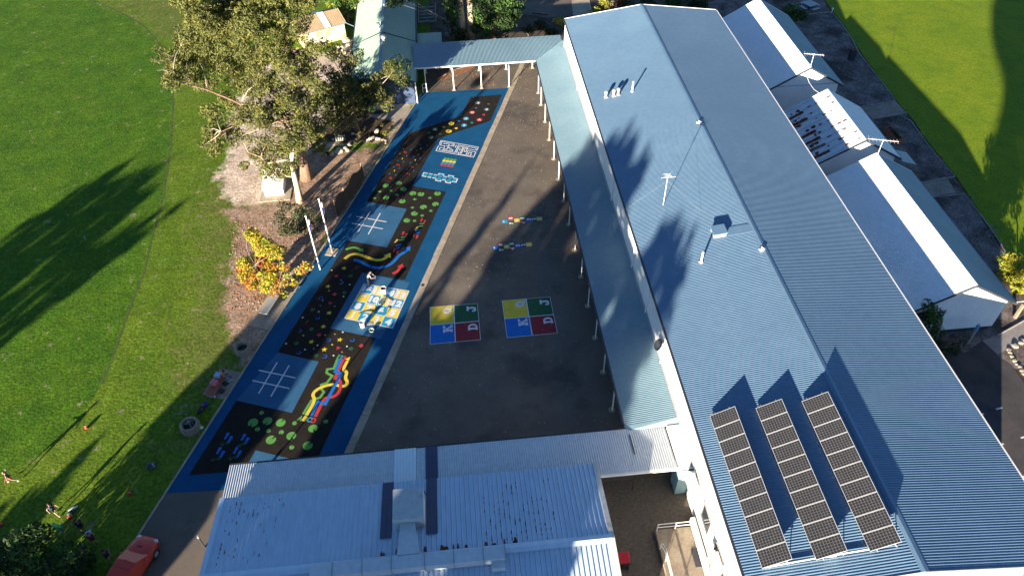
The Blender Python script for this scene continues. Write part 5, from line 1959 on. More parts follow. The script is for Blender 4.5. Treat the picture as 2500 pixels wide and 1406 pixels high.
# east side bushes
tree('shrub', 'dark rounded bush between the farthest classroom and the picnic table', G(1945, 62, GR), [(1925, 25, 12), (1940, 30, 16), (1950, 45, 14), (1935, 48, 12), (1958, 35, 10)], ['dark', 'green'], leafs=.34, trunk=.06, seed=61, spread=.8, zmin=.4, sub=.5, cat='shrub')
tree('leafy_tree', 'sunlit yellow bush beside the nearest classroom', G(2490, 715, GR), [(2455, 642, 18), (2480, 640, 18), (2500, 650, 18), (2460, 665, 20), (2485, 670, 22), (2510, 690, 22), (2475, 690, 16), (2495, 705, 14), (2520, 665, 20)], ['yellow', 'lime', 'lime'], leafs=.22, trunk=.1, seed=62, spread=.6, zmin=.5, sub=.42, dens=1.1)
tree('leafy_tree', 'dark leafy tree growing between the school roof and the lettered sign', G(2275, 842, GR), [(2275, 750, 12), (2285, 765, 14), (2262, 775, 16), (2250, 790, 16), (2275, 790, 16), (2290, 790, 10), (2262, 810, 16), (2285, 815, 14), (2268, 830, 14)], ['dark', 'green'], leafs=.26, trunk=.08, seed=63, spread=.6, zmin=.5, sub=.45, dens=.8)
tree('shrub', 'low dark groundcover bush at the edge of the shaded road', G(2300, 855, GR), [(2290, 845, 14), (2310, 850, 14), (2330, 848, 12), (2300, 865, 12), (2345, 830, 10)], ['dark', 'grey'], leafs=.24, trunk=.04, seed=64, spread=.4, zmin=.25, sub=.4, cat='shrub', dens=.8)
# dark tree in the near left corner
tree('leafy_tree', 'blackish dense tree filling the near left corner of the lawn', G(85, 1420), [(60, 1330, 34), (110, 1340, 36), (20, 1360, 36), (150, 1370, 36), (80, 1385, 40), (190, 1385, 26), (130, 1410, 40), (30, 1410, 40), (60, 1310, 18), (95, 1308, 16), (-20, 1380, 40), (180, 1420, 34)],
     ['dark', 'dark', 'green'], leafs=.26, trunk=.2, seed=71, spread=.7, zmin=1.0, sub=.55, dens=1)
# rock garden tufts
for k, (px, py, rp, m) in enumerate(((898, 330, 8, 'straw'), (906, 345, 6, 'grey'), (934, 306, 7, 'straw'), (948, 318, 8, 'straw'), (958, 309, 7, 'grey'), (940, 325, 8, 'lime'), (878, 328, 9, 'straw'), (921, 292, 6, 'straw'), (890, 312, 7, 'grey'), (870, 345, 8, 'grey'), (800, 372, 9, 'dark'), (786, 366, 7, 'green'), (948, 266, 7, 'green'), (962, 262, 6, 'green'), (938, 272, 6, 'green'), (825, 478, 5, 'straw'))):
    labs = ['straw tuft left of the white boulder', 'low grey tuft under the straw tuft', 'straw tuft above the white boulder', 'tall straw tuft right of the boulder', 'grey tuft nearest the playground edge', 'lime tuft below the boulder', 'straw tuft beside the leaning trunk', 'small straw tuft by the path',
            'grey tuft in the middle of the rock garden', 'grey tuft at the low rock row', 'dark plant between the two stone groups', 'green plant at the left stone group', 'green plant below the navy wall', 'green plant nearest the downpipe', 'green plant by the shaded path', 'dry grass tuft beside the dark screen fence']
    b = G(px, py + rp * .7)
    rnd = random.Random(100 + k)
    t = thing('garden_plant', labs[k], 'plant', b, group='plants of the rock garden')
    mb = MB()
    for j in range(70):
        a = rnd.uniform(0, 2 * pi)
        l = rp * .055 * rnd.uniform(.7, 1.3)
        o = Vector((cos(a), sin(a), 0))
        lean = rnd.uniform(.2, .9)
        p0 = b + o * rnd.uniform(0, .08)
        w = Vector((-o.y, o.x, 0)) * .022
        p1 = p0 + o * l * lean * .5 + Vector((0, 0, l * .75))
        p2 = p0 + o * l * lean * 1.1 + Vector((0, 0, l * (.85 - .3 * lean)))
        mb.poly([p0 - w, p0 + w, p1 + w, p1 - w])
        mb.poly([p1 - w, p1 + w, p2])
    mb.build('blades', LEAF[m], t)

# ------------------------------------------------------------------ trees outside the view that throw the long shadows
AZ_, TE = radians(30.3), math.tan(radians(10.4))


def shade_tree(name, label, polys_, p0, depth, seed, leafs=1.05, mats=('dark', 'green'), trunks=(), dens=22.0):
    """leaf crown filling a shadow-casting outline, standing at distance p0 along the sun's azimuth; outlines in (s,h)"""
    rnd = random.Random(seed)
    A = radians(30.3)
    XY = lambda s, p: Vector((s * cos(A) + p * sin(A), -s * sin(A) + p * cos(A), 0))
    s0 = trunks[0][0]
    t = thing(name, label, 'tree', XY(s0, p0))
    kz = math.tan(radians(10.4)) / .1835
    mb = MB()
    for P in polys_:
        xs_ = [q[0] for q in P]
        ys_ = [q[1] for q in P]
        ar = abs(sum(P[i][0] * P[(i + 1) % len(P)][1] - P[(i + 1) % len(P)][0] * P[i][1] for i in range(len(P)))) / 2
        n = int(ar * dens)
        while n > 0:
            s, h = rnd.uniform(min(xs_), max(xs_)), rnd.uniform(min(ys_), max(ys_))
            d = sdist(s, h, P)
            if d < .12: continue
            if d < .6 and rnd.random() < .25: continue
            mb.m = rnd.randrange(len(mats))
            dp = rnd.uniform(-depth, depth) * min(1, .35 + d / 2.5)
            c = XY(s, p0 + dp)
            c.z = h + dp * TE
            leaf(mb, c, leafs * min(1, .55 + d), rnd, 0, .8)
            n -= 1
    mb.build('crown', [LEAF[m] for m in mats], t)
    for (s, h, r) in trunks:
        mb = MB()
        b = XY(s, p0)
        mb.tube([b, b + Vector((.1, .1, h * .5)), b + Vector((0, .2, h))], [r, r * .8, r * .4], 10)
        mb.build('trunk', m_bark, t)
    return t


T1 = [(-66.8, 2), (-66.3, 9.4), (-65.4, 10.6), (-64.6, 11.6), (-63.2, 12.1), (-61.5, 11.6), (-60.2, 12.4), (-58, 11.2), (-56, 10.4), (-54.6, 10.9), (-53.3, 11.4), (-53.4, 10), (-53.9, 8.3), (-54.3, 4), (-55, 2)]
T2 = [(-44, 2), (-43.5, 5.2), (-41, 6.4), (-39.9, 7.0), (-39.2, 6.1), (-38.2, 5.2), (-37.0, 4.0), (-35.2, 4.6), (-35.0, 6.6), (-36.0, 7.2), (-37.5, 7.6), (-37.7, 8.3), (-37.4, 10.2), (-36.2, 10.4), (-34.8, 10.7), (-33.8, 11.3), (-32.4, 11.6), (-31.5, 12.1), (-30.75, 12.9), (-30.55, 11.5), (-30.6, 10), (-30.5, 9), (-29.6, 8.3), (-28.9, 7.4), (-28.7, 6.4), (-28.7, 2)]
T3 = [(-26.5, 3), (-26.5, 9), (-26.4, 10.2), (-25.9, 11.4), (-25.7, 12.6), (-25.5, 14), (-25.3, 15.8), (-25.0, 14.6), (-24.7, 13.4), (-24.9, 11.9), (-24.6, 11), (-23.4, 10.8), (-22.7, 11.5), (-23.0, 13), (-22.4, 13.9), (-21.6, 14.6), (-20.6, 16.4), (-20.2, 18), (-19.6, 19.2), (-18.6, 19.6), (-17.0, 20.6), (-16.3, 21.6),
      (-15.5, 22.2), (-14.9, 21.4), (-14.1, 21.9), (-13.2, 21.0), (-12.1, 21.6), (-11.7, 20.4), (-11.6, 18.6), (-10.8, 17.2), (-9.9, 17.4), (-9.5, 18.8), (-8.8, 19.5), (-8.2, 20.1), (-7.4, 19.6), (-6.9, 20.2), (-6.0, 19.6), (-5.3, 18.6), (-5.0, 16.8), (-6.0, 15.0), (-6.4, 13.6), (-5.2, 12.4), (-5.0, 11.4), (-5.6, 9), (-5.6, 3)]
RTP = [(17.0, 17.8), (17.3, 19), (18.4, 20), (18.2, 21.2), (18.7, 21.9), (17.2, 23), (17.0, 25.5), (18.5, 28), (21, 31), (26, 33), (31, 30), (34, 24), (35, 12), (33, 7), (23, 7), (22, 10), (21.3, 13), (21.2, 17.6)]
T4 = [(4.4, 2), (4.3, 7.6), (6, 8.4), (9, 8.0), (12, 8.8), (15, 8.2), (19, 9.2), (22, 8.6), (22.5, 2)]  # added unseen leaf screen, darkens the ground beyond the building's near end
shade_tree('shade_tree', 'broad dark tree west of the oval, outside the view, throwing the shadow on the lawn', [T1], -25, 3.5, 201, trunks=((-60, 8, .4), (-55.5, 7, .3)), dens=13)
shade_tree('shade_tree', 'pointed dark tree behind the near lawn corner, outside the view', [T2], -25, 2.5, 202, trunks=((-34, 8, .4), (-40.5, 4, .25)))
shade_tree('shade_tree', 'tall broken-crowned gum behind the viewpoint shading the asphalt', [T3], -25, 4, 203, trunks=((-15, 16, .6), (-8, 14, .4), (-24, 9, .3)), dens=19)
shade_tree('shade_tree', 'low dark hedge tree south of the school building, outside the view', [T4], -25, 2, 205, trunks=((12, 5, .3),))
shade_tree('shade_tree', 'very tall gum south of the road, outside the view, shading the eastern lawn', [RTP], -25, 3.5, 204, trunks=((25, 18, .6),))
# ------------------------------------------------------------------ east side grounds
m_rlawn = mat('sunlit_school_lawn', (0.128, 0.200, 0.008), (0.160, 0.222, 0.010), scale=0.16, rough=0.9, fine=0.22, fscale=5, bump=.4, bscale=7, c3=(0.100, 0.175, 0.008), s3=0.5, lo3=.45, hi3=.7, spec=.15)
m_bed = mat('grey_mulch_bed', (0.115, 0.095, 0.090), (0.22, 0.19, 0.185), scale=0.7, rough=0.95, fine=0.45, fscale=7, bump=.5, bscale=7, c3=(0.07, 0.055, 0.05), s3=.25, lo3=.5, hi3=.62, spec=.1)
m_spath = mat('sandy_path', (0.24, 0.20, 0.165), (0.33, 0.28, 0.24), scale=0.9, rough=0.95, fine=0.25, fscale=8, spec=.1)
sheet('garden_bed', GL([(1850, -40), (1990, -40), (2026, 30), (2060, 66), (2100, 130), (2160, 212), (2186, 248), (2225, 296), (2262, 350), (2332, 436), (2400, 540), (2470, 645), (2500, 690), (2560, 900), (2330, 900), (2200, 760), (1700, 20)], GR), GR + .004, m_bed, kind='structure')
sheet('east_lawn', GL([(1955, -60), (2005, -10), (2037, 33), (2064, 66), (2103, 130), (2163, 212), (2196, 255), (2232, 296), (2268, 350), (2338, 436), (2406, 540), (2476, 645), (2520, 700), (2900, 700), (3300, -60)], GR), GR + .014, m_rlawn, kind='structure')
sheet('sandy_path', GL([(2102, 262), (2186, 248), (2215, 277), (2130, 291)], GR), GR + .018, m_spath, kind='structure')
sheet('sandy_path', GL([(2248, 445), (2310, 432), (2334, 470), (2275, 480)], GR), GR + .018, m_spath, kind='structure')
sheet('road', GL([(2290, 870), (2360, 860), (2400, 830), (2425, 864), (2470, 890), (2520, 960), (2700, 1500), (2000, 1500), (2150, 900)], GR), GR + .010, m_road, kind='structure')
road = bpy.data.objects['road']
fp = sheet('footpath', GL([(2398, 832), (2436, 866), (2520, 815), (2520, 770), (2436, 818)], GR), GR + .020, mat('grey_path', (0.20, 0.185, 0.18), (0.25, 0.235, 0.23), scale=1.5, rough=.9, fine=.15, fscale=12), kind='structure')
for (a, b) in (((2390, 1013), (2402, 1010)), ((2432, 999), (2446, 995)), ((2436, 1087), (2450, 1083)), ((2492, 1069), (2506, 1065)), ((2490, 1167), (2506, 1160))):
    mb = MB()
    ribbon(mb, GL([a, b], GR), .12, GR + .016)
    mark('parking_mark', mb, 'white', road)


def edging(name, label, pts, m, r=.07):
    t = []
    mb = MB()
    ps = GL(pts, GR + .06)
    mb.tube(ps, r, 6)
    o = mb.build(name, m)
    tag(o, label, 'edging')


edging('timber_edging', 'grey timber edging along the bed beside the farthest classroom, reaching the first path', [(1950, 37), (2030, 30), (2058, 63), (2083, 100), (2097, 130), (2130, 172), (2160, 210), (2186, 247), (2102, 261)], m_timbg)
edging('timber_edging', 'grey timber edging along the middle bed with the terracotta trough', [(2128, 291), (2196, 280), (2225, 297), (2262, 350), (2290, 385), (2331, 431), (2248, 446)], m_timbg)
edging('timber_edging', 'grey timber edging along the nearest bed, running down to the yellow bush', [(2275, 481), (2355, 474), (2390, 520), (2420, 560), (2440, 590), (2466, 630), (2480, 655)], m_timbg)
edging('handrail_log', 'grey log rail beside the footpath by the shaded road', [(2434, 819), (2500, 782)], m_timbg)

m_wire = mat('green_grey_wire', (0.16, 0.20, 0.17), (0.2, 0.24, 0.21), scale=4, rough=.6)
cages = [((2077, 146), 'dark slatted tree guard with orange leaves on top, farthest along the eastern bed', 1), ((2107, 184), 'wire tree guard just in front of the dark slatted guard', 0), ((2141, 228), 'wire tree guard nearest the upper sandy path', 0), ((2197, 300), 'wire tree guard just below the upper sandy path, above the trough', 0),
         ((2238, 352), 'wire tree guard with yellow leaves beside the terracotta trough', 2), ((2284, 412), 'wire tree guard nearest the lower sandy path, on its far side', 0), ((2356, 509), 'wire tree guard just below the lower sandy path', 0), ((2413, 582), 'wire tree guard nearest the yellow bush', 0)]
for k, (p, lab, kind) in enumerate(cages):
    b = G(p[0], p[1], GR)
    t = thing('tree_guard', lab, 'tree guard', b, group='tree guards in the eastern bed')
    mb = MB()
    n, R, Hh = 12, .36, 1.15
    if kind == 1:
        for s, c in ((0, 1), (1, 0), (0, -1), (-1, 0)):
            for j in (-1, 0, 1):
                q = b + Vector((s * .3 + (j * .22 if c else 0), c * .3 + (j * .22 if s else 0), 0))
                mb.box(q + Vector((0, 0, .65)), (.17 if c else .04, .17 if s else .04, 1.3))
        mb.build('slats', m_dark, t)
    else:
        for i in range(n):
            a = 2 * pi * i / n
            mb.tube([b + Vector((R * cos(a), R * sin(a), 0)), b + Vector((R * cos(a), R * sin(a), Hh))], .011, 4, cap=False)
        for z in (.1, .55, 1.1):
            mb.tube([b + Vector((R * cos(2 * pi * i / 16), R * sin(2 * pi * i / 16), z)) for i in range(17)], .014, 4, cap=False)
        # looped tops
        for i in range(0, n, 3):
            a = 2 * pi * i / n
            cpt = b + Vector((R * cos(a), R * sin(a), Hh))
            mb.tube([cpt + Vector((.09 * cos(a + pi / 2) * sin(q), .09 * sin(a + pi / 2) * sin(q), .10 - .10 * cos(q))) for q in [2 * pi * j / 8 for j in range(9)]], .012, 4, cap=False)
        mb.build('wire_cage', m_wire, t)
    mb = MB()
    mb.tube([b, b + Vector((.03, 0, .8)), b + Vector((0, .04, 1.4))], .018, 5)
    mb.build('stem', m_twig, t)
    rnd = random.Random(300 + k)
    mb = MB()
    clump(mb, b + Vector((0, 0, 1.35)), .26 if kind else .16, 30 if kind else 10, .16, rnd)
    mb.build('leaves', LEAF['orange' if kind == 1 else 'yellow' if kind == 2 else 'grey'], t)
# terracotta trough
m_terra = mat('terracotta', (0.27, 0.085, 0.05), (0.33, 0.11, 0.065), scale=2, rough=.85)
q = GL([(2161, 309), (2176, 308), (2206, 339), (2190, 342)], GR + .65)
t = thing('planter_trough', 'long terracotta planter trough with low green plants in the eastern bed', 'planter', (q[0] + q[2]) / 2 - Vector((0, 0, .65)))
c = (q[0] + q[1] + q[2] + q[3]) / 4
ax = ((q[3] + q[2]) - (q[0] + q[1])).normalized()
ay = Vector((-ax.y, ax.x, 0))
Lh, Wh = 1.25, .36
P = lambda a, b, z: Vector((c.x + ax.x * a + ay.x * b, c.y + ax.y * a + ay.y * b, GR + z))
mb = MB()
for (a0, a1, b0, b1) in ((-Lh, Lh, -Wh, -Wh + .07), (-Lh, Lh, Wh - .07, Wh), (-Lh, -Lh + .07, -Wh + .07, Wh - .07), (Lh - .07, Lh, -Wh + .07, Wh - .07)):
    mb.hexa([P(a0, b0, 0), P(a1, b0, 0), P(a1, b1, 0), P(a0, b1, 0)], [P(a0, b0, .65), P(a1, b0, .65), P(a1, b1, .65), P(a0, b1, .65)])
mb.build('box', m_terra, t)
mb = MB()
mb.poly([P(-Lh + .07, -Wh + .07, .5), P(Lh - .07, -Wh + .07, .5), P(Lh - .07, Wh - .07, .5), P(-Lh + .07, Wh - .07, .5)])
mb.build('soil', m_mulch, t)
rnd = random.Random(5)
mb = MB()
for k in range(5): clump(mb, P(-.2 + .3 * k, rnd.uniform(-.15, .15), .65), .26, 30, .2, rnd)
mb.build('foliage', LEAF['dark'], t)
# picnic setting
pc = G(1975, 22, GR)
t = thing('picnic_table', 'grey-blue square picnic table with four attached benches on the bare ground', 'table', pc)
m_pt = mat('grey_blue_boards', (0.28, 0.33, 0.38), (0.34, 0.39, 0.44), scale=2, rough=.6)
A_ = .35
for k in range(4):
    a = A_ + k * pi / 2
    d = Vector((cos(a), sin(a), 0))
    n = Vector((-d.y, d.x, 0))
    mb = MB()
    o = pc + d * 1.15
    mb.hexa([o - d * .17 - n * .6 + Vector((0, 0, .42)), o + d * .17 - n * .6 + Vector((0, 0, .42)), o + d * .17 + n * .6 + Vector((0, 0, .42)), o - d * .17 + n * .6 + Vector((0, 0, .42))],
            [o - d * .17 - n * .6 + Vector((0, 0, .47)), o + d * .17 - n * .6 + Vector((0, 0, .47)), o + d * .17 + n * .6 + Vector((0, 0, .47)), o - d * .17 + n * .6 + Vector((0, 0, .47))])
    s = mb.build('bench', m_pt, t)
    for e in (-.5, .5):
        mb = MB()
        mb.tube([o + n * e, o + n * e + Vector((0, 0, .42))], .05, 6)
        mb.build('leg', m_dark, s)
mb = MB()
mb.box(pc + Vector((0, 0, .74)), (1.5, 1.5, .05), rz=A_)
mb.build('table_top', m_pt, t)
mb = MB()
mb.tube([pc, pc + Vector((0, 0, .72))], .12, 8)
for k in range(4):
    a = A_ + k * pi / 2
    mb.tube([pc + Vector((0, 0, .3)), pc + Vector((cos(a) * 1.1, sin(a) * 1.1, .38))], .05, 6)
mb.build('frame', m_dark, t)
# bollard lamp at the corner of the edging
b = G(2030, 33, GR)
mb = MB()
mb.tube([b, b + Vector((0, 0, .5))], .05, 6)
mb.ball(b + Vector((0, 0, .6)), .14, n=10)
tag(mb.build('marker_post', m_wpaint), 'short white-topped post at the far corner of the timber edging', 'post')
# posts by the road
b, tp_ = G(2362, 837, GR), G(2388, 796, GR)
t = thing('totem_post', 'pale blue totem post with a painted top near the nearest classroom', 'post', b)
mb = MB()
mb.box(b + Vector((0, 0, .75)), (.17, .17, 1.5))
mb.build('shaft', m_timbg, t)
mb = MB()
mb.box(b + Vector((0, 0, 1.75)), (.19, .19, .6))
mb.lathe([(.13, 2.05), (.10, 2.18), (0, 2.2)], b, 10)
mb.build('painted_top', mat('sky_blue_paint', (.09, .25, .42), rough=.6), t)
b = G(2477, 776, GR)
t = thing('totem_post', 'pale timber post standing in the bark beside the log rail', 'post', b)
mb = MB()
mb.box(b + Vector((0, 0, .8)), (.2, .2, 1.6))
mb.lathe([(.14, 1.0), (.05, 1.05), (.14, 1.1)], b, 8)
mb.build('shaft', m_timber, t)


# rocks
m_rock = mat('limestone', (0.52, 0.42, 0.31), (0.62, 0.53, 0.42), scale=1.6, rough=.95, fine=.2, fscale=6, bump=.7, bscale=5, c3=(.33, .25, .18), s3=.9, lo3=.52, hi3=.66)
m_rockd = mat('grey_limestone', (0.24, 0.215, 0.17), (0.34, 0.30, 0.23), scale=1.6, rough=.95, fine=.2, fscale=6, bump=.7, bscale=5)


def rock(p, r, seed, label, group, m=m_rock, flat_=.6):
    rnd = random.Random(seed)
    bm = bmesh.new()
    bmesh.ops.create_icosphere(bm, subdivisions=2, radius=1)
    sx_, sy_ = rnd.uniform(.8, 1.3), rnd.uniform(.7, 1.1)
    off = Vector((rnd.random() * 50, rnd.random() * 50, rnd.random() * 50))
    a = rnd.uniform(0, pi)
    for v in bm.verts:
        k = 1 + .45 * mnoise.noise(v.co * 1.1 + off) + .18 * mnoise.noise(v.co * 3 + off)
        c = v.co * k
        c = Vector((max(-.85, min(.85, c.x)), max(-.85, min(.85, c.y)), max(-.6, min(.75, c.z))))
        x, y = c.x * sx_ * r, c.y * sy_ * r
        v.co = Vector((x * cos(a) - y * sin(a), x * sin(a) + y * cos(a), c.z * r * flat_))
    me = bpy.data.meshes.new('boulder')
    bm.to_mesh(me)
    bm.free()
    me.materials.append(m)
    o = bpy.data.objects.new('boulder', me)
    COL.objects.link(o)
    o.location = p + Vector((0, 0, r * flat_ * .35))
    return tag(o, label, 'boulder', group)


rk = crop(780, 160, 6.39, [(740, 1165, 34), (790, 1150, 44), (835, 1150, 50), (890, 1150, 46), (935, 1152, 40), (990, 1165, 30), (1030, 1180, 24), (690, 1185, 20), (1035, 1215, 20)])
for k, (x, y, r) in enumerate(rk):
    rock(G(x, y), r / 6.39 / 27 * 1.15, 400 + k, 'pale limestone block in the curved row at the playground end of the rock garden', 'pale stones of the curved garden row')
rk = crop(780, 160, 6.39, [(350, 1250, 46), (480, 1200, 26), (465, 1250, 44), (400, 1305, 52), (440, 1330, 36), (320, 1340, 60), (280, 1370, 50), (200, 1395, 50), (250, 1085, 30), (215, 1160, 26), (525, 1075, 40), (570, 1085, 20)])
for k, (x, y, r) in enumerate(rk):
    rock(G(x, y), r / 6.39 / 27 * 1.15, 430 + k, 'pale limestone block in the jumbled group below the big gum', 'pale stones of the jumbled group')
rock(G(780 + 885 / 6.39, 160 + 1030 / 6.39), .40, 460, 'large single pale boulder among the grass tufts of the rock garden', None)
rock(G(845, 100), .55, 461, 'rounded boulder at the corner of the cream shed', None)
for k, (x, y) in enumerate(((832, 118), (840, 126), (851, 112), (822, 128), (838, 132))):
    rock(G(x, y), .42, 462 + k, 'flat pale stone in the small group between the shed and the green roof', 'flat stones by the shed')
rk = crop(2300, 720, 5.86, [(955, 790, 32), (1040, 735, 44), (970, 830, 30), (995, 880, 26), (1035, 945, 30), (1060, 990, 22), (1110, 1030, 28), (1145, 1085, 28), (1125, 690, 36), (1160, 650, 30), (1165, 1130, 24)])
for k, (x, y, r) in enumerate(rk):
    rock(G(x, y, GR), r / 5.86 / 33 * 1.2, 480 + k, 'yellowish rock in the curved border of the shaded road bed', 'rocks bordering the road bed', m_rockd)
# low sleepers (short stone row in shade)
for k in range(5):
    p = G(780 + (265 + 33 * k) / 6.39, 160 + 1165 / 6.39 - k * .6)
    mb = MB()
    mb.box(p + Vector((0, 0, .2)), (.15, .5, .4), rz=.15)
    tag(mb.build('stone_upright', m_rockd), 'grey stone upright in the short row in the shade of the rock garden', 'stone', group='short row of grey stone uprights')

# paths and edging inside the garden
m_gpath = mat('grey_garden_path', (0.26, 0.225, 0.19), (0.34, 0.30, 0.26), scale=1, rough=.95, fine=.2, fscale=8)
sheet('garden_path', GL(crop(780, 160, 6.39, [(770, 760), (960, 760), (1180, 690), (1400, 640), (1410, 690), (1255, 930), (1100, 855), (900, 830), (780, 800)])), .006, m_gpath, kind='structure')
far = sheet('far_paving', GL([(1290, -30), (1392, -30), (1397, 28), (1400, 40), (1335, 45), (1250, 30), (1180, 10), (1180, -30)]), .006, m_asph, kind='structure')
sheet('far_path', GL([(1393, -30), (1432, -30), (1445, 25), (1450, 36), (1400, 42), (1397, 25)]), .008, m_conc, kind='structure')
mb = MB()
p = GL([(1300, 33), (1318, 35), (1336, 37)])
mb.tube([Vector((v.x, v.y, .12)) for v in p], .12, 6)
tag(mb.build('log_edge', m_timber), 'pale sunlit log lying at the edge of the far paved area', 'log')
# leaf-littered strip with timber edge under the far walkway
m_litter = mat('red_leaf_litter', (0.20, 0.085, 0.045), (0.30, 0.14, 0.075), scale=2.5, rough=.95, fine=.5, fscale=9, bump=.5, bscale=9)
cl = lambda pts: crop(980, 60, 5.407, pts)
sheet('litter_bed', GL(cl([(470, 745), (560, 690), (720, 610), (930, 540), (1040, 520), (960, 560), (860, 630), (700, 690), (560, 735)])), .014, m_litter, kind='structure')
mb = MB()
pp = GL(cl([(470, 738), (560, 682), (720, 602), (900, 545), (1010, 518)]))
mb.tube([Vector((v.x, v.y, .10)) for v in pp], .09, 6)
tag(mb.build('timber_edge', m_timber), 'sunlit timber edge of the leaf-littered bed under the far walkway', 'edging')
mb = MB()
a = G(1085, 172)
mb.box(a + Vector((0, 0, .42)), (1.9, .4, .07), rz=.12)
o = mb.build('bench', m_timber)
tag(o, 'low timber bench in the shade under the far walkway', 'bench')
for s in (-.7, .7):
    mb = MB()
    mb.box(a + Vector((s, s * .12, .2)), (.1, .35, .4), rz=.12)
    mb.build('leg', m_timber, o)
# white gate frame near the downpipe
g = G(1033, 228)
t = thing('gate_frame', 'small white tubular gate frame at the far left corner of the playground', 'gate', g)
mb = MB()
for (dx, dy) in ((0, 0), (.45, .15)):
    mb.tube([g + Vector((dx, dy, 0)), g + Vector((dx, dy, 1.15))], .035, 6)
mb.build('posts', m_wpaint, t)
mb = MB()
for z in (.6, 1.12): mb.tube([g + Vector((0, 0, z)), g + Vector((.45, .15, z))], .03, 6)
mb.build('rails', m_wpaint, t)
# timber steps beside the green roof
s0_ = G(1045, 58)
t = thing('timber_steps', 'dark timber steps climbing the shaded bank right of the green roof', 'steps', G(1043, 58))
for k in range(5):
    p = G(1043, 56 - 8.5 * k)
    mb = MB()
    mb.box(p + Vector((0, 0, .12 + .0 * k)), (2.0, .35, .24))
    mb.build('tread', m_timbg, t)
for s in (-1.15, 1.15):
    mb = MB()
    a, b = G(1043, 62), G(1043, 18)
    mb.tube([a + Vector((s, 0, .3)), b + Vector((s, 0, .5))], .1, 6)
    mb.build('side_log', m_timber, t)
for k, y in enumerate((52, 72, 87)):
    p = G(1091, y + 3)
    mb = MB()
    mb.box(p + Vector((0, 0, .35)), (.42, .10, .7 if k < 2 else .5))
    mb.box(p + Vector((0, -.06, .5)), (.34, .03, .25))
    tag(mb.build('path_marker', m_bluep), ['pale blue path marker farthest up the shaded bank', 'middle pale blue path marker on the shaded bank', 'pale blue path marker nearest the far walkway roof'][k], 'sign')

# ------------------------------------------------------------------ things beside the playground
# flagpoles
for (b, lab) in ((G(782, 658), 'white flagpole nearer the number grid, leaning left in view, with a dark folded flag'), (G(811, 616), 'white flagpole on a square concrete pad in the blue rubber')):
    t = thing('flagpole', lab, 'flagpole', b)
    mb = MB()
    mb.tube([b, b + Vector((0, 0, 3)), b + Vector((0, 0, 6.0))], [.075, .06, .045], 10)
    mb.build('pole', m_wpaint, t, smooth=True)
    mb = MB()
    mb.ball(b + Vector((0, 0, 6.05)), .08)
    mb.build('finial', m_wpaint, t)
    mb = MB()
    pts = []
    for i in range(8):
        z = 5.75 - .19 * i
        for j in range(4): pts.append((b.x + .06 + .05 * j + .02 * sin(i * 1.7), b.y + .05 * sin(j * 2.1 + i * .6), z - .03 * j))
    for p_ in pts: mb.vert(p_)
    for i in range(7):
        for j in range(3): mb.face((i * 4 + j, i * 4 + j + 1, i * 4 + 5 + j, i * 4 + 4 + j))
    fl = mb.build('flag', mat('flag_cloth', (0.02, 0.03, 0.13), (0.55, 0.55, 0.55), scale=1.6, rough=.8, lo=.52, hi=.56), t)
b = G(811, 616)
mb = MB()
mb.box(b + Vector((0, 0, .03)), (1.0, 1.0, .06), rz=-.3)
tag(mb.build('concrete_pad', m_conc), 'square concrete pad at the foot of the flagpole in the blue rubber', 'pad')
# dark screen fence
a, b = G(825, 528), G(889, 437)
t = thing('screen_fence', 'dark brown brush screen fence between the bark bed and the playground', 'fence', (a + b) / 2)
d = (b - a).normalized()
n = Vector((d.y, -d.x, 0))
mb = MB()
rnd = random.Random(8)
N_ = 60
m_brush = mat('brown_brush_screen', (0.040, 0.026, 0.014), (0.075, 0.048, 0.026), scale=2, rough=.95, stretch=(8, 8, .6), fine=.4, fscale=8)
for k in range(N_):
    p = a + (b - a) * ((k + .5) / N_)
    h = 1.75 + .25 * sin(k * .21) + rnd.uniform(-.06, .06)
    mb.hexa([p - d * .075 - n * .04, p + d * .075 - n * .04, p + d * .075 + n * .04, p - d * .075 + n * .04], [p - d * .07 - n * .03 + Vector((0, 0, h)), p + d * .07 - n * .03 + Vector((0, 0, h)), p + d * .07 + n * .03 + Vector((0, 0, h)), p - d * .07 + n * .03 + Vector((0, 0, h))])
mb.build('brush_panel', m_brush, t)
for f in (0, .33, .66, 1):
    p = a + (b - a) * f
    mb = MB()
    mb.tube([p - n * .08, p - n * .08 + Vector((0, 0, 1.9))], .05, 6)
    mb.build('post', m_timber, t)
# white box shelter below the gums
q = [G(623.5, 430, 1.25), G(690, 425, 1.45), G(690.6, 457, 1.05), G(638.6, 464, 1.0)]
q[0] = Vector((q[3].x, q[3].y + 2.3, 1.75)); q[1] = Vector((q[2].x, q[2].y + 2.3, 1.75))
t = thing('cubby_house', 'small white cubby with a sloping white roof on a concrete pad under the gum trees', 'cubby house', Vector(((q[0].x + q[2].x) / 2, (q[0].y + q[2].y) / 2, 0)))
mb = MB()
mb.slab([q[3], q[2], q[1], q[0]], .07)
mb.build('roof', m_wpaint, t)
mb = MB()
ins = [q[3] + Vector((.12, .15, 0)), q[2] + Vector((-.12, .15, 0)), q[1] + Vector((-.12, -.15, 0)), q[0] + Vector((.12, -.15, 0))]
mb.hexa([Vector((v.x, v.y, .05)) for v in ins], [v - Vector((0, 0, .09)) for v in ins])
mb.build('wall', m_wpaint, t)
mb = MB()
cx_, cy_ = (q[0].x + q[2].x) / 2, (q[0].y + q[2].y) / 2
mb.box((cx_ + .1, cy_ - .25, .03), (abs(q[2].x - q[3].x) + .9, 3.2, .08))
mb.build('pad', m_conc, t)
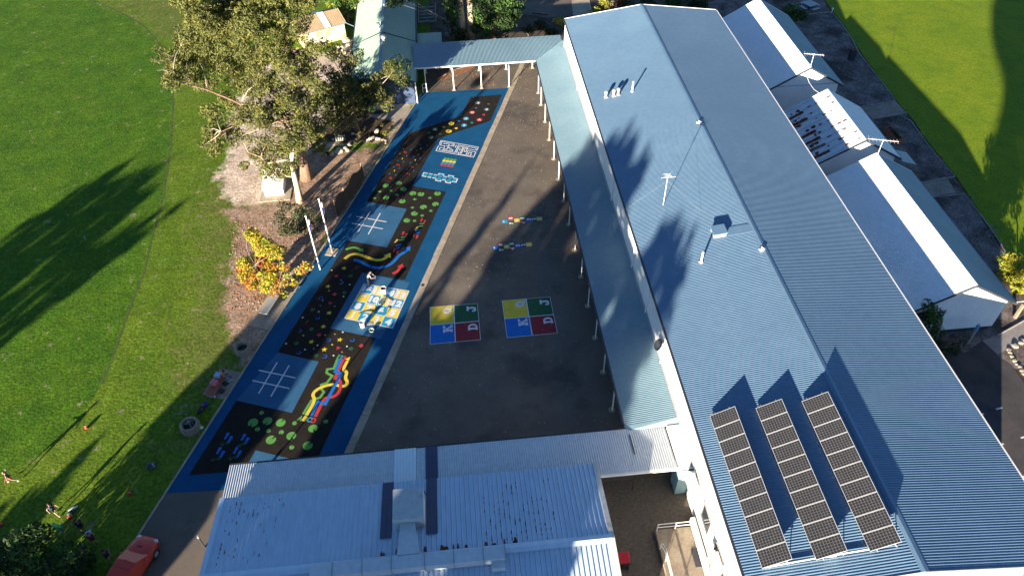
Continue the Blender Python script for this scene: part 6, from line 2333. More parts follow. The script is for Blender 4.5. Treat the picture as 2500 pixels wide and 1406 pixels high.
# bench slabs along the kerb
def kp(y, off): return K0 + kd * ((y - K0.y) / kd.y) + kn * off
def kbox(mb, y0, y1, o0, o1, z0, z1):
    A = [kp(y0, o0), kp(y0, o1), kp(y1, o1), kp(y1, o0)]
    mb.hexa([v + Vector((0, 0, z0)) for v in A], [v + Vector((0, 0, z1)) for v in A])


conc_b = [G(601, 806), G(650, 813), G(742, 728), G(659, 722)]
mb = MB()
ya, yb = G(625, 809).y, G(672, 724).y
kbox(mb, ya, yb + .3, -2.0, -.12, -.02, .05)
tag(mb.build('bench_slab', m_conc), 'pale concrete slab under the grey bench beside the kerb', 'slab')
ym = (G(632, 778).y + G(665, 744).y) / 2
b0 = kp(ym, -1.05)
t = thing('bench', 'grey flat-topped bench on the pale concrete slab beside the playground', 'bench', b0)
mb = MB()
kbox(mb, ym - 1.05, ym + 1.05, -1.45, -.75, .44, .50)
mb.build('seat', m_grey, t)
for e in (-.75, .75):
    mb = MB()
    kbox(mb, ym + e - .06, ym + e + .06, -1.35, -.85, .05, .44)
    mb.build('leg', m_conc, t)
# slab with the red-brown bench and the seated person
ya, yb = G(500, 985).y, G(555, 906).y
mb = MB()
kbox(mb, ya + .2, yb - .3, -1.95, -.12, -.02, .05)
tag(mb.build('bench_slab', m_concd), 'shaded concrete slab under the red-brown bench', 'slab')
yc = G(528, 958).y
m_redw = mat('red_brown_boards', (0.27, 0.075, 0.045), (0.33, 0.10, 0.06), scale=2, rough=.7)
t = thing('bench', 'red-brown slatted bench on the shaded slab, a person in orange sitting at it', 'bench', kp(yc, -1.1))
for j in range(4):
    mb = MB()
    kbox(mb, yc - .95, yc + .95, -1.50 + j * .19, -1.50 + j * .19 + .17, .43, .47)
    mb.build('seat_board', m_redw, t)
for e in (-.8, .8):
    mb = MB()
    kbox(mb, yc + e - .04, yc + e + .04, -1.48, -.76, .05, .43)
    mb.build('leg', m_galv, t)
BENCH_C = kp(yc, -1.1)


def bag(p, dims, m, label, rz=0., name='bag'):
    t = thing(name, label, 'bag', p)
    bm_ = MB()
    bm_.ball(p + Vector((0, 0, dims[2] * .5)), .5, dims[0], dims[1], dims[2], n=16, rz=rz)
    for v in bm_.v: v.z = max(p.z + .01, v.z)
    bm_.build('body', m, t, smooth=True)
    bm_ = MB()
    d = Vector((cos(rz), sin(rz), 0))
    bm_.tube([p + d * dims[0] * .3 + Vector((0, 0, dims[2] * .85)), p + Vector((0, 0, dims[2] * 1.15)), p - d * dims[0] * .3 + Vector((0, 0, dims[2] * .85))], .02, 5)
    bm_.build('strap', m, t)
    bm_ = MB()
    n = Vector((-d.y, d.x, 0))
    bm_.ball(p + n * dims[1] * .42 + Vector((0, 0, dims[2] * .38)), .5, dims[0] * .6, dims[1] * .3, dims[2] * .5, n=10, rz=rz)
    bm_.build('pocket', m, t, smooth=True)
    return t


bag(G(503, 992), (.55, .40, .50), mat('purple_cloth', (.035, .015, .17), rough=.7), 'round purple bag on the end of the shaded slab', .6)
bag(G(491, 1003), (.80, .38, .36), m_blk, 'long black bag on the grass beside the purple bag', 1.0)
bag(G(543, 957), (.5, .4, .35), m_blk, 'black bag on the slab in front of the red-brown bench', .4)
bag(G(372, 1140), (.7, .5, .4), mat('grey_patterned_cloth', (.04, .05, .06), (.30, .33, .38), scale=3, rough=.8, lo=.5, hi=.56), 'grey and black sports bag alone on the shaded lawn', .3)
p = kp(yc + .05, -1.25)
mb = MB()
mb.box(p + Vector((0, 0, .60)), (.5, .38, .26), rz=-.4)
mb.box(p + Vector((0, 0, .745)), (.53, .41, .035), rz=-.4)
tag(mb.build('pink_box', mat('pink_plastic', (.62, .16, .19), rough=.5)), 'pink lidded box on the red-brown bench', 'box')
p = kp(yc + .72, -1.35)
mb = MB()
mb.box(p + Vector((0, 0, .58)), (.45, .36, .22), rz=-.4)
mb.box(p + Vector((0, 0, .70)), (.48, .39, .03), rz=-.4)
tag(mb.build('lunch_crate', mat('pale_blue_plastic', (.34, .46, .60), rough=.5)), 'pale blue box at the far end of the red-brown bench', 'box')
for k, (px, py, dx) in enumerate(((551, 925, .0), (561, 932, .2), (549, 940, .1))):
    p = G(px, py)
    mb = MB()
    mb.box(p + Vector((0, 0, .12)), (.35, .22, .22), rz=.5 + k)
    mb.ball(p + Vector((.2, .1, .1)), .12, n=8)
    tag(mb.build('craft_bundle', [m_wpaint, m_grey, m_dark][k]), ['white bundle on the slab right of the orange-clad person', 'grey bundle by the kerb near the orange-clad person', 'dark bundle at the feet of the orange-clad person'][k], 'bundle')

# concrete ring planters
m_ring = mat('aged_concrete_ring', (0.20, 0.165, 0.12), (0.28, 0.235, 0.175), scale=2, rough=.95, fine=.25, fscale=8, bump=.5, bscale=8)


def ring(p, lab, R=.78, h=.6):
    t = thing('ring_planter', lab, 'planter', p)
    mb = MB()
    mb.lathe([(R, -.05), (R, h * .45), (R + .03, h * .5), (R + .03, h * .55), (R, h * .6), (R - .01, h), (R - .04, h + .02), (R - .20, h + .02), (R - .22, h - .03), (R - .22, .25)], p, 32)
    mb.build('ring', m_ring, t, smooth=False)
    mb = MB()
    mb.lathe([(R - .21, .28), (0, .24)], p, 24)
    mb.build('soil', m_mulch, t)
    return t


ring(G(595, 857), 'empty round concrete planter nearer the grey bench', .63, .55)
pr = G(467, 1046)
t = ring(pr, 'round concrete planter with bare wire hoops, nearer the canteen roof', .68, .6)
mb = MB()
rnd = random.Random(4)
for k in range(9):
    a = rnd.uniform(0, 6.28)
    mb.tube([pr + Vector((.3 * cos(a), .3 * sin(a), .3)), pr + Vector((.35 * cos(a + .5), .35 * sin(a + .5), .6)), pr + Vector((-.2 * cos(a), -.2 * sin(a), .75))], .014, 4)
mb.build('bare_stems', m_wire, t)
mb = MB()
p = pr + Vector((.9, -.25, .35))
mb.box(p, (.22, .03, .25), rz=.5)
mb.build('plaque', m_wpaint, t)
t = thing('wire_hoops', 'loose coils of grey wire on the grass behind the hooped planter', 'wire', G(446, 1018))
mb = MB()
for (px, py, r) in ((444, 1020, .42), (452, 1012, .35), (440, 1012, .3)):
    c = G(px, py)
    mb.tube([c + Vector((r * cos(q), r * sin(q) * .8, .25 + .22 * sin(q + r * 9))) for q in [2 * pi * i / 18 for i in range(19)]], .014, 4, cap=False)
mb.build('coil', m_wire, t)

# balls
m_rball = mat('red_ball', (.52, .045, .03), rough=.5)
for (px, py, lab, m) in ((172, 1264, 'orange-red football beside the child in green', m_rball), (212, 1045, 'orange-red football alone on the sunlit lawn', m_rball), (317, 1206, 'orange-red football on the shaded lawn near the kerb', m_rball), (2, 1281, 'orange-red football at the left edge of the view', m_rball),
                         (129, 1310, 'bright yellow ball catching the sun beside the dark corner tree', mat('yellow_ball', (.72, .42, .03), rough=.5))):
    p = G(px, py)
    mb = MB()
    if m is m_rball:
        mb.ball(p + Vector((0, 0, .125)), .125, 1.35, 1, 1, n=16, rz=random.uniform(0, 3))
        o = mb.build('football', m, smooth=True)
        tag(o, lab, 'ball', group='orange-red footballs on the lawn')
        mb = MB()
        mb.tube([p + Vector((-.06, 0, .252)), p + Vector((.06, 0, .252))], .008, 4)
        mb.build('lacing', m_wpaint, o)
    else:
        mb.ball(p + Vector((0, 0, .16)), .16, n=16)
        tag(mb.build('ball', m, smooth=True), lab, 'ball')
p = G(177, 1243)
mb = MB()
mb.box(p + Vector((0, 0, .05)), (.5, .12, .1), rz=.6)
mb.ball(p + Vector((.25, .16, .06)), .07, n=8)
tag(mb.build('drink_bottle', m_wpaint), 'white drink bottle lying on the lawn beside the footballs', 'bottle')
p = G(174, 1253)
bag(p, (.5, .3, .25), m_dark, 'small dark bag on the lawn beside the white bottle', .7)

# buckets of the line painters
def bucket(p, r, h, lab, m, inner):
    t = thing('bucket', lab, 'bucket', p)
    mb = MB()
    mb.lathe([(0, 0.01), (r * .82, .01), (r, h), (r * 1.05, h), (r * 1.05, h - .03), (r * .97, h - .03)], p, 24)
    mb.build('pail', m, t)
    mb = MB()
    mb.lathe([(r * .96, h - .05), (0, h - .05)], p, 20)
    mb.build('contents', inner, t)
    mb = MB()
    mb.tube([p + Vector((r * 1.05 * cos(q), r * 1.05 * sin(q) * .3, h - .02 - .0 + .22 * sin(q))) for q in [pi * i / 10 for i in range(11)]], .01, 4)
    mb.build('handle', m_grey, t)


bucket(G(938, 716), .23, .62, 'tall white drum with a dark open top on the number grid', m_wpaint, m_dark)
bucket(G(886, 798), .22, .60, 'tall white drum at the near edge of the number grid', m_wpaint, m_wpaint)
bucket(G(908, 810), .19, .22, 'small shallow pot with pale green contents below the number grid', mat('pale_green_plastic', (.42, .52, .40), rough=.5), mat('green_paint', (.16, .30, .12), rough=.4))
p = G(902, 790)
mb = MB()
mb.slab([p + Vector((-.28, -.12, .05)), p + Vector((.28, -.16, .05)), p + Vector((.3, .12, .05)), p + Vector((-.26, .14, .05))], .05)
tag(mb.build('paint_tray', m_grey), 'flat grey paint tray beside the lower white drum', 'tray')
m_hose = mat('dark_hose', (.035, .03, .025), rough=.6)
for k, (pts, lab) in enumerate((([(933, 722), (940, 722), (948, 729), (960, 735)], 'dark hose trailing from the tall drum across the eleven square'), ([(876, 767), (885, 763), (899, 759), (914, 762), (924, 746)], 'dark hose curling across the seven square'), ([(941, 767), (948, 760), (955, 752), (945, 751)], 'dark looped hose on the five square'))):
    mb = MB()
    ps = smooth_path([Vector((v.x, v.y, .05)) for v in GL(pts)], 2)
    mb.tube(ps, .03, 5)
    tag(mb.build('hose', m_hose), lab, 'hose')
p = G(923, 748)
mb = MB()
mb.box(p + Vector((0, 0, .15)), (.5, .16, .14), rz=.4)
mb.tube([p + Vector((-.2, 0, .0)), p + Vector((0, .1, .55))], .03, 5)
mb.tube([p + Vector((.2, 0, .0)), p + Vector((0, .1, .55))], .03, 5)
mb.tube([p + Vector((0, .3, .0)), p + Vector((0, .1, .55))], .03, 5)
tag(mb.build('spray_tripod', m_bluep), 'small pale tripod sprayer standing on the number grid between ten and six', 'sprayer')
# drain cover in the strip, footing lids on the asphalt
for k, (px, py) in enumerate(((1032, 697),)):
    p = G(px, py)
    mb = MB()
    mb.lathe([(.14, .03), (.14, .055), (0, .055)], p, 14)
    tag(mb.build('drain_cover', m_dark), 'small round drain cover in the concrete strip beside the number grid', 'drain cover')
# lamp / bollard pole by the canteen
a, b_ = G(500, 1335), G(478, 1303)
t = thing('barrier_post', 'dark slanting-looking post with a pale top beside the canteen roof corner', 'post', a)
mb = MB()
mb.tube([a, a + Vector((0, 0, 1.25))], .055, 8)
mb.build('shaft', m_dark, t)
mb = MB()
mb.tube([a + Vector((0, 0, 1.25)), a + Vector((0, 0, 1.5))], .06, 8)
mb.build('cap', m_grey, t)
# satellite-like fan on the wall top
p = Vector((13.0, 33.0, 4.9))
t = thing('satellite_dish', 'dark mesh dish fixed on the white wall above the verandah', 'dish', p)
mb = MB()
mb.lathe([(0, 0), (.25, .05), (.45, .17)], n=16)
R_ = Matrix.Rotation(radians(-60), 3, 'Y')
mb.v = [p + R_ @ v for v in mb.v]
mb.build('dish', m_dark, t)
mb = MB()
mb.tube([(13.25, 33.0, 4.7), p], .03, 6)
mb.build('arm', m_grey, t)
# pots and bins by the green building
p = G(993, 247)
t = thing('wheelie_bin', 'dark green bin in the shade against the navy wall', 'bin', G(948, 246))
b = G(948, 250)
mb = MB()
mb.hexa([b + Vector((x * .3, y * .3, 0)) for x, y in ((-1, -1), (1, -1), (1, 1), (-1, 1))], [b + Vector((x * .36, y * .36, 1.0)) for x, y in ((-1, -1), (1, -1), (1, 1), (-1, 1))])
mb.build('body', m_dark, t)
mb = MB()
mb.box(b + Vector((0, 0, 1.04)), (.8, .8, .07))
mb.build('lid', m_wpaint, t)
p = G(1002, 247)
mb = MB()
mb.lathe([(0, 0), (.16, 0), (.22, .34), (.18, .34), (.16, .25), (0, .25)], p, 14)
tag(mb.build('flower_pot', m_conc), 'pale pot at the foot of the white downpipe', 'pot')
p = G(967, 250)
mb = MB()
mb.lathe([(0, 0), (.3, 0), (.3, .2), (.33, .22), (.3, .3), (.3, .85), (.26, .95), (0, 1.0)], p, 16)
tag(mb.build('water_tank', m_galv), 'small round grey tank beside the dark bin at the navy wall', 'tank')

# fallen leaves on the asphalt: uncountable litter
mb = MB()
rnd = random.Random(12)
for k in range(900):
    y = 28 + 54 * rnd.random()
    x = rnd.uniform(Sx(y) + .6, 9.4)
    s = rnd.uniform(.03, .08)
    a = rnd.uniform(0, pi)
    c = Vector((x, y, .02))
    d1, d2 = Vector((cos(a), sin(a), .15)) * s, Vector((-sin(a), cos(a), -.1)) * s * .5
    mb.m = rnd.choice((0, 0, 1))
    mb.poly([c - d1, c - d2, c + d1, c + d2])
for k in range(1500):
    # leaf litter on the bark bed and the leaf bed under the walkway
    if k % 9:
        px, py = rnd.uniform(560, 800), rnd.uniform(540, 760)
        if px > 835 - (py - 535) * .62 + 0: continue
        c = G(px, py, .02)
    else:
        c = Vector((rnd.uniform(-1.5, 5), rnd.uniform(77.9, 82.5), .02))
    s = rnd.uniform(.05, .10)
    a = rnd.uniform(0, pi)
    d1, d2 = Vector((cos(a), sin(a), .2)) * s, Vector((-sin(a), cos(a), -.15)) * s * .6
    mb.m = 2 if rnd.random() < .7 else 0
    mb.poly([c - d1, c - d2, c + d1, c + d2])
tag(mb.build('fallen_leaves', [mat('dry_leaf', (.42, .36, .26), rough=.9), mat('tan_leaf', (.30, .19, .09), rough=.9), mat('rusty_leaf', (.34, .12, .05), rough=.9)]), kind='stuff')
# ------------------------------------------------------------------ red hatchback
m_car = mat('red_car_paint', (0.60, 0.050, 0.028), (0.55, 0.045, 0.026), scale=1.2, rough=0.35, spec=0.55)
m_cglass = mat('car_glass', (0.015, 0.018, 0.018), rough=0.06, spec=0.9)
m_lamp = mat('headlamp_lens', (0.62, 0.62, 0.60), rough=0.15, spec=0.8)
car = thing('parked_car', 'red hatchback parked at the kerb, its rear cut off by the bottom of the view', 'car', (-22.28, 22.42, 0.0), rz=-radians(19.8))


def loft(mb, rings, close=True):
    ids = []
    for R in rings:
        i = len(mb.v)
        mb.v += [Vector(p) for p in R]
        ids.append(i)
    n = len(rings[0])
    for a, b in zip(ids, ids[1:]):
        for j in range(n):
            mb.face((a + j, a + (j + 1) % n, b + (j + 1) % n, b + j))
    if close:
        mb.face([ids[0] + j for j in range(n)][::-1])
        mb.face([ids[-1] + j for j in range(n)])


st = [(-2.16, .66, .66), (-2.12, .78, .82), (-1.9, .85, .90), (-1.3, .87, .92), (0, .875, .92), (.85, .87, .94), (1.2, .865, .92), (1.6, .83, .85), (1.92, .74, .76), (2.08, .60, .66), (2.15, .46, .55)]
rings = []
for y, w, z in st:
    half = [(w * .90, .24), (w, .40), (w * 1.005, .58), (w * .97, z - .08), (w * .88, z - .01), (w * .45, z + .035)]
    rings.append([(x, y, zz) for x, zz in half] + [(-x, y, zz) for x, zz in half[::-1]])
mb = MB()
loft(mb, rings)
mb.build('body', m_car, car, smooth=True, local=True)
base = [(.80, .98, .90), (.80, -2.02, .88), (-.80, -2.02, .88), (-.80, .98, .90)]
r2_ = [(.735, .63, 1.12), (.733, -1.895, 1.12), (-.733, -1.895, 1.12), (-.735, .63, 1.12)]
r3_ = [(.655, .20, 1.39), (.66, -1.76, 1.38), (-.66, -1.76, 1.38), (-.655, .20, 1.39)]
r4_ = [(.56, .12, 1.445), (.56, -1.66, 1.43), (-.56, -1.66, 1.43), (-.56, .12, 1.445)]
mb = MB()
for a, b in ((base, r2_), (r2_, r3_), (r3_, r4_)):
    for j in range(4):
        mb.poly([a[j], b[j], b[(j + 1) % 4], a[(j + 1) % 4]])
top_ = [(.56, .12, 1.445), (0, .16, 1.475), (-.56, .12, 1.445), (-.56, -1.66, 1.43), (0, -1.68, 1.455), (.56, -1.66, 1.43)]
mb.poly([top_[0], top_[1], top_[4], top_[5]])
mb.poly([top_[1], top_[2], top_[3], top_[4]])
mb.build('cabin', m_car, car, local=True)


def lerp(a, b, t): return Vector(a) * (1 - t) + Vector(b) * t


def quadpanel(name, A, B, C, D, u0, u1, v0, v1, m, off):
    """panel on the face A-B (bottom) D-C (top)"""
    f = lambda u, v: lerp(lerp(A, B, u), lerp(D, C, u), v)
    n = (Vector(B) - Vector(A)).cross(Vector(D) - Vector(A)).normalized() * off
    mb = MB()
    mb.poly([f(u0, v0) + n, f(u1, v0) + n, f(u1, v1) + n, f(u0, v1) + n])
    return mb.build(name, m, car, local=True)


quadpanel('windscreen', base[3], base[0], r3_[0], r3_[3], .05, .95, .04, .96, m_cglass, .015)
quadpanel('rear_window', base[1], base[2], r3_[2], r3_[1], .08, .92, .25, .95, m_cglass, .015)
for s, (A, B, C, D) in ((1, (base[0], base[1], r3_[1], r3_[0])), (-1, (base[2], base[3], r3_[3], r3_[2]))):
    for (u0, u1) in (((.17, .50), (.53, .80)) if s == 1 else ((.20, .47), (.50, .83))):
        quadpanel('side_window', B if s == -9 else A, B, C, D, u0, u1, .20, .90, m_cglass, .015)
for s in (-1, 1):
    mb = MB()
    mb.ball((s * .60, 1.93, .70), .16, 1.0, .9, .62, n=14, rz=-s * .5)
    mb.build('headlight', m_lamp, car, smooth=True, local=True)
    mb = MB()
    mb.ball((s * .90, .62, 1.0), .11, .9, .6, .7, n=10)
    mb.build('mirror', m_car, car, smooth=True, local=True)
    for y in (1.32, -1.32):
        mb = MB()
        mb.lathe([(0, -.1), (.20, -.1), (.31, -.09), (.32, -.05), (.32, .05), (.31, .09), (.20, .1), (0, .1)], n=20)
        for v in mb.v: v.x, v.y, v.z = s * .80 + v.z, y + v.x, .32 + v.y
        w = mb.build('wheel', m_blk, car, local=True)
        mb = MB()
        mb.lathe([(0, .105), (.18, .105), (.20, .09)], n=12)
        for v in mb.v: v.x, v.y, v.z = s * (.80 + v.z), y + v.x, .32 + v.y
        mb.build('rim', m_galv, w, local=True)
mb = MB()
mb.box((-.05, 1.30, .935), (.36, .10, .03), rx=-.2)
mb.build('bonnet_scoop', m_blk, car, local=True)
for y in (-.35, -1.05):
    mb = MB()
    mb.poly([(-.55, y - .012, 1.4475), (0, y - .012, 1.4745), (0, y + .012, 1.4745), (-.55, y + .012, 1.4475)])
    mb.poly([(0, y - .012, 1.4745), (.55, y - .012, 1.4475), (.55, y + .012, 1.4475), (0, y + .012, 1.4745)])
    mb.build('roof_seam', m_dark, car, local=True)
mb = MB()
mb.box((0, 2.06, .40), (1.0, .2, .12))
mb.build('bumper_grille', m_blk, car, local=True)

# ------------------------------------------------------------------ people
m_skin = mat('skin', (.50, .30, .22), (.46, .27, .19), scale=4, rough=.6)
m_skin2 = mat('tanned_skin', (.30, .17, .11), (.27, .15, .10), scale=4, rough=.6)


def skin_mesh(name, V, E, R, root, m, parent, lv=1):
    me = bpy.data.meshes.new(name)
    me.from_pydata([tuple(v) for v in V], E, [])
    o = bpy.data.objects.new(name, me)
    COL.objects.link(o)
    md = o.modifiers.new('s', 'SKIN')
    md.use_smooth_shade = True
    sv_ = me.skin_vertices[0].data
    for i, r in enumerate(R):
        sv_[i].radius = r if hasattr(r, '__len__') else (r, r)
        sv_[i].use_root = (i == root)
    sb = o.modifiers.new('u', 'SUBSURF')
    sb.levels = lv
    sb.render_levels = lv
    dg = bpy.context.evaluated_depsgraph_get()
    me2 = bpy.data.meshes.new_from_object(o.evaluated_get(dg))
    me2.name = name
    me2.materials.clear()
    me2.materials.append(m)
    o.modifiers.clear()
    o.data = me2
    bpy.data.meshes.remove(me)
    o.parent = parent
    return o


def person(label, loc, rz, h, J, shirt, shorts, hair, skin=None, shoes=None, group=None, long_legs=False, sleeves=.55, long_hair=False):
    """J: joint overrides (unit height, facing +y, x to the person's right)"""
    skin = skin or m_skin
    t = thing('person', label, 'person', loc, rz)
    j = {'pel': (0, 0, .52), 'bel': (0, .005, .60), 'che': (0, .01, .72), 'nk0': (0, 0, .815), 'nk1': (0, .005, .855), 'hd': (0, .015, .915), 'ht': (0, .01, .965)}
    for s, n in ((1, 'r'), (-1, 'l')):
        j.update({n + 'sh': (s * .105, 0, .795), n + 'el': (s * .15, -.01, .635), n + 'wr': (s * .165, .03, .49), n + 'hip': (s * .05, 0, .50), n + 'kn': (s * .06, .01, .285), n + 'an': (s * .06, -.01, .05), n + 'to': (s * .07, .085, .02)})
    j.update(J)
    K = {k: Vector(v) * h for k, v in j.items()}
    names, V, E, R = {}, [], [], []

    def add(n, p, r):
        names[n] = len(V)
        V.append(Vector(p))
        R.append((r[0] * h, r[1] * h) if hasattr(r, '__len__') else (r * h, r * h))
    rad = {'pel': (.078, .062), 'bel': (.070, .055), 'che': (.088, .062), 'nk0': .040, 'nk1': .033, 'hd': .056, 'ht': .046, 'sh': .034, 'el': .024, 'wr': .017, 'hip': .052, 'kn': .034, 'an': .022, 'to': .017}
    for n in K:
        add(n, K[n], rad.get(n, rad.get(n[1:], .03)))
    for a, b in (('pel', 'bel'), ('bel', 'che'), ('che', 'nk0'), ('nk0', 'nk1'), ('nk1', 'hd'), ('hd', 'ht')): E.append((names[a], names[b]))
    for n in 'rl':
        for a, b in (('che', n + 'sh'), (n + 'sh', n + 'el'), (n + 'el', n + 'wr'), ('pel', n + 'hip'), (n + 'hip', n + 'kn'), (n + 'kn', n + 'an'), (n + 'an', n + 'to')): E.append((names[a], names[b]))
        # palm and five fingers
        s = 1 if n == 'r' else -1
        d = (K[n + 'wr'] - K[n + 'el']).normalized()
        q = d.cross(Vector((0, 1, .3))).normalized()
        if q.length < .1: q = Vector((1, 0, 0))
        w = q.cross(d).normalized()
        pw = K[n + 'wr'] + d * .04 * h
        add(n + 'pm', pw, (.018, .010))
        E.append((names[n + 'wr'], names[n + 'pm']))
        for f, (o, ln) in enumerate(((-.017, .040), (-.006, .046), (.006, .043), (.016, .034))):
            p1 = pw + w * o * h + d * .018 * h
            p2 = p1 + (d * .8 + q * .35 * s).normalized() * ln * .5 * h
            p3 = p2 + (d * .5 + q * .8 * s).normalized() * ln * .5 * h
            for k_, p_ in enumerate((p1, p2, p3)):
                add(n + 'f%d%d' % (f, k_), p_, .0062 - .0008 * k_)
                E.append((names[n + 'pm'] if k_ == 0 else names[n + 'f%d%d' % (f, k_ - 1)], names[n + 'f%d%d' % (f, k_)]))
        p1 = K[n + 'wr'] + d * .022 * h - w * .020 * h
        p2 = p1 + (d - w * .5).normalized() * .026 * h
        add(n + 't0', p1, .0072)
        add(n + 't1', p2, .0058)
        E.append((names[n + 'wr'], names[n + 't0']))
        E.append((names[n + 't0'], names[n + 't1']))
    body = skin_mesh('body', V, E, R, names['pel'], skin, t, 1)
    # face
    fdir = ((K['rsh'] - K['lsh']).cross(K['nk0'] - K['pel'])).normalized()
    if fdir.length < .1: fdir = Vector((0, 1, 0))
    hup = (K['ht'] - K['nk1']).normalized()
    # the face looks forward of the neck-head axis
    fr = (-fdir if 'flip' in J else fdir)
    side = fr.cross(hup).normalized()
    fr = hup.cross(side).normalized()
    hc = K['hd']
    mb = MB()
    for s in (-1, 1): mb.ball(hc + fr * .052 * h + side * s * .021 * h + hup * .008 * h, .0075 * h, n=6)
    mb.build('eyes', m_dark, body, local=True)
    mb = MB()
    mb.ball(hc + fr * .060 * h - hup * .008 * h, .011 * h, .8, .8, 1.3, n=8)
    for s in (-1, 1): mb.ball(hc + side * s * .056 * h, .014 * h, .6, .8, 1.2, n=6)
    mb.build('face_features', skin, body, local=True)
    mb = MB()
    mb.ball(hc + fr * .054 * h - hup * .026 * h, .010 * h, 1.5, .6, .5, n=6)
    mb.build('mouth', mat('lips', (.35, .12, .10), rough=.6), body, local=True)
    # hair: cap over the back and top of the head
    mb = MB()
    cc = hc + hup * .016 * h - fr * .012 * h
    i0 = len(mb.v)
    mb.ball(cc, .064 * h, 1, 1, 1.02, n=14)
    mb.v = [v - (fr * max(0, (v - cc).dot(fr) - .030 * h) * 1.0) if (v - cc).dot(hup) < .035 * h else v for v in mb.v]
    if long_hair: mb.tube([cc - fr * .05 * h, cc - fr * .075 * h - hup * .07 * h, cc - fr * .06 * h - hup * .14 * h], [.03 * h, .026 * h, .012 * h], 8)
    mb.build('hair', hair, t, smooth=True, local=True)

    def cloth(name, ch, m, grow, ext=None, extra=None):
        V2, E2, R2, nm = [], [], [], {}
        for n in ch:
            nm[n] = len(V2)
            V2.append(K[n])
            r = rad.get(n, rad.get(n[1:], .03))
            r = r if hasattr(r, '__len__') else (r, r)
            R2.append(((r[0] + grow) * h, (r[1] + grow) * h))
        for a, b in (('pel', 'bel'), ('bel', 'che'), ('che', 'nk0')):
            if a in nm and b in nm: E2.append((nm[a], nm[b]))
        for n in 'rl':
            for a, b in (('che', n + 'sh'), ('pel', n + 'hip'), (n + 'hip', n + 'kn'), (n + 'kn', n + 'an')):
                if a in nm and b in nm: E2.append((nm[a], nm[b]))
            if ext:
                for (a, b, f, rr) in ext:
                    a, b = a.replace('*', n), b.replace('*', n)
                    k = len(V2)
                    V2.append(K[a] * (1 - f) + K[b] * f)
                    R2.append((rr * h, rr * h))
                    E2.append((nm[a], k))
        return skin_mesh(name, V2, E2, R2, 0, m, t, 1)
    if shirt: cloth('shirt', ['bel', 'pel', 'che', 'rsh', 'lsh'], shirt, .012, ext=[('*sh', '*el', sleeves, .036)])
    if shorts:
        if long_legs: cloth('trousers', ['pel', 'bel', 'rhip', 'lhip', 'rkn', 'lkn'], shorts, .012, ext=[('*kn', '*an', .85, .032)])
        else: cloth('shorts', ['pel', 'rhip', 'lhip'], shorts, .014, ext=[('*hip', '*kn', .75, .052)])
    for n in 'rl':
        mb = MB()
        a, b = K[n + 'an'], K[n + 'to']
        d = (b - a)
        dh = Vector((d.x, d.y, 0))
        mb.ball(a * .42 + b * .58 - Vector((0, 0, .004 * h)), .055 * h, .48, 1.15, .46, n=10, rz=atan2(dh.y, dh.x) - pi / 2 if dh.length > .001 else 0)
        mb.build('shoe', shoes or m_dark, t, smooth=True, local=True)
    return t


def rotj(ang, pts, piv=(0, 0, .52)):
    """lean the upper body forward by ang about the hips"""
    out = {}
    for k, p in pts.items():
        y, z = p[1] - piv[1], p[2] - piv[2]
        out[k] = (p[0], piv[1] + y * cos(ang) + z * sin(ang), piv[2] - y * sin(ang) + z * cos(ang))
    return out


UP = {'bel': (0, .005, .60), 'che': (0, .01, .72), 'nk0': (0, 0, .815), 'nk1': (0, .005, .855), 'hd': (0, .015, .915), 'ht': (0, .01, .965), 'rsh': (.105, 0, .795), 'lsh': (-.105, 0, .795)}
walk = {'rkn': (.06, .10, .30), 'ran': (.06, .13, .06), 'rto': (.07, .21, .03), 'lkn': (-.06, -.02, .28), 'lan': (-.06, -.15, .08), 'lto': (-.07, -.08, .02), 'rel': (.15, -.08, .65), 'rwr': (.16, -.04, .52), 'lel': (-.15, .07, .65), 'lwr': (-.15, .16, .56)}
run = {'rkn': (.06, .18, .36), 'ran': (.06, .12, .14), 'rto': (.07, .20, .12), 'lkn': (-.06, -.08, .29), 'lan': (-.06, -.26, .12), 'lto': (-.07, -.22, .04), 'rel': (.23, -.03, .72), 'rwr': (.36, .03, .70), 'lel': (-.23, .03, .73), 'lwr': (-.36, .08, .72)}
bend = dict(rotj(1.0, UP))
bend.update({'rel': (.16, .33, .48), 'rwr': (.14, .38, .34), 'lel': (-.16, .33, .48), 'lwr': (-.12, .40, .34)})
lean = dict(rotj(.55, UP))
lean.update({'rel': (.16, .22, .60), 'rwr': (.10, .34, .56), 'lel': (-.16, .22, .60), 'lwr': (-.10, .33, .54)})
armsup = {'rel': (.22, .06, .80), 'rwr': (.22, .12, .93), 'lel': (-.20, .08, .76), 'lwr': (-.12, .20, .82)}
hold = {'rel': (.16, .06, .64), 'rwr': (.09, .20, .66), 'lel': (-.16, .06, .64), 'lwr': (-.09, .20, .66)}
sitg = {k: (v[0], v[1], v[2] - .50 + .08) for k, v in dict(UP, pel=(0, 0, .52)).items()}
sitg.update({'rhip': (.06, 0, .09), 'lhip': (-.06, 0, .09), 'rkn': (.09, .22, .17), 'ran': (.10, .40, .04), 'rto': (.11, .48, .03), 'lkn': (-.08, .23, .09), 'lan': (-.05, .44, .04), 'lto': (-.05, .52, .04), 'rel': (.16, .06, .22), 'rwr': (.12, .18, .18), 'lel': (-.16, .06, .22), 'lwr': (-.12, .18, .16)})
sitb = {k: (v[0], v[1] + (.02 if k in ('hd', 'ht') else 0), v[2] - .23) for k, v in dict(UP, pel=(0, 0, .52)).items()}
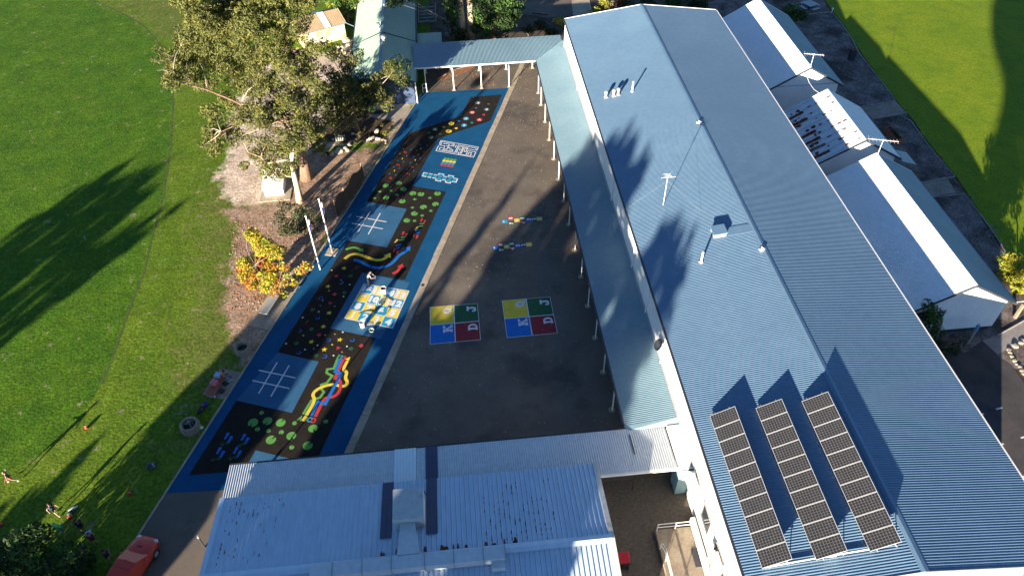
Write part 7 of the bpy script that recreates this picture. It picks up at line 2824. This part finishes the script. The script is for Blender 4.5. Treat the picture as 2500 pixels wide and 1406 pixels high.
sitb.update({'rhip': (.06, 0, .28), 'lhip': (-.06, 0, .28), 'rkn': (.07, .23, .29), 'ran': (.07, .25, .05), 'rto': (.08, .33, .02), 'lkn': (-.07, .23, .29), 'lan': (-.07, .22, .05), 'lto': (-.08, .30, .02), 'rel': (.16, .08, .42), 'rwr': (.09, .23, .38), 'lel': (-.16, .08, .42), 'lwr': (-.09, .23, .36)})

cl_ = lambda n, c, r=.85: mat(n, c, tuple(x * .85 for x in c), scale=5, rough=r)
c_white, c_black, c_teal = cl_('white_cloth', (.75, .74, .74)), cl_('black_cloth', (.018, .018, .022)), cl_('dark_teal_cloth', (.03, .06, .075))
c_green, c_grey, c_orange = cl_('bright_green_cloth', (.03, .48, .07)), cl_('grey_cloth', (.13, .14, .17)), cl_('orange_cloth', (.62, .15, .02))
c_pink, c_maroon, c_dark = cl_('coral_cloth', (.62, .17, .08)), cl_('maroon_cloth', (.13, .012, .03)), cl_('charcoal_cloth', (.035, .035, .045))
h_black, h_brown, h_fair = cl_('black_hair', (.012, .010, .010)), cl_('brown_hair', (.05, .028, .016)), cl_('fair_hair', (.30, .20, .10))
person('person in a white shirt and dark trousers bending over the number grid', G(901, 695), -1.7, 1.72, lean, c_white, c_dark, h_black, long_legs=True, shoes=m_dark)
person('child running on the sunlit lawn in a black top and coral shorts, arms spread', G(33, 1178), 2.0, 1.42, run, c_black, c_pink, h_fair, shoes=m_wpaint, sleeves=.3)
person('child in a dark teal top and black shorts walking on the lawn', G(140, 1256), -1.9, 1.50, walk, c_teal, c_black, h_brown, shoes=m_skin)
person('adult in a bright green shirt and grey shorts bending down near the footballs', G(162, 1303), 1.9, 1.72, lean, c_green, c_grey, h_black, shoes=m_dark)
person('person in black with raised arms standing right of the adult in green', G(208, 1297), .9, 1.55, armsup, c_black, c_black, h_brown, skin=m_skin2)
pm = person('child in a maroon top holding up a pale blue sheet', G(236, 1327), .6, 1.40, hold, c_maroon, c_maroon, h_brown)
person('child in dark clothes standing near the red car', G(271, 1366), -2.6, 1.45, walk, c_dark, c_black, h_black, skin=m_skin2)
person('person in black sitting on the shaded grass with outstretched legs and white shoes', G(210, 1338), 2.0, 1.5, sitg, c_black, c_dark, h_black, long_legs=True, shoes=m_wpaint)
pb = kp(G(538, 944).y, -.62)
person('person in an orange top sitting on the edge of the red-brown bench', Vector((pb.x - .18, pb.y + .35, .05)), -1.2, 1.62, sitb, c_orange, c_grey, h_brown, long_legs=True, long_hair=True)
p = G(236, 1327)
mb = MB()
d = Vector((-sin(.6), cos(.6), 0))
n = Vector((cos(.6), sin(.6), 0))
c = p + d * .36 + Vector((0, 0, .98))
mb.slab([c - n * .18 - d * .09 + Vector((0, 0, -.11)), c + n * .18 - d * .09 + Vector((0, 0, -.11)), c + n * .18 + d * .09 + Vector((0, 0, .11)), c - n * .18 + d * .09 + Vector((0, 0, .11))], .02)
tag(mb.build('board', mat('pale_blue_card', (.40, .55, .85), (.75, .78, .85), scale=4, rough=.6)), 'pale blue and white card held by the child in maroon', 'card')
for o_ in bpy.data.objects:
    o_.select_set(False)
